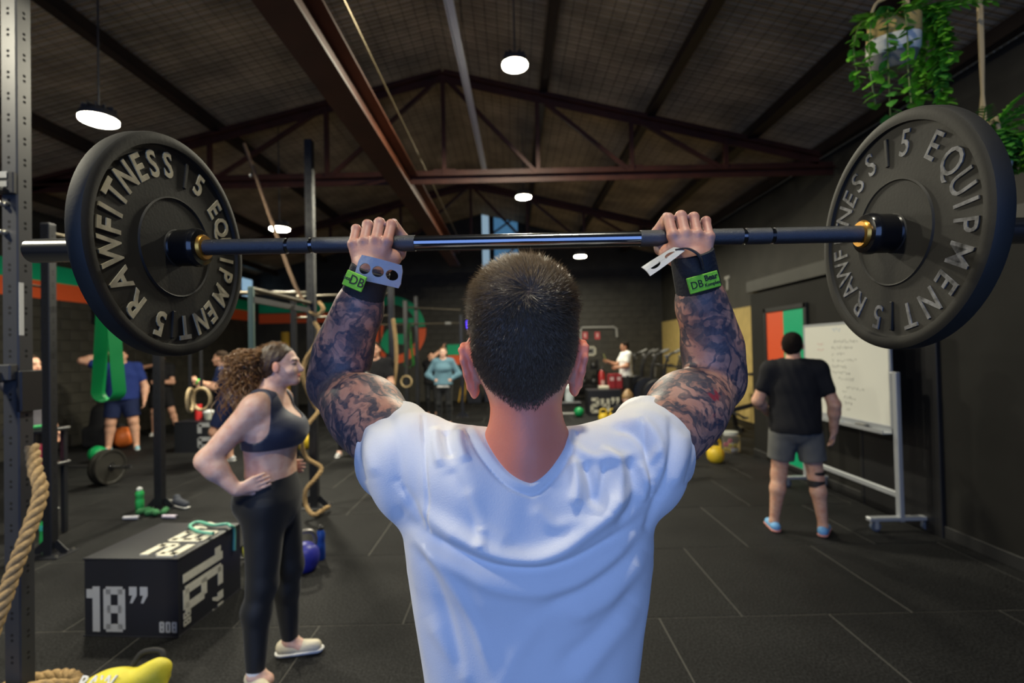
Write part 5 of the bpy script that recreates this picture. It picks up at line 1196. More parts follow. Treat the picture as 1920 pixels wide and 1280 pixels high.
# ---- squat rack upright at the left edge of the picture
rack = thing('squat_rack', 'tall black perforated squat rack upright nearest the camera at the left edge', 'rack', (-2.32, 2.34, 0))
upright(rack, -2.318, 2.34, 3.6, 0.076, m=M_RIGG); upright(rack, -3.45, 2.36, 3.6, 0.076, holes=False, m=M_RIGG)
MB().bar((-2.30, 2.34, 3.5), (-3.45, 2.36, 3.5), 0.07, 0.07, (0, 1, 0)).build('crossmember', M_RIG, rack, smooth=0)
def front(px, py): return at(px, py, 2.34 - 0.04)
c = front(18, 345); b = MB(); b.box(c + Vector((-0.005, -0.012, 0)), (0.085, 0.020, 0.10), None, 0.004); b.box(c + Vector((-0.01, -0.06, -0.038)), (0.05, 0.11, 0.022), None, 0.004); b.box(c + Vector((-0.01, -0.110, -0.015)), (0.05, 0.012, 0.06), None, 0.003); b.build('j_cup', M_RIG, rack, smooth=0)
b = MB(); cc = front(14, 343); b.box(cc + Vector((0, -0.024, 0.03)), (0.045, 0.006, 0.03)); b.box(cc + Vector((0, -0.024, -0.012)), (0.045, 0.006, 0.025)); b.build('cup_insert', mat('pale_scuffed_metal', (0.35, 0.36, 0.38), 0.4, 0.8), rack, smooth=0)
for py in (383, 436):
    c = front(10, py); MB().lathe([(0.014, 0), (0.014, 0.012), (0.009, 0.018), (0.009, 0.03), (0.0005, 0.033)], c, (0, -1, 0), 12).build('bolt', M_BOLT, rack)
c = front(14, 698); b = MB(); b.box(c + Vector((-0.01, -0.02, 0)), (0.12, 0.04, 0.075), None, 0.006); b.box(c + Vector((-0.01, -0.16, -0.02)), (0.05, 0.30, 0.05), None, 0.005); b.build('spotter_arm', M_RIGG, rack, smooth=0)
c = at(44, 732, 2.34); b = MB(); b.box((-2.318 + 0.052, 2.34, c.z), (0.028, 0.11, 0.19), None, 0.006); b.build('side_bracket', M_RIG, rack, smooth=0)
MB().box((-2.318 + 0.0386, 2.318, at(34, 580, 2.34).z), (0.0012, 0.022, 0.245)).build('height_sticker', mat('white_sticker', (0.55, 0.55, 0.52), 0.6), rack, smooth=0)
# ---- natural climbing rope in front of the rack
def rope(name, label, pts, r, m, n=10, per=0.10, detail=10, parts=True):
    c = catmull(pts, detail); t = thing(name, label, 'rope', tuple(c[-1]))
    # resample evenly
    L = [0]
    for i in range(1, len(c)): L.append(L[-1] + (c[i] - c[i - 1]).length)
    N = max(12, int(L[-1] / (per / 8))); N = min(N, 420); out = []; j = 0
    for i in range(N + 1):
        s = L[-1] * i / N
        while j < len(L) - 2 and L[j + 1] < s: j += 1
        out.append(c[j].lerp(c[j + 1], (s - L[j]) / max(L[j + 1] - L[j], 1e-6)))
    for k in range(3):
        mb = MB(); pts2 = []; up = Vector((0, 0, 1)); ang = k * 2 * math.pi / 3
        for i, p in enumerate(out):
            d = (out[min(i + 1, N)] - out[max(i - 1, 0)]).normalized(); x = (up if abs(d.dot(up)) < 0.9 else Vector((0, 1, 0))).cross(d).normalized(); x = Vector((0.3, 1, 0.1)).cross(d).normalized(); y = d.cross(x)
            a = ang + 2 * math.pi * (L[-1] * i / N) / per; pts2.append(p + (x * math.cos(a) + y * math.sin(a)) * r * 0.50)
        mb.tube(pts2, r * 0.58, n=8); mb.build('strand', m, t, smooth=80)
    return t
rope('climbing_rope', 'thick tan twisted rope slung across the squat rack at the left edge', [at(60, 838, 2.28), at(66, 880, 2.22), at(76, 925, 2.18), at(52, 1000, 2.10), at(24, 1075, 2.04), at(2, 1140, 2.0), at(-30, 1230, 1.95), at(-50, 1330, 1.93)], 0.027, M_ROPE, per=0.13)
rope('climbing_rope', 'tan rope end coiled on the floor at the foot of the squat rack', [Vector((-2.60, 2.30, 0.32)), Vector((-2.42, 2.20, 0.19)), Vector((-2.28, 2.24, 0.15)), Vector((-2.20, 2.32, 0.13)), Vector((-2.16, 2.45, 0.05)), Vector((-2.3, 2.56, 0.03)), Vector((-2.5, 2.5, 0.03)), Vector((-2.56, 2.3, 0.03))], 0.027, M_ROPE, per=0.13)
# ---- rig bay on the left: four posts with crossbars
rigA = thing('pull_up_rig', 'black four-post pull-up rig bay between the rack and the curly-haired woman', 'rig', (-3.0, 4.8, 0))
PA = [(-3.90, 4.20, 2.78), (-3.83, 5.40, 2.78), (-2.14, 5.34, 3.93), (-2.15, 4.12, 2.20)]
upright(rigA, *PA[0]); upright(rigA, *PA[1], w=0.082); upright(rigA, *PA[2], w=0.082)
upright(rigA, *PA[3], w=0.042, holes=False, m=mat('teal_reflection_post', (0.10, 0.16, 0.15), 0.35, 0.4))  # teal put into the post's colour to stand for reflected light
def pipe(p, a, b_, r=0.02, name='crossbar', m=None): return MB().cyl(a, b_, r, n=12).build(name, m or M_PIPE, p)
pipe(rigA, (-2.15, 4.12, 2.18), (-2.14, 5.34, 2.17), 0.022); pipe(rigA, (-3.90, 4.2, 2.70), (-3.83, 5.4, 2.70), 0.021); pipe(rigA, (-3.83, 5.4, 2.33), (-2.14, 5.34, 2.28), 0.024)
MB().bar((-2.14, 4.12, 2.09), (-2.14, 5.34, 2.09), 0.05, 0.03, (1, 0, 0)).build('crossbar', M_RIG, rigA, smooth=0)
for px, py in ((78, 541), (96, 546)): pass
pipe(rigA, at(62, 535, 4.22), at(100, 541, 4.22), 0.010)
# rope winding down the tall post, and the long one hanging in front of it
rope('climbing_rope', 'tan rope winding loosely down the tall rig post beside the woman', [at(598, 566, 5.15), at(606, 578, 5.1), at(597, 590, 5.1), at(580, 586, 5.12)] , 0.020, M_ROPE)
rope('climbing_rope', 'long tan rope hanging in waves past the tall rig post behind the woman', [at(590, 604, 5.2), at(599, 622, 5.15), at(590, 648, 5.1), at(573, 675, 5.1), at(568, 705, 5.1), at(578, 735, 5.15), at(590, 760, 5.2), at(596, 772, 5.18), at(575, 800, 5.05), at(566, 830, 5.1), at(575, 858, 5.2), at(602, 876, 5.15), at(592, 896, 5.05), at(574, 918, 5.0), at(573, 945, 5.0), at(588, 965, 4.95), at(606, 955, 5.05), at(616, 950, 5.2)], 0.021, M_ROPE)
rope('climbing_rope', 'straight brown rope slanting down from the roof to the tall rig post', [at(458, 270, 6.0), at(480, 330, 5.8), at(520, 445, 5.55), at(548, 522, 5.4), at(572, 570, 5.28)], 0.020, M_DROPE)
MB().ball(at(470, 328, 5.8), (0.022, 0.022, 0.03)).build('rope_clamp', M_BOLT, [o for o in bpy.data.objects if o.get('label', '').startswith('straight brown rope')][0])
# ---- second rig row by the mural
rigB = thing('pull_up_rig', 'black two-post pull-up rig behind the lifter\'s left forearm', 'rig', (-2.6, 7.8, 0))
upright(rigB, -3.41, 7.8, 2.62, 0.075, holes=False); upright(rigB, -1.88, 7.8, 2.66, 0.085, holes=False)
pipe(rigB, (-3.41, 7.8, 2.53), (-1.88, 7.8, 2.55), 0.02); pipe(rigB, (-3.41, 7.8, 2.20), (-1.88, 7.8, 2.20), 0.018)
rigC = thing('pull_up_rig', 'black pull-up rig farthest back, standing in front of the round mural', 'rig', (-1.9, 12.1, 0))
upright(rigC, -2.55, 12.0, 2.86, 0.10, holes=True, step=0.12); upright(rigC, -2.33, 12.2, 2.98, 0.085, holes=False); upright(rigC, -1.24, 12.2, 2.5, 0.07, holes=False)
pipe(rigC, (-3.2, 12.1, 2.30), (-1.24, 12.2, 2.30), 0.022); pipe(rigC, (-2.55, 12.0, 2.70), (-1.24, 12.2, 2.62), 0.02); pipe(rigC, (-2.55, 12.0, 1.75), (-2.33, 12.2, 1.75), 0.02)
MB().cyl((-1.62, 12.17, 2.30), (-1.48, 12.18, 2.30), 0.035, n=12).build('grip_sleeve', mat('grey_grip', (0.25, 0.25, 0.24), 0.6), rigC)
rope('climbing_rope', 'dark tan rope hanging beside the post under the mural', [at(737, 598, 7.6), at(742, 640, 7.6), at(743, 680, 7.6), at(737, 730, 7.6), at(731, 775, 7.6)], 0.028, M_ROPE)
# ---- resistance bands
def band(label, top, width, drop, Y, m, w=0.062, th=0.006, name='resistance_band', sway=0.0):
    """a flat loop hanging from a bar"""
    t = top; pts = []
    for i in range(25):
        a = math.pi * i / 24; u = -math.cos(a)
        pts.append((u, -math.sin(a)))
    L = [Vector((t.x - width * 0.10, Y - 0.012, t.z))]
    for k in range(1, 9): f = k / 9; L.append(Vector((t.x - width * (0.10 + 0.40 * f ** 1.6), Y - 0.012, t.z - (drop - width / 2) * f)))
    for k in range(0, 13): a = math.pi * k / 12; L.append(Vector((t.x - width / 2 * math.cos(a), Y - 0.012 + 0.024 * k / 12, t.z - (drop - width / 2) - width / 2 * math.sin(a))))
    for k in range(1, 10): f = 1 - k / 9; L.append(Vector((t.x + width * (0.10 + 0.40 * f ** 1.6), Y + 0.012, t.z - (drop - width / 2) * f)))
    M_ = MB(); n = len(L); V = []; wd = Vector((0.35, 0.94, 0)).normalized()
    for j, p in enumerate(L):
        d = (L[(j + 1) % n] - L[j - 1]).normalized(); nn_ = d.cross(wd).normalized()
        for a, b in ((-1, -1), (1, -1), (1, 1), (-1, 1)): V.append(p + wd * a * w / 2 + nn_ * b * th / 2)
    F = [(j * 4 + i, j * 4 + (i + 1) % 4, ((j + 1) % n) * 4 + (i + 1) % 4, ((j + 1) % n) * 4 + i) for j in range(n) for i in range(4)]
    o = M_.add(V, F).build(name, m, None, smooth=40); return tag(o, label, 'band')
M_GB = mat('green_rubber_band', (0.0, 0.22, 0.055), 0.42, spec=0.5)
tp = at(205, 470, 4.2); band('wide green rubber band hanging in a loop below the left weight plate', Vector((tp.x, 4.18, 2.54)), 0.16, 2.54 - at(200, 752, 4.18).z, 4.18, M_GB, w=0.105)
band('thin green rubber bands hanging from the rig in front of the mural', Vector((at(766, 605, 12.0).x, 12.0, 2.30)), 0.20, 1.05, 12.0, mat('dark_green_band', (0.02, 0.16, 0.03), 0.5), w=0.10)
# ---- gymnastic rings
M_WOOD = mat('pale_birch_ring', (0.42, 0.31, 0.16), 0.5, var=(20, 0.2)); M_STRAP = mat('black_webbing', (0.012, 0.012, 0.013), 0.8)
def ring(label, c, axis, R_=0.105, r=0.016, ztop=2.6, grp=None, bend=(0, 0)):
    t = thing('gymnastic_ring', label, 'ring', tuple(c), grp); MB().torus(c, R_, r, axis, 36, 10).build('wooden_ring', M_WOOD, t)
    c = Vector(c); MB().tube([c + Vector((0, 0, R_ - 0.018)), Vector((c.x + bend[0], c.y + bend[1], ztop))], 0.01, flat=(0.030, 0.004)).build('strap', M_STRAP, t, smooth=0)
c1 = at(357, 750, 4.62); c2 = at(376, 748, 4.86)
ring('wooden gymnastic ring turned nearly edge-on, left of a hanging pair', c1, (1, 0.35, 0), grp=None, ztop=2.33); ring('wooden gymnastic ring facing the camera, right of a hanging pair', c2 + Vector((0.01, 0, 0)), (0.25, 1, 0), grp=None, ztop=2.33)
c3 = at(762, 715, 11.4); ring('wooden gymnastic ring hanging under the mural rig', c3, (0.15, 1, 0), 0.125, 0.018, ztop=2.30, bend=(0, 0.6))
# ================================================================ whiteboard, boxes, weights and the rest
# ---- whiteboard on a rolling stand along the partition
wb = thing('whiteboard', 'white rolling whiteboard on a grey metal stand with handwritten workout lists', 'whiteboard', (3.28, 4.96, 0)); M_WB = mat('whiteboard_enamel', (0.62, 0.62, 0.56), 0.3, spec=0.5); M_ALU = mat('pale_grey_stand', (0.42, 0.44, 0.46), 0.4, 0.4)
ya, yb2, xw = 4.36, 5.62, 3.30
MB().box((xw, (ya + yb2) / 2, 1.345), (0.014, yb2 - ya - 0.02, 0.93)).build('board', M_WB, wb, smooth=0)
b = MB()
for z in (0.875, 1.815): b.box((xw, (ya + yb2) / 2, z), (0.024, yb2 - ya, 0.024), None, 0.003)
for y in (ya, yb2): b.box((xw, y, 1.345), (0.024, 0.024, 0.96), None, 0.003)
b.build('frame', M_ALU, wb, smooth=0)
for y in (ya - 0.055, yb2 + 0.055):
    MB().box((xw, y, 0.72), (0.040, 0.055, 1.28), None, 0.005).build('leg', M_ALU, wb, smooth=0)
    f = MB().box((xw, y, 0.105), (0.56, 0.06, 0.035), None, 0.006).build('foot', M_ALU, wb, smooth=0)
    for sx in (-1, 1):
        k = MB(); k.cyl((xw + sx * 0.22, y - 0.014, 0.044), (xw + sx * 0.22, y + 0.014, 0.044), 0.042, n=20); k.build('caster', mat('grey_caster', (0.08, 0.10, 0.14), 0.4), f); k = MB(); k.box((xw + sx * 0.22, y - 0.022, 0.06), (0.03, 0.006, 0.07)); k.box((xw + sx * 0.22, y + 0.022, 0.06), (0.03, 0.006, 0.07)); k.box((xw + sx * 0.22, y, 0.092), (0.036, 0.05, 0.01)); k.build('caster_fork', M_ALU, f, smooth=0)
    MB().cyl((xw, y - 0.05 * (1 if y > 5 else -1), 1.345), (xw, y, 1.345), 0.016, n=12).build('pivot', M_ALU, wb)
MB().box((xw, (ya + yb2) / 2, 0.30), (0.028, yb2 - ya + 0.06, 0.05), None, 0.005).build('crossbar', M_ALU, wb, smooth=0)
b = MB(); b.box((xw - 0.045, (ya + yb2) / 2, 0.82), (0.085, yb2 - ya, 0.008)); b.box((xw - 0.085, (ya + yb2) / 2, 0.835), (0.008, yb2 - ya, 0.03)); b.box((xw - 0.004, (ya + yb2) / 2, 0.845), (0.008, yb2 - ya, 0.055)); b.build('pen_tray', M_ALU, wb, smooth=0)
M_INK = mat('faded_marker', (0.16, 0.16, 0.15), 0.7); M_INKB = mat('blue_marker', (0.12, 0.28, 0.50), 0.7); M_INKR = mat('pink_marker', (0.55, 0.30, 0.28), 0.7)
xi = xw - 0.0072; r_ = random.Random(5)
def scrawl(m, y, z, ln, size, name='handwriting'):
    """a handwritten line too blurred in the photograph to read: joined pen strokes running along the board"""
    b = MB(); yy = y; pts = []
    while yy > y - ln:
        for k in range(4): pts.append(Vector((xi - 0.0006, yy, z + r_.uniform(0, size)))); yy -= size * r_.uniform(0.12, 0.28)
        if len(pts) > 1: b.tube(pts, 0.01, flat=(0.0012, 0.0042)); pts = []
        yy -= size * 0.35
    if b.f: b.build(name, m, wb, smooth=0)
scrawl(M_INKB, 5.12, 1.735, 0.13, 0.040)
for z, y0, ln in ((1.62, 5.10, 0.34), (1.555, 5.14, 0.04), (1.555, 5.06, 0.22), (1.49, 5.14, 0.04), (1.49, 5.06, 0.12), (1.43, 5.14, 0.04), (1.43, 5.06, 0.30), (1.365, 5.14, 0.04), (1.365, 5.06, 0.14), (1.305, 5.14, 0.04), (1.305, 5.05, 0.18), (1.245, 5.04, 0.06), (1.245, 4.96, 0.12), (1.16, 4.93, 0.24), (1.12, 4.99, 0.04), (1.065, 4.97, 0.15), (1.01, 4.96, 0.10), (0.95, 4.94, 0.06)): scrawl(M_INK, y0, z, ln, 0.034)
for z in (1.60, 1.54): scrawl(M_INKR, 5.38, z, 0.10, 0.02)
for lab, y, col in (('orange whiteboard marker lying in the tray', 5.33, (0.8, 0.22, 0.10)), ('green whiteboard marker lying in the tray', 5.02, (0.35, 0.55, 0.15)), ('blue whiteboard marker lying in the tray', 4.88, (0.10, 0.18, 0.5))):
    t = thing('marker', lab, 'marker', (xw - 0.045, y, 0.833)); MB().cyl((xw - 0.045, y - 0.05, 0.834), (xw - 0.045, y + 0.05, 0.834), 0.0095, n=12).build('barrel', mat('white_marker_body', (0.7, 0.7, 0.7), 0.4), t); MB().cyl((xw - 0.045, y + 0.045, 0.834), (xw - 0.045, y + 0.085, 0.834), 0.0105, n=12).build('cap', mat('cap_' + lab.split()[0], col, 0.4), t)
er = thing('eraser', 'dark felt eraser lying in the whiteboard tray', 'eraser', (xw - 0.045, 4.68, 0.825)); MB().box((xw - 0.045, 4.68, 0.838), (0.05, 0.13, 0.026), None, 0.004).build('felt', mat('dark_felt', (0.03, 0.03, 0.03), 0.9), er); MB().box((xw - 0.045, 4.68, 0.857), (0.046, 0.125, 0.012), None, 0.004).build('handle', mat('grey_plastic', (0.18, 0.18, 0.17), 0.5), er)
# ---- poster frame: orange and green panels on the partition
pf = thing('poster', 'tall black-framed panel half orange and half green on the partition wall', 'poster', (PX, 6.38, 0)); y0, y1 = 5.98, 6.86; z0, z1 = 0.06, 2.05; ym = (y0 + y1) / 2 + 0.02
b = MB()
for y in (y0 - 0.03, y1 + 0.03): b.box((PX - 0.018, y, (z0 + z1) / 2), (0.036, 0.06, z1 - z0 + 0.12), None, 0.004)
for z in (z0 - 0.03 + 0.03, z1 + 0.03): b.box((PX - 0.018, (y0 + y1) / 2, z), (0.036, y1 - y0 + 0.12, 0.06), None, 0.004)
b.build('frame', M_FRAME, pf, smooth=0)
MB().box((PX - 0.012, (ym + y1) / 2, (z0 + z1) / 2), (0.02, y1 - ym - 0.002, z1 - z0)).build('orange_panel', mat('poster_orange', (0.66, 0.085, 0.022), 0.5), pf, smooth=0); MB().box((PX - 0.012, (y0 + ym) / 2, (z0 + z1) / 2), (0.02, ym - y0 - 0.002, z1 - z0)).build('green_panel', mat('poster_green', (0.0, 0.35, 0.16), 0.5), pf, smooth=0)
# ---- plywood sheets lining the right wall beyond the partition
M_PLY = mat('raw_plywood', (0.50, 0.37, 0.13), 0.6, var=(7, 0.15)); pl = thing('plywood_lining', 'bare plywood sheets lining the right wall behind the exercise bikes', 'wall panel', (XR, 12, 0))
for i, (a, c) in enumerate(((7.45, 9.85), (9.86, 12.30), (12.31, 14.75), (14.76, 16.12))): MB().box((XR - 0.028, (a + c) / 2, 1.21), (0.024, c - a - 0.006, 2.38), None, 0.002).build('plywood_sheet', M_PLY, pl, smooth=0)
# ---- wall lettering remnants beside the lifter's right wrist
wl_ = tag(put_text(MB(), 'T', 0.42, (XR - 0.004, 11.25, 3.0), (0, -1, 0), (0, 0, 1), 0.01, 0.012).build('wall_letter', mat('pale_wall_letter', (0.45, 0.44, 0.40), 0.6), None, smooth=0), 'pale letter T on the dark right wall beside the lifter\'s right wrist', 'sign')
# ---- soft plyo boxes
M_BOX = mat('black_vinyl', (0.014, 0.015, 0.020), 0.42, spec=0.5, bump=(120, 0.15)); M_PRINT = mat('cream_print', (0.55, 0.53, 0.43), 0.6, var=(40, 0.1)); M_PRINTG = mat('grey_print', (0.36, 0.37, 0.38), 0.6)
def plyo(label, c, size, rz):
    t = thing('plyo_box', label, 'jump box', (c[0], c[1], 0)); Rz = rotm(0, 0, rz); sx, sy, sz = size
    bm = bmesh.new(); bmesh.ops.create_cube(bm, size=1); bmesh.ops.subdivide_edges(bm, edges=bm.edges[:], cuts=7, use_grid_fill=True)
    for v in bm.verts:
        p = v.co.copy(); q = Vector((p.x * sx, p.y * sy, p.z * sz)); sag = 0.010 * (1 - (2 * p.x) ** 4) * (1 - (2 * p.y) ** 4)
        if p.z > 0.49: q.z += sag
        f = 1 - 0.012 * ((abs(2 * p.x) ** 6) * (abs(2 * p.y) ** 6)); v.co = Rz @ Vector((q.x * f, q.y * f, q.z)) + Vector((c[0], c[1], sz / 2 + 0.001))
    bm.verts.index_update(); m = MB(); m.add([v.co for v in bm.verts], [[v.index for v in f.verts] for f in bm.faces]); bm.free()
    m.build('box_body', M_BOX, t, smooth=50)
    s = MB()
    for z in (0.003, sz - 0.004):
        pts = [Rz @ Vector((a * sx / 2, b * sy / 2, 0)) + Vector((c[0], c[1], z)) for a, b in ((-1, -1), (1, -1), (1, 1), (-1, 1))]; s = MB(); s.tube(pts, 0.005, 6, closed=True); s.build('seam', M_BOX, t)
    return t, Rz
bt, BR = plyo('black soft jump box marked 18 and 16 beside the curly-haired woman', (-2.245, 3.24, 0), (0.585, 0.60, 0.455), R(-4))
def bface(u, v, side):
    """point on a box face: side 'f' front (u right, v up), 'r' right side (u away, v up), 't' top"""
    sx, sy, sz = 0.585, 0.60, 0.455; o = Vector((-2.245, 3.24, 0))
    if side == 'f': return BR @ Vector((u, -sy / 2 - 0.001, 0)) + o + Vector((0, 0, v)), BR @ Vector((1, 0, 0)), Vector((0, 0, 1))
    if side == 'r': return BR @ Vector((sx / 2 + 0.001, u, 0)) + o + Vector((0, 0, v)), BR @ Vector((0, 1, 0)), Vector((0, 0, 1))
    return BR @ Vector((u, v, 0)) + o + Vector((0, 0, sz - 0.002)), BR @ Vector((1, 0, 0)), BR @ Vector((0, 1, 0))
def seg_digits(txt, hgt, wid, st, o, X, Y, parent, m, quote=True, d=0.0015, name='lettering'):
    """blocky stencil-style figures built as flat raised shapes"""
    X = Vector(X).normalized(); Y = Vector(Y).normalized(); Z = X.cross(Y); Mx = Matrix((X, Y, Z)).transposed(); o = Vector(o); b = MB(); x = 0
    def rect(x0, y0, x1, y1): b.box(o + Mx @ Vector(((x0 + x1) / 2, (y0 + y1) / 2, d / 2)), (x1 - x0, y1 - y0, d), Mx)
    SEG = {'1': [], '8': 'abcdefg', '6': 'acdefg', '2': 'abged', '0': 'abcdef', '4': 'fgbc'}
    for ch in txt:
        if ch == '1': rect(x + wid * 0.30, 0, x + wid * 0.30 + st, hgt); rect(x + wid * 0.02, hgt - st * 1.5, x + wid * 0.30 + 0.002, hgt - st * 0.35); x += wid * 0.30 + st * 1.5; continue
        S = SEG[ch]
        if 'a' in S: rect(x + st * 0.35, hgt - st, x + wid - st * 0.35, hgt)
        if 'd' in S: rect(x + st * 0.35, 0, x + wid - st * 0.35, st)
        if 'g' in S: rect(x + st * 0.5, hgt / 2 - st / 2, x + wid - st * 0.5, hgt / 2 + st / 2)
        for s_, xx, y0, y1 in (('f', x, hgt / 2, hgt - st * 0.35), ('b', x + wid - st, hgt / 2, hgt - st * 0.35), ('e', x, st * 0.35, hgt / 2), ('c', x + wid - st, st * 0.35, hgt / 2)):
            if s_ in S: rect(xx, y0 - 0.001, xx + st, y1 + 0.001)
        x += wid + st * 0.55
    if quote:
        for k in range(2):
            x0 = x + k * st * 1.5; rect(x0, hgt - st * 1.1, x0 + st * 1.05, hgt); b.prism([(x0 + st * 1.05, hgt - st * 1.1), (x0 + st * 0.45, hgt - st * 1.1), (x0 + st * 0.1, hgt - st * 2.1), (x0 + st * 0.45, hgt - st * 2.1)], Mx, o, d)
    return b.build(name, m, parent, smooth=0)
p, X, Y = bface(-0.275, 0.030, 'f'); seg_digits('18', 0.262, 0.135, 0.045, p, X, Y, bt, M_PRINTG)
p, X, Y = bface(0.178, 0.030, 'f'); seg_digits('8', 0.062, 0.030, 0.011, p + X * 0.0, X, Y, bt, M_PRINTG, False)
for k in (1, 2): seg_digits('0' if k == 1 else '8', 0.062, 0.030, 0.011, p + X * 0.038 * k, X, Y, bt, M_PRINTG, False)
p, X, Y = bface(-0.262, 0.425, 'r'); seg_digits('16', 0.36, 0.150, 0.050, p + Vector((0, 0, -0.035)), -Y, X, bt, M_PRINT)
p, X, Y = bface(-0.262, 0.118, 'r'); seg_digits('88', 0.062, 0.036, 0.012, p, -Y, X, bt, M_PRINT, False)
# big numerals printed across the top
p, X, Y = bface(0.265, -0.285, 't'); seg_digits('28', 0.235, 0.190, 0.052, p, Y, -X, bt, M_PRINT, True, 0.0145)
rp = MB().tube(catmull([on_floor(q_[0], q_[1], 0.482) for q_ in ((400, 1000), (372, 996), (356, 986), (372, 978), (400, 984), (425, 982), (432, 986))] + [Vector((-1.935, 3.44, 0.44)), Vector((-1.93, 3.43, 0.30))], 8), 0.010, 8).build('resistance_band', mat('mint_green_band', (0.12, 0.42, 0.30), 0.45), None); tag(rp, 'mint green stretch band lying over the far corner of the marked jump box', 'band')
rp.location.z += 0.0
b2, B2R = plyo('black soft jump box marked 20 beside the far-left rig post', (-5.50, 8.75, 0), (0.56, 0.5, 0.52), R(0))
seg_digits('20', 0.50, 0.20, 0.07, (-5.50 + 0.12, 8.75 - 0.252, 0.50), (0, 0, -1), (1, 0, 0), b2, M_PRINTG, False)
b3, _ = plyo('black soft jump box marked 24 by the back of the hall', (2.19, 12.3, 0), (0.78, 0.6, 0.60), 0)
seg_digits('24', 0.36, 0.21, 0.075, (2.19 - 0.34, 12.3 - 0.303, 0.06), (1, 0, 0), (0, 0, 1), b3, M_PRINT)
# ---- kettlebells, balls
def kettlebell(label, p, r, m, hm=None, yaw=0.0, name='kettlebell'):
    t = thing(name, label, 'kettlebell', (p[0], p[1], 0)); z = r * 0.94
    MB().lathe([(0.0005, 0), (r * 0.62, 0.0), (r * 0.72, r * 0.06), (r * 0.93, r * 0.42), (r, r * 0.94), (r * 0.93, r * 1.34), (r * 0.70, r * 1.68), (r * 0.36, r * 1.86), (0.0005, r * 1.90)], (p[0], p[1], 0.001), n=28).build('bell', m, t)
    c, s = math.cos(yaw), math.sin(yaw); P = [Vector((p[0] + u * c * r, p[1] + u * s * r, v * r)) for u, v in ((-0.58, 1.45), (-0.72, 2.0), (-0.58, 2.48), (-0.25, 2.66), (0.25, 2.66), (0.58, 2.48), (0.72, 2.0), (0.58, 1.45))]
    MB().tube(catmull(P, 4), r * 0.15, 10).build('handle', hm or m, t); return t
def ball(label, p, r, m, cat='ball', name='slam_ball'):
    t = thing(name, label, cat, (p[0], p[1], 0)); MB().ball((p[0], p[1], r + 0.001), r, n=28, m=18).build('shell', m, t)
    g = MB()
    for k in range(3): g.torus((p[0], p[1], r + 0.001), r * 1.002, r * 0.02, (math.cos(k * 1.05), math.sin(k * 1.05), 0.15), 40, 6)
    g.build('grip_ribs', m, t); return t
M_KBB = mat('blue_vinyl_kettlebell', (0.025, 0.030, 0.30), 0.4, spec=0.5); M_KBY = mat('yellow_vinyl_kettlebell', (0.72, 0.50, 0.03), 0.45); M_KBG = mat('green_vinyl', (0.0, 0.26, 0.07), 0.45); M_IRON = mat('bare_iron', (0.22, 0.21, 0.20), 0.4, 0.8)
q = on_floor(572, 1068); kettlebell('blue kettlebell with steel handle on the floor behind the curly-haired woman', q, 0.108, M_KBB, M_IRON, 0.5)
q = on_floor(1342, 866); kettlebell('yellow kettlebell on the floor below the lifter\'s right elbow', q, 0.118, M_KBY, None, 0.3)
q = on_floor(448, 1075); kettlebell('yellow kettlebell half hidden between the jump box and the woman', (q.x, q.y + 0.25), 0.095, mat('lime_yellow_vinyl', (0.50, 0.52, 0.04), 0.45), None, 0.2)
q = on_floor(565, 800); kettlebell('yellow kettlebell beside the tall rig post near the woman\'s chin', (at(567, 752, 8.6).x, 8.6), 0.14, M_KBY); bpy.data.objects[-1] if False else None
q = on_floor(768, 768); kettlebell('lime yellow kettlebell under the hanging ring by the back wall', (at(750, 752, 11.0).x, 11.2), 0.13, MATS['lime_yellow_vinyl'])
for px, lab in ((1131, 'left of two yellow kettlebells in front of the box marked 24'), (1150, 'right of two yellow kettlebells in front of the box marked 24')): kettlebell(lab, (at(px, 770, 10.9).x, 10.9), 0.105, M_KBY)
q = on_floor(200, 838); ball('orange slam ball between the legs of the man in the royal blue t-shirt', (-7.15, 9.15), 0.185, mat('orange_rubber', (0.72, 0.17, 0.03), 0.5)); q = on_floor(183, 866); ball('green slam ball on the floor in front of the man in royal blue', (q.x, q.y), 0.125, M_KBG)
q = on_floor(1085, 760); ball('small green ball on the floor near the box marked 24', (at(1085, 750, 11.8).x, 11.8), 0.115, M_KBG)
# ---- loaded bar on the floor, left
bb = thing('barbell', 'loaded barbell lying on the floor in front of the man in royal blue', 'barbell', (-5.2, 6.5, 0)); MB().cyl((-6.35, 6.62, 0.226), (-5.05, 6.46, 0.226), 0.014, n=12).build('shaft', M_BARK, bb); dv = Vector((1.3, -0.16, 0)).normalized(); e = Vector((-5.36, 6.50, 0.226))
MB().cyl(e, e + dv * 0.42, 0.025, n=16).build('sleeve', M_SLV, bb)
for k in range(2):
    A_ = e + dv * (0.02 + 0.065 * k); t = thing('weight_plate', ('inner' if k == 0 else 'outer') + ' black weight plate on the barbell lying on the floor', 'weight plate', tuple(A_)); MB().lathe([(0.0255, 0.004), (0.09, 0.004), (0.1, 0.010), (0.19, 0.010), (0.2, 0.0), (0.222, 0.0), (0.225, 0.006), (0.225, 0.052), (0.222, 0.058), (0.2, 0.058), (0.19, 0.048), (0.1, 0.048), (0.0255, 0.054)], A_, dv, 56, closed=True).build('disc', M_PLATE, t); MB().lathe([(0.0254, 0.0), (0.05, 0.0), (0.05, 0.058), (0.0254, 0.058)], A_, dv, 28, closed=True).build('hub_ring', M_HUB, t)
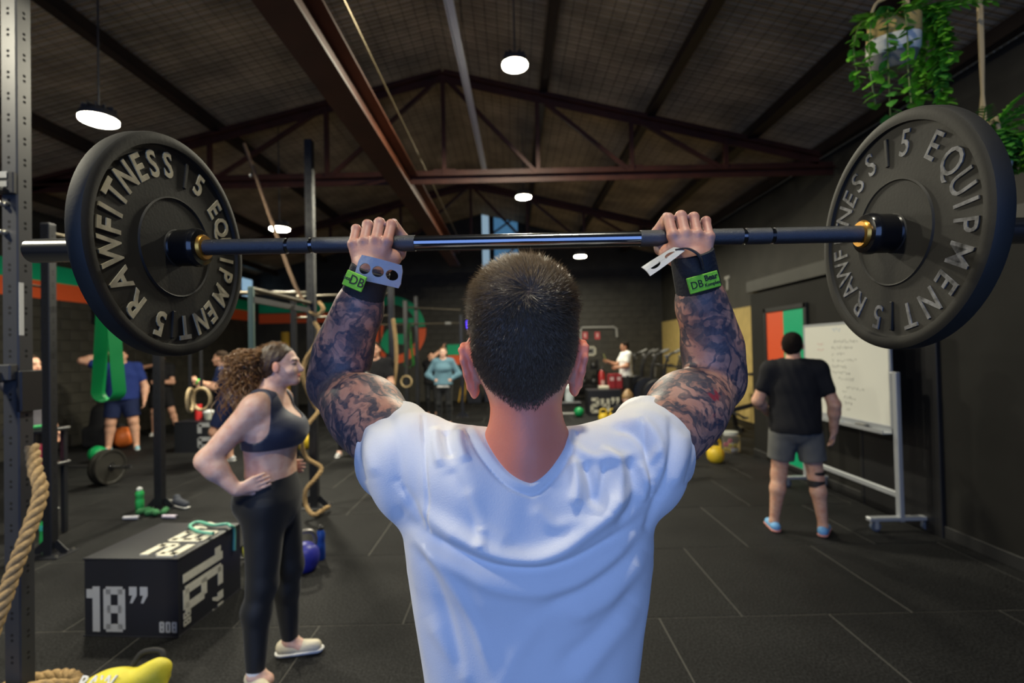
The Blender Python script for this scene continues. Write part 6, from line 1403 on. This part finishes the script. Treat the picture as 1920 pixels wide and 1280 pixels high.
# ---- bottles
def bottle(label, p, r, h, m, cap, name='water_bottle', z=0.001, band=None):
    t = thing(name, label, 'bottle', (p[0], p[1], z)); MB().lathe([(0.0005, 0), (r * 0.9, 0), (r, 0.008), (r, h * 0.40), (r * 0.93, h * 0.44), (r * 0.93, h * 0.56), (r, h * 0.60), (r, h * 0.76), (r * 0.62, h * 0.86), (r * 0.58, h * 0.88)], (p[0], p[1], z), n=24).build('body', m, t)
    MB().lathe([(r * 0.66, h * 0.865), (r * 0.66, h * 0.95), (r * 0.35, h * 0.97), (r * 0.30, h), (0.0005, h)], (p[0], p[1], z), n=20).build('cap', cap, t)
    if band: MB().lathe([(r * 1.005, h * 0.60), (r * 1.02, h * 0.61), (r * 1.02, h * 0.745), (r * 1.005, h * 0.755)], (p[0], p[1], z), n=24).build('sleeve', band, t)
    return t
M_CAP = mat('black_cap', (0.015, 0.015, 0.016), 0.4); M_WCAP = mat('white_cap', (0.7, 0.72, 0.72), 0.4); M_BG = mat('bright_green_bottle', (0.03, 0.42, 0.10), 0.25, spec=0.6); M_TL = mat('turquoise_sleeve', (0.05, 0.50, 0.40), 0.35)
q = on_floor(86, 1032); bottle('green water bottle with turquoise band beside the left rig post', q, 0.042, 0.30, M_BG, M_CAP, band=M_TL); q = on_floor(262, 955); bottle('small green bottle with white cap among clutter at the rig post foot', q, 0.040, 0.24, M_BG, M_WCAP)
q = on_floor(602, 1048); bottle('slim dark blue water bottle beside the blue kettlebell', q, 0.034, 0.27, mat('cobalt_bottle', (0.015, 0.06, 0.33), 0.2, spec=0.7), M_CAP)
bottle('clear white jug on the bench near the small green ball', (at(1068, 748, 12.4).x, 12.45), 0.11, 0.46, mat('milky_plastic', (0.55, 0.62, 0.64), 0.3), M_WCAP, 'water_jug', z=0.30)
# ---- clutter round the foot of the second rig post
cl = [('white folded sports tape roll on the floor by the rig post', 322, 943, (0.6, 0.6, 0.6)), ('pale speed rope handle lying by the rig post', 318, 972, (0.55, 0.5, 0.6)), ('pale speed rope handle lying nearest the small green bottle', 246, 974, (0.55, 0.55, 0.6))]
for lab, px, py, col in cl:
    q = on_floor(px, py); t = thing('rope_handle', lab, 'handle', (q.x, q.y, 0.0)); a = rnd.uniform(-0.3, 0.3); d = Vector((math.cos(a), math.sin(a), 0)); c = Vector((q.x, q.y, 0.021)); MB().cyl(c - d * 0.075, c + d * 0.075, 0.017, 0.020, n=14).build('grip', mat('pale_grip_%d' % px, col, 0.5), t); MB().cyl(c + d * 0.073, c + d * 0.095, 0.010, n=10).build('end_cap', M_CAP, t)
q = on_floor(272, 965); tw = SDF(); 
for k in range(5): tw.cone((q.x + 0.06 * k - 0.06, q.y + 0.05 * math.sin(k * 2), 0.03), (q.x + 0.06 * k - 0.02, q.y + 0.07 * math.cos(k), 0.035), 0.034, 0.028, 0.02)
tw.plane((0, 0, 0.002), (0, 0, -1)); o = sdf_obj(tw, 'towel', mat('dark_green_towel', (0.02, 0.12, 0.04), 0.9, bump=(90, 0.6)), None, 0.006); tag(o, 'crumpled dark green towel at the foot of the rig post', 'towel')
sh = thing('shoe', 'dark trainer lying with the clutter at the rig post foot', 'shoe', tuple(on_floor(338, 950))); q = on_floor(338, 950)
s_ = SDF(); s_.cone((q.x - 0.06, q.y + 0.04, 0.05), (q.x + 0.10, q.y - 0.06, 0.042), 0.044, 0.036, 0.02); s_.cone((q.x - 0.07, q.y + 0.05, 0.06), (q.x - 0.07, q.y + 0.05, 0.09), 0.036, 0.034, 0.02); s_.plane((0, 0, 0.012), (0, 0, -1)); sdf_obj(s_, 'upper', mat('dark_shoe_mesh', (0.03, 0.035, 0.05), 0.8), sh, 0.006)
s_ = SDF(); s_.cone((q.x - 0.065, q.y + 0.045, 0.03), (q.x + 0.108, q.y - 0.065, 0.03), 0.047, 0.040, 0.02); s_.plane((0, 0, 0.002), (0, 0, -1)); s_.plane((0, 0, 0.02), (0, 0, 1)); sdf_obj(s_, 'sole', WSO, sh, 0.006)
# ---- things near the navy man's feet
q = on_floor(405, 892); t = thing('weight_clip', 'orange plastic bar clip on the floor below the navy man', 'clip', tuple(q)); MB().torus((q.x, q.y, 0.03), 0.036, 0.012, (0, 0.3, 1), 20, 8).build('ring', mat('orange_plastic', (0.75, 0.16, 0.03), 0.5), t); MB().box((q.x + 0.05, q.y, 0.03), (0.05, 0.02, 0.02), None, 0.004).build('lever', M_CAP, t)
# ---- clear tub of balls by the partition corner
q = on_floor(1398, 848); q = Vector((3.30, 7.62, 0)); jar = thing('plastic_tub', 'clear plastic tub of coloured balls at the corner of the partition', 'tub', tuple(q)); M_CLEAR = mat('clear_plastic', (0.9, 0.9, 0.88), 0.08, trans=0.95)
MB().lathe([(0.0005, 0.002), (0.125, 0.002), (0.13, 0.01), (0.13, 0.235), (0.10, 0.265), (0.098, 0.28), (0.094, 0.28), (0.096, 0.262), (0.126, 0.232), (0.126, 0.012), (0.0005, 0.006)], q, n=32).build('tub_wall', M_CLEAR, jar); MB().lathe([(0.104, 0.255), (0.108, 0.258), (0.108, 0.30), (0.10, 0.305), (0.0005, 0.305)], q, n=28).build('lid', mat('clouded_lid', (0.45, 0.47, 0.44), 0.4), jar)
for i in range(13):
    a = i * 2.4; rr = 0.078 if i % 4 else 0.02; zz = 0.045 + 0.062 * (i // 6); cn = ('pink', 'yellow', 'white')[i % 3]; cc_ = ((0.75, 0.12, 0.25), (0.70, 0.55, 0.05), (0.6, 0.6, 0.58))[i % 3]
    o = MB().ball((q.x + rr * math.cos(a), q.y + rr * math.sin(a), zz), 0.031, n=14, m=10).build('ball', mat(cn + '_ball', cc_, 0.5), None); tag(o, cn + ' ball inside the clear plastic tub by the partition', 'ball', cn + ' balls in the clear tub')
# ---- yellow sandbag in the lower left corner
sb = thing('sandbag', 'bright yellow sandbag lying on the floor at the bottom left corner', 'sandbag', (-1.92, 2.33, 0)); M_YEL = mat('yellow_canvas', (0.60, 0.52, 0.03), 0.6, bump=(120, 0.3))
a, b_ = on_floor(205, 1325), on_floor(275, 1310)
s_ = SDF(); s_.ell((a.x, a.y + 0.02, 0.07), (0.12, 0.11, 0.085), None, 0.02); s_.ell((a.x - 0.08, a.y, 0.06), (0.09, 0.09, 0.07), None, 0.03); s_.cone((a.x + 0.06, a.y + 0.04, 0.07), (b_.x + 0.02, b_.y + 0.05, 0.105), 0.062, 0.055, 0.012); s_.box((b_.x - 0.02, b_.y + 0.04, 0.065), (0.08, 0.065, 0.06), rotm(0, R(-14), 0.3), 0.03, 0.02); s_.plane((0, 0, 0.002), (0, 0, -1))
sdf_obj(s_, 'bag', M_YEL, sb, 0.007, disp=lambda vs, n: vs + n * (vnoise(vs, 9, 8) * 0.004)[:, None])
put_text(MB(), 'RAW', 0.075, (a.x - 0.03, a.y - 0.035, 0.135), (1, -0.05, 0.02), (0, 0.72, 0.68), 0.004, 0.001).build('lettering', WSO, sb, smooth=0)
MB().tube(catmull([Vector((a.x + 0.02, a.y + 0.10, 0.10)), Vector((a.x + 0.05, a.y + 0.14, 0.165)), Vector((a.x + 0.14, a.y + 0.15, 0.165)), Vector((a.x + 0.17, a.y + 0.12, 0.11))], 6), 0.013, 8).build('strap_handle', M_STRAP, sb)
# ---- dark bench and boxes along the back wall
def bench(label, x, y, w, h, d):
    t = thing('bench', label, 'bench', (x, y, 0)); MB().box((x, y, h), (w, d, 0.06), None, 0.012).build('pad', M_BOX, t)
    for sx in (-1, 1):
        for sy in (-1, 1): MB().box((x + sx * (w / 2 - 0.06), y + sy * (d / 2 - 0.05), h / 2), (0.05, 0.05, h), None, 0.004).build('leg', M_RIG, t, smooth=0)
bench('low dark bench behind the small green ball, holding a white jug', at(1062, 745, 12.4).x, 12.45, 0.7, 0.27, 0.4)
t = thing('floor_marker', 'short white board lying on the floor between the lifter\'s neck and the box', 'board', tuple(on_floor(1068, 776))); q = on_floor(1068, 776); MB().box((q.x, q.y, 0.02), (0.40, 0.10, 0.035), None, 0.006).build('plank', mat('white_board', (0.6, 0.6, 0.55), 0.6), t)
# fire extinguisher and red crates near the box marked 24
ex = thing('fire_extinguisher', 'red fire extinguisher standing behind the box marked 24', 'extinguisher', (2.17, 13.6, 0.35)); q = Vector((at(1129, 720, 13.6).x, 13.6, 0)); M_RED = mat('gloss_red', (0.25, 0.010, 0.012), 0.3); zb = 0.42
MB().lathe([(0.0005, zb), (0.085, zb), (0.09, zb + 0.02), (0.09, zb + 0.48), (0.05, zb + 0.57), (0.03, zb + 0.59)], (q.x, q.y, 0), n=24).build('cylinder_body', M_RED, ex); v = MB(); v.cyl((q.x, q.y, zb + 0.58), (q.x, q.y, zb + 0.66), 0.025, n=12); v.box((q.x, q.y - 0.05, zb + 0.67), (0.03, 0.16, 0.02)); v.build('valve', M_IRON, ex); MB().tube(catmull([Vector((q.x, q.y - 0.04, zb + 0.62)), Vector((q.x + 0.12, q.y - 0.06, zb + 0.5)), Vector((q.x + 0.11, q.y - 0.05, zb + 0.15))], 6), 0.013, 8).build('hose', M_CAP, ex); MB().box((q.x, q.y - 0.088, zb + 0.25), (0.09, 0.012, 0.14)).build('label', mat('pale_label', (0.5, 0.3, 0.28), 0.5), ex, smooth=0); MB().box((q.x, q.y, zb / 2), (0.5, 0.4, zb), None, 0.01).build('stand', M_RIG, ex, smooth=0)
for k, (px, lab) in enumerate(((1146, 'left of two red cartons on the box marked 24'), (1159, 'right of two red cartons on the box marked 24'))):
    c = at(px, 717, 12.35); t = thing('carton', lab, 'carton', (c.x, c.y, 0.613)); MB().box((c.x, c.y, 0.613 + 0.17), (0.155, 0.22, 0.34), None, 0.004).build('box', mat('red_card', (0.28, 0.015, 0.022), 0.6), t, smooth=0); MB().box((c.x, c.y - 0.111, 0.613 + 0.24), (0.09, 0.003, 0.09)).build('label', mat('pinkish_label', (0.6, 0.4, 0.4), 0.6), t, smooth=0); MB().box((c.x, c.y, 0.613 + 0.345), (0.158, 0.224, 0.012)).build('lid', MATS['red_card'], t, smooth=0)
c = at(1131, 722, 12.3); o = MB().box((c.x, 12.25, 0.613 + 0.035), (0.24, 0.16, 0.07), None, 0.01).build('paper_stack', mat('cream_paper', (0.6, 0.57, 0.45), 0.7), None); tag(o, 'cream stack of papers on the left end of the box marked 24', 'papers')
# ---- pipe frame, red signs and framed print on the back wall
pi = thing('conduit', 'pale grey pipe bent along the back wall above two red signs', 'pipe', (2.2, YB, 2.2)); pa = [at(1089, 690, YB - 0.07), at(1089, 617, YB - 0.07), at(1092, 614, YB - 0.07), at(1150, 613, YB - 0.07), at(1156, 616, YB - 0.07), at(1157, 632, YB - 0.07)]
MB().tube(pa, 0.035, 10).build('pipe_run', mat('pale_conduit', (0.35, 0.35, 0.33), 0.5), pi); b = MB()
for p in (pa[1], pa[3]): b.box((p.x, YB - 0.05, p.z), (0.06, 0.07, 0.10))
b.build('pipe_bracket', M_IRON, pi, smooth=0)
for px, lab in ((1097, 'left of two small red signs on the back wall'), (1120, 'right of two small red signs on the back wall')):
    c = at(px, 629, YB - 0.02); t = thing('sign', lab, 'sign', tuple(c)); MB().box(c, (0.17, 0.012, 0.24), None, 0.003).build('sign_plate', mat('red_sign', (0.50, 0.06, 0.07), 0.5), t, smooth=0); MB().box(c + Vector((0, -0.0075, 0.01)), (0.05, 0.003, 0.13)).build('pictogram', mat('pale_pictogram', (0.6, 0.45, 0.42), 0.5), t, smooth=0)
c = at(1107, 658, YB - 0.03); t = thing('picture_frame', 'small cream-framed picture on the back wall beside the lifter\'s right ear', 'picture', tuple(c)); b = MB()
for sx in (-1, 1): b.box(c + Vector((sx * 0.155, 0, 0)), (0.05, 0.03, 0.31), None, 0.004); b.box(c + Vector((0, 0, sx * 0.13)), (0.36, 0.03, 0.05), None, 0.004)
b.build('frame', mat('cream_frame', (0.5, 0.48, 0.38), 0.6), t, smooth=0); MB().box(c, (0.30, 0.012, 0.25)).build('mount', mat('grey_mount', (0.22, 0.22, 0.20), 0.6), t, smooth=0); MB().box(c + Vector((0, -0.008, 0)), (0.16, 0.004, 0.10)).build('print', M_CAP, t, smooth=0)
o = MB().tube([at(876, 601, YB - 0.05), at(877, 615, YB - 0.05)], 0.035, 8).build('led_light', mat('blue_led', (0.05, 0.03, 0.6), 0.4, emit=((0.08, 0.03, 1.0), 3.0)), None); tag(o, 'small glowing blue led on the back wall beside the lifter\'s hair', 'light')
# ---- yellow foam tubes leaning by the blue sweater woman, and one behind the curly hair
M_FOAM = mat('ochre_foam', (0.52, 0.31, 0.03), 0.7)
for k, (px0, px1, lab) in enumerate(((860, 872, 'left of two ochre planks leaning on the back wall by the blue sweater'), (871, 876, 'right of two ochre planks leaning on the back wall by the blue sweater'))):
    a = at(px0, 751, 15.6); a.z = 0.01; e_ = Vector((at(px1, 676, YB - 0.10).x, YB - 0.09, 1.28)); t = thing('leaning_plank', lab, 'plank', tuple(a)); MB().bar(a, e_, 0.03, 0.13, (0, -1, 0.2), 0.005).build('board', M_FOAM, t, smooth=0); MB().bar(e_, e_ + (e_ - a).normalized() * 0.012, 0.028, 0.128, (0, -1, 0.2)).build('end_cap', M_CAP, t, smooth=0)
for px, lab in ((535, 'yellow upright foam column behind the curly-haired woman\'s forehead'),):
    x = at(px, 640, 15.3).x; t = thing('foam_column', lab, 'column', (x, 15.3, 0)); MB().lathe([(0.0005, 0.002), (0.11, 0.002), (0.12, 0.012), (0.12, 2.30), (0.11, 2.32), (0.0005, 2.32)], (x, 15.3, 0), n=24).build('foam_sleeve', M_FOAM, t); MB().lathe([(0.13, 0.001), (0.13, 0.03), (0.121, 0.03)], (x, 15.3, 0), n=24).build('base_ring', M_CAP, t)
for px, y, w, hh, lab in ((890, 15.6, 0.42, 0.36, 'low black crate against the back wall left of the lifter\'s neck'), (918, 15.75, 0.30, 0.42, 'taller black crate against the back wall behind the lifter\'s neck')):
    x = at(px, 740, y).x; t = thing('crate', lab, 'crate', (x, y, 0)); MB().box((x, y, hh / 2), (w, 0.4, hh), None, 0.01).build('shell', M_BOX, t, smooth=0); MB().box((x, y - 0.202, hh * 0.75), (w * 0.4, 0.008, 0.05)).build('hand_hole_shade', M_HOLE_SHADE, t, smooth=0)  # the hand hole is a flat black block coloured as its inner shade
x = -7.35; t = thing('gym_bag', 'big black bag standing against the left wall beside the man in royal blue', 'bag', (-7.62, 9.3, 0)); s_ = SDF(); s_.cone((-7.62, 9.3, 0.25), (-7.62, 9.3, 0.62), 0.24, 0.20, 0.06); s_.box((-7.62, 9.3, 0.2), (0.26, 0.24, 0.2), None, 0.08, 0.05); s_.plane((0, 0, 0.004), (0, 0, -1)); sdf_obj(s_, 'bag_body', M_STRAP, t, 0.012); MB().tube(catmull([Vector((-7.74, 9.3, 0.80)), Vector((-7.70, 9.3, 0.93)), Vector((-7.54, 9.3, 0.93)), Vector((-7.50, 9.3, 0.80))], 5), 0.014, 8).build('handle', M_STRAP, t)
o = at(372, 765, 8.7); t = thing('foam_roller', 'short red foam roller standing on the box marked 20', 'roller', (o.x, 8.7, 0.5335)); MB().cyl((o.x, 8.7, 0.536), (o.x, 8.7, 0.80), 0.055, n=18).build('roller_body', mat('red_foam', (0.55, 0.02, 0.02), 0.6), t); MB().lathe([(0.02, 0.80), (0.05, 0.80), (0.05, 0.806), (0.02, 0.806)], (o.x, 8.7, 0), n=18, closed=True).build('core_ring', M_CAP, t)
o = at(396, 776, 8.72); t = thing('shaker_cup', 'pale shaker cup standing on the box marked 20', 'cup', (-5.29, 8.66, 0.5335)); MB().lathe([(0.0005, 0.5345), (0.05, 0.5345), (0.085, 0.66), (0.08, 0.665), (0.0005, 0.66)], (-5.29, 8.66, 0), n=20).build('cup_body', mat('pale_cup', (0.5, 0.52, 0.45), 0.5), t); MB().lathe([(0.088, 0.655), (0.088, 0.685), (0.05, 0.70), (0.0005, 0.70)], (-5.29, 8.66, 0), n=20).build('lid', M_WCAP, t)
# items on the rack side: red box and shelf of oddments behind the left rig post
c = at(73, 792, 4.6); t = thing('storage_shelf', 'dark shelf between the rack and the rig post holding small things', 'shelf', (c.x, 4.62, 0)); b = MB().box((c.x - 0.02, 4.62, 0.98), (0.34, 0.28, 0.03), None, 0.004).build('board', M_RIG, t, smooth=0)
for sx in (-1, 1): MB().box((c.x - 0.02 + sx * 0.14, 4.72, 0.49), (0.04, 0.04, 0.96), None, 0.003).build('leg', M_RIG, t, smooth=0)
MB().box((c.x - 0.02, 4.62, 0.66), (0.34, 0.28, 0.03), None, 0.004).build('board', M_RIG, t, smooth=0)
t = thing('chalk_box', 'crimson box with a small green mark on the lower shelf board', 'box', (c.x, 4.60, 0.676)); MB().box((c.x, 4.60, 0.677 + 0.085), (0.15, 0.16, 0.17), None, 0.005).build('carton', mat('crimson_card', (0.45, 0.03, 0.09), 0.6), t, smooth=0); MB().box((c.x - 0.02, 4.519, 0.677 + 0.13), (0.045, 0.003, 0.03)).build('mark', M_GREEN, t, smooth=0)
o = MB().box((c.x + 0.01, 4.60, 1.020), (0.16, 0.10, 0.026), rotm(0, R(-6), 0.2), 0.008).build('folded_band', mat('fresh_green_band', (0.05, 0.38, 0.12), 0.5), None); tag(o, 'folded fresh green stretch band on the upper shelf board', 'band')
# ================================================================ exercise bikes along the right wall
M_BK = mat('bike_black', (0.014, 0.014, 0.015), 0.4, spec=0.5); M_BKG = mat('bike_grey_part', (0.16, 0.16, 0.155), 0.4, 0.5)
def bike():
    t = thing('exercise_bike', 'bike', 'bike', (0, 0, 0))
    b = MB().lathe([(0.05, -0.05), (0.28, -0.05), (0.30, -0.035), (0.30, 0.035), (0.28, 0.05), (0.05, 0.05)], (0.0, 0.42, 0.40), (1, 0, 0), 32); b.build('fan_cage', M_BK, t)
    f = MB()
    for k in range(14): a = 2 * math.pi * k / 14; f.bar((0.056, 0.42 + 0.06 * math.cos(a), 0.40 + 0.06 * math.sin(a)), (0.056, 0.42 + 0.28 * math.cos(a), 0.40 + 0.28 * math.sin(a)), 0.010, 0.008, (1, 0, 0))
    f.torus((0.056, 0.42, 0.40), 0.28, 0.008, (1, 0, 0), 28, 6); f.torus((0.056, 0.42, 0.40), 0.17, 0.006, (1, 0, 0), 28, 6); f.build('cage_spokes', M_BKG, t)
    m = MB(); m.bar((0, 0.40, 0.30), (0, -0.36, 0.52), 0.06, 0.06, (1, 0, 0)); m.bar((0, -0.30, 0.06), (0, -0.20, 0.62), 0.06, 0.06, (1, 0, 0)); m.bar((0, 0.42, 0.06), (0, 0.28, 0.92), 0.06, 0.06, (1, 0, 0)); m.build('main_frame', M_BK, t, smooth=0)
    for y in (-0.34, 0.50): MB().bar((-0.26, y, 0.035), (0.26, y, 0.035), 0.05, 0.05, (0, 1, 0), 0.006).build('foot_bar', M_BK, t, smooth=0)
    MB().cyl((0, -0.22, 0.6), (0, -0.24, 0.86), 0.022, n=12).build('seat_post', M_BKG, t)
    s = SDF(); s.cone((0, -0.33, 0.90), (0, -0.12, 0.905), 0.10, 0.035, 0.03, sc=(1, 1, 0.42)); vs, F = s.mesh(0.012, 1); np_mesh('saddle', vs, F, M_BK, t)
    for sx in (-1, 1):
        MB().tube(catmull([Vector((sx * 0.10, 0.14, 0.34)), Vector((sx * 0.17, 0.30, 0.72)), Vector((sx * 0.22, 0.22, 1.12)), Vector((sx * 0.24, 0.06, 1.22))], 5), 0.018, 8).build('handlebar', M_BK, t); MB().cyl((sx * 0.24, 0.09, 1.205), (sx * 0.24, -0.04, 1.265), 0.024, n=10).build('grip', M_BKG, t)
        MB().bar((sx * 0.08, 0.05, 0.34), (sx * 0.10, 0.05 - 0.15 * sx, 0.34 - 0.08 * sx), 0.03, 0.015, (1, 0, 0)).build('crank', M_BKG, t, smooth=0); MB().box((sx * 0.16, 0.05 - 0.15 * sx, 0.34 - 0.08 * sx), (0.10, 0.09, 0.025), None, 0.005).build('pedal', M_BKG, t, smooth=0)
    MB().box((0, 0.24, 1.10), (0.20, 0.05, 0.14), rotm(R(-25), 0, 0), 0.012).build('console', M_BKG, t); MB().cyl((0, 0.28, 0.90), (0, 0.25, 1.06), 0.02, n=10).build('console_post', M_BK, t)
    return t
B0 = bike(); first = True
for i, (x, y) in enumerate(((3.95, 8.75), (3.93, 9.70), (3.91, 10.65), (3.89, 11.60), (3.87, 12.55), (3.86, 13.50), (3.85, 14.45))):
    o = B0 if i == 0 else copy_tree(B0); o.location = (x, y, 0); o.rotation_euler = (0, 0, R(74 + 5 * (i % 3))); o.scale = (1.18, 1.18, 1.22)
    o['label'] = ('first', 'second', 'third', 'fourth', 'fifth', 'sixth', 'seventh')[i] + ' black air bike along the plywood wall, counted from the partition towards the back'
    o['group'] = 'air bikes along the right wall'
# dumbbell rack on the back wall
dr_ = thing('dumbbell_rack', 'dark two-tier rack of kettlebells against the back wall beside the lifter\'s right ear', 'rack', (at(1085, 740, 15.6).x, 15.6, 0)); x0 = at(1085, 740, 15.6).x
for z in (0.45, 0.95): MB().box((x0, 15.6, z), (1.3, 0.4, 0.04), None, 0.004).build('shelf', M_BK, dr_, smooth=0)
for sx in (-1, 1): MB().bar((x0 + sx * 0.62, 15.75, 0.0), (x0 + sx * 0.62, 15.65, 1.25), 0.06, 0.06, (1, 0, 0)).build('upright', M_BK, dr_, smooth=0)
kk = None
for i in range(8):
    px_ = x0 - 0.48 + 0.32 * (i % 4); z = 0.47 if i < 4 else 0.97
    if kk is None:
        kk = kettlebell('k', (0, 0), 0.11, M_BK); o = kk
    else: o = copy_tree(kk)
    o.location = (px_, 15.58, z); o['label'] = 'black kettlebell on the ' + ('lower' if i < 4 else 'upper') + ' shelf of the dark rack, ' + ('first', 'second', 'third', 'fourth')[i % 4] + ' from its left end'; o['group'] = 'black kettlebells on the ' + ('lower' if i < 4 else 'upper') + ' rack shelf'
# ================================================================ hanging plants, upper right
M_LEAF = mat('leaf_bright_green', (0.13, 0.40, 0.025), 0.5, spec=0.4, var=(30, 0.4)); M_LEAF2 = mat('leaf_deep_green', (0.06, 0.24, 0.025), 0.5, var=(30, 0.4)); M_JUTE = mat('jute_cord', (0.42, 0.31, 0.16), 0.85); M_POT = mat('white_ceramic', (0.62, 0.60, 0.55), 0.5, var=(12, 0.15)); M_POTT = mat('woven_jute_band', (0.50, 0.33, 0.10), 0.85, bump=(120, 0.8)); M_POTG = mat('grey_pot_base', (0.16, 0.155, 0.15), 0.7); M_STEM = mat('plant_stem', (0.12, 0.17, 0.03), 0.6)
rp_ = random.Random(21)
def leaf(mb, p, d, L, w, droop=0.3):
    d = Vector(d).normalized(); s = d.cross(Vector((rp_.uniform(-.3, .3), rp_.uniform(-.3, .3), 1))).normalized(); n = s.cross(d); pts = []
    for t, ww in ((0, 0.12), (0.3, 1), (0.65, 0.8), (1, 0.0)):
        c = p + d * L * t - Vector((0, 0, 1)) * droop * L * t * t + n * 0.05 * L * math.sin(t * 3); pts += [c - s * w * ww / 2 - n * 0.12 * w * ww, c, c + s * w * ww / 2 - n * 0.12 * w * ww]
    mb.add(pts, [(i * 3 + k, i * 3 + k + 1, i * 3 + k + 4, i * 3 + k + 3) for i in range(3) for k in range(2)])
def hanging_plant(label, base, r, h, top_z, tilt, trails, fern, seed):
    t = thing('hanging_plant', label, 'plant', tuple(base)); rp_.seed(seed); A = Vector(tilt).normalized(); M = frame(A); b = Vector(base)
    pot = MB().lathe([(0.0005, 0), (r * 0.72, 0), (r * 0.80, 0.012), (r * 0.95, h * 0.30)], b, A, 36).build('pot_base', M_POTG, t)
    MB().lathe([(r * 0.95, h * 0.30), (r * 1.0, h * 0.36), (r, h * 0.62), (r * 0.985, h * 0.64)], b, A, 36).build('pot_middle', M_POT, t); MB().lathe([(r * 0.99, h * 0.63), (r * 1.005, h * 0.65), (r * 0.97, h), (r * 0.90, h), (r * 0.88, h * 0.86), (0.0005, h * 0.86)], b, A, 36).build('pot_band', M_POTT, t)
    top = b + A * h; hang = Vector((top.x + 0.02, top.y, top_z))
    for k in range(3):
        a = 2 * math.pi * k / 3 + 0.4; e = top + M @ Vector((r * 0.95 * math.cos(a), r * 0.95 * math.sin(a), 0)); MB().tube(catmull([e, e.lerp(top + A * 0.20, 0.5) + (e - top) * 0.25, top + A * 0.24, hang], 6), 0.008, 6).build('hanger_cord', M_JUTE, t)
    # trailing stems with round leaves
    for (ax, ln, sz, den) in trails:
        e = top + M @ Vector((r * 0.9 * math.cos(ax), r * 0.9 * math.sin(ax), -0.01)); out = (M @ Vector((math.cos(ax), math.sin(ax), 0))).normalized()
        P = [e - out * 0.03, e + out * 0.05 + Vector((0, 0, 0.02)), e + out * 0.09 - Vector((0, 0, ln * 0.3)), e + out * 0.085 - Vector((0, 0, ln * 0.65)), e + out * (0.07 + rp_.uniform(-.03, .05)) - Vector((0, 0, ln))]; c = catmull(P, 8)
        st = MB().tube(c, 0.0032, 5).build('trailing_stem', M_STEM, t); lf = MB()
        for i, p in enumerate(c[3:]):
            for q in range(den): a2 = rp_.uniform(0, 6.28); leaf(lf, p + Vector((rp_.uniform(-1, 1), rp_.uniform(-1, 1), rp_.uniform(-1, 1))) * sz * 0.35, (math.cos(a2), math.sin(a2), rp_.uniform(-0.7, 0.3)), sz * rp_.uniform(1.2, 1.8), sz * 1.35, 0.4)
        o = lf.build('leaves', M_LEAF if rp_.random() < 0.7 else M_LEAF2, st, 'stuff', smooth=60)
    for (ax, el, ln, w) in fern:
        e = top - A * 0.02; d = (M @ Vector((math.cos(ax) * math.cos(el), math.sin(ax) * math.cos(el), math.sin(el)))).normalized(); lf = MB(); c = [e + d * ln * k / 10 - Vector((0, 0, 0.30 * ln * (k / 10) ** 2)) for k in range(11)]
        lf.tube(c, 0.003, 4)
        for k in range(2, 11):
            dd = (c[k] - c[k - 1]).normalized(); s = dd.cross(Vector((0, 0, 1))).normalized()
            for sg in (-1, 1): leaf(lf, c[k], dd * 0.8 + s * sg * 0.8, w * (1.15 - 0.07 * k) * 3.0, w * 0.62, 0.25)
        lf.build('fern_frond', M_LEAF2 if rp_.random() < 0.4 else M_LEAF, t, smooth=60)
pA = at(1672, 132, 2.62); pi_ = math.pi
hanging_plant('hanging plant in a white pot with jute band, seen whole above the right weight plate', pA, 0.118, 0.245, 4.6, (-0.05, -0.18, 1), [(3.5, 0.44, 0.034, 1), (3.9, 0.52, 0.036, 1), (3.0, 0.30, 0.03, 1), (4.3, 0.48, 0.034, 1), (5.6, 0.26, 0.030, 3), (6.1, 0.44, 0.032, 4), (0.35, 0.40, 0.030, 4), (5.85, 0.36, 0.03, 4)], [(0.1, 0.55, 0.36, 0.03), (0.5, 0.35, 0.38, 0.03), (-0.3, 0.4, 0.38, 0.03), (-0.6, 0.25, 0.38, 0.03), (-0.15, 0.75, 0.34, 0.03), (0.25, 0.9, 0.30, 0.03), (0.2, 0.05, 0.30, 0.03), (-0.9, 0.7, 0.24, 0.03), (1.4, 0.8, 0.25, 0.03), (2.6, 0.7, 0.22, 0.03)], 4)
pB = at(1838, 345, 2.50)
hanging_plant('hanging plant half hidden behind the right weight plate at the right edge', pB, 0.115, 0.20, 4.6, (-0.03, -0.1, 1), [(3.2, 0.10, 0.034, 3), (3.8, 0.12, 0.034, 3), (2.9, 0.05, 0.03, 3), (5.3, 0.10, 0.034, 4), (5.9, 0.12, 0.036, 4), (0.2, 0.12, 0.034, 4), (4.4, 0.10, 0.034, 4)], [(0.1, 0.75, 0.34, 0.022), (0.4, 0.6, 0.36, 0.022), (-0.4, 0.7, 0.30, 0.022), (2.9, 0.9, 0.26, 0.03), (3.3, 0.5, 0.22, 0.03), (1.0, 1.1, 0.28, 0.022), (-0.9, 0.3, 0.24, 0.026), (-0.2, 0.25, 0.26, 0.03), (3.0, 0.2, 0.2, 0.03), (0.2, 0.2, 0.25, 0.03), (3.6, 0.7, 0.30, 0.03), (4.0, 0.9, 0.30, 0.03), (4.7, 0.8, 0.30, 0.03), (5.2, 0.6, 0.32, 0.03), (5.6, 0.9, 0.34, 0.03), (2.6, 1.1, 0.34, 0.03), (3.2, 1.0, 0.36, 0.03), (0.0, 1.1, 0.40, 0.03)], 9)
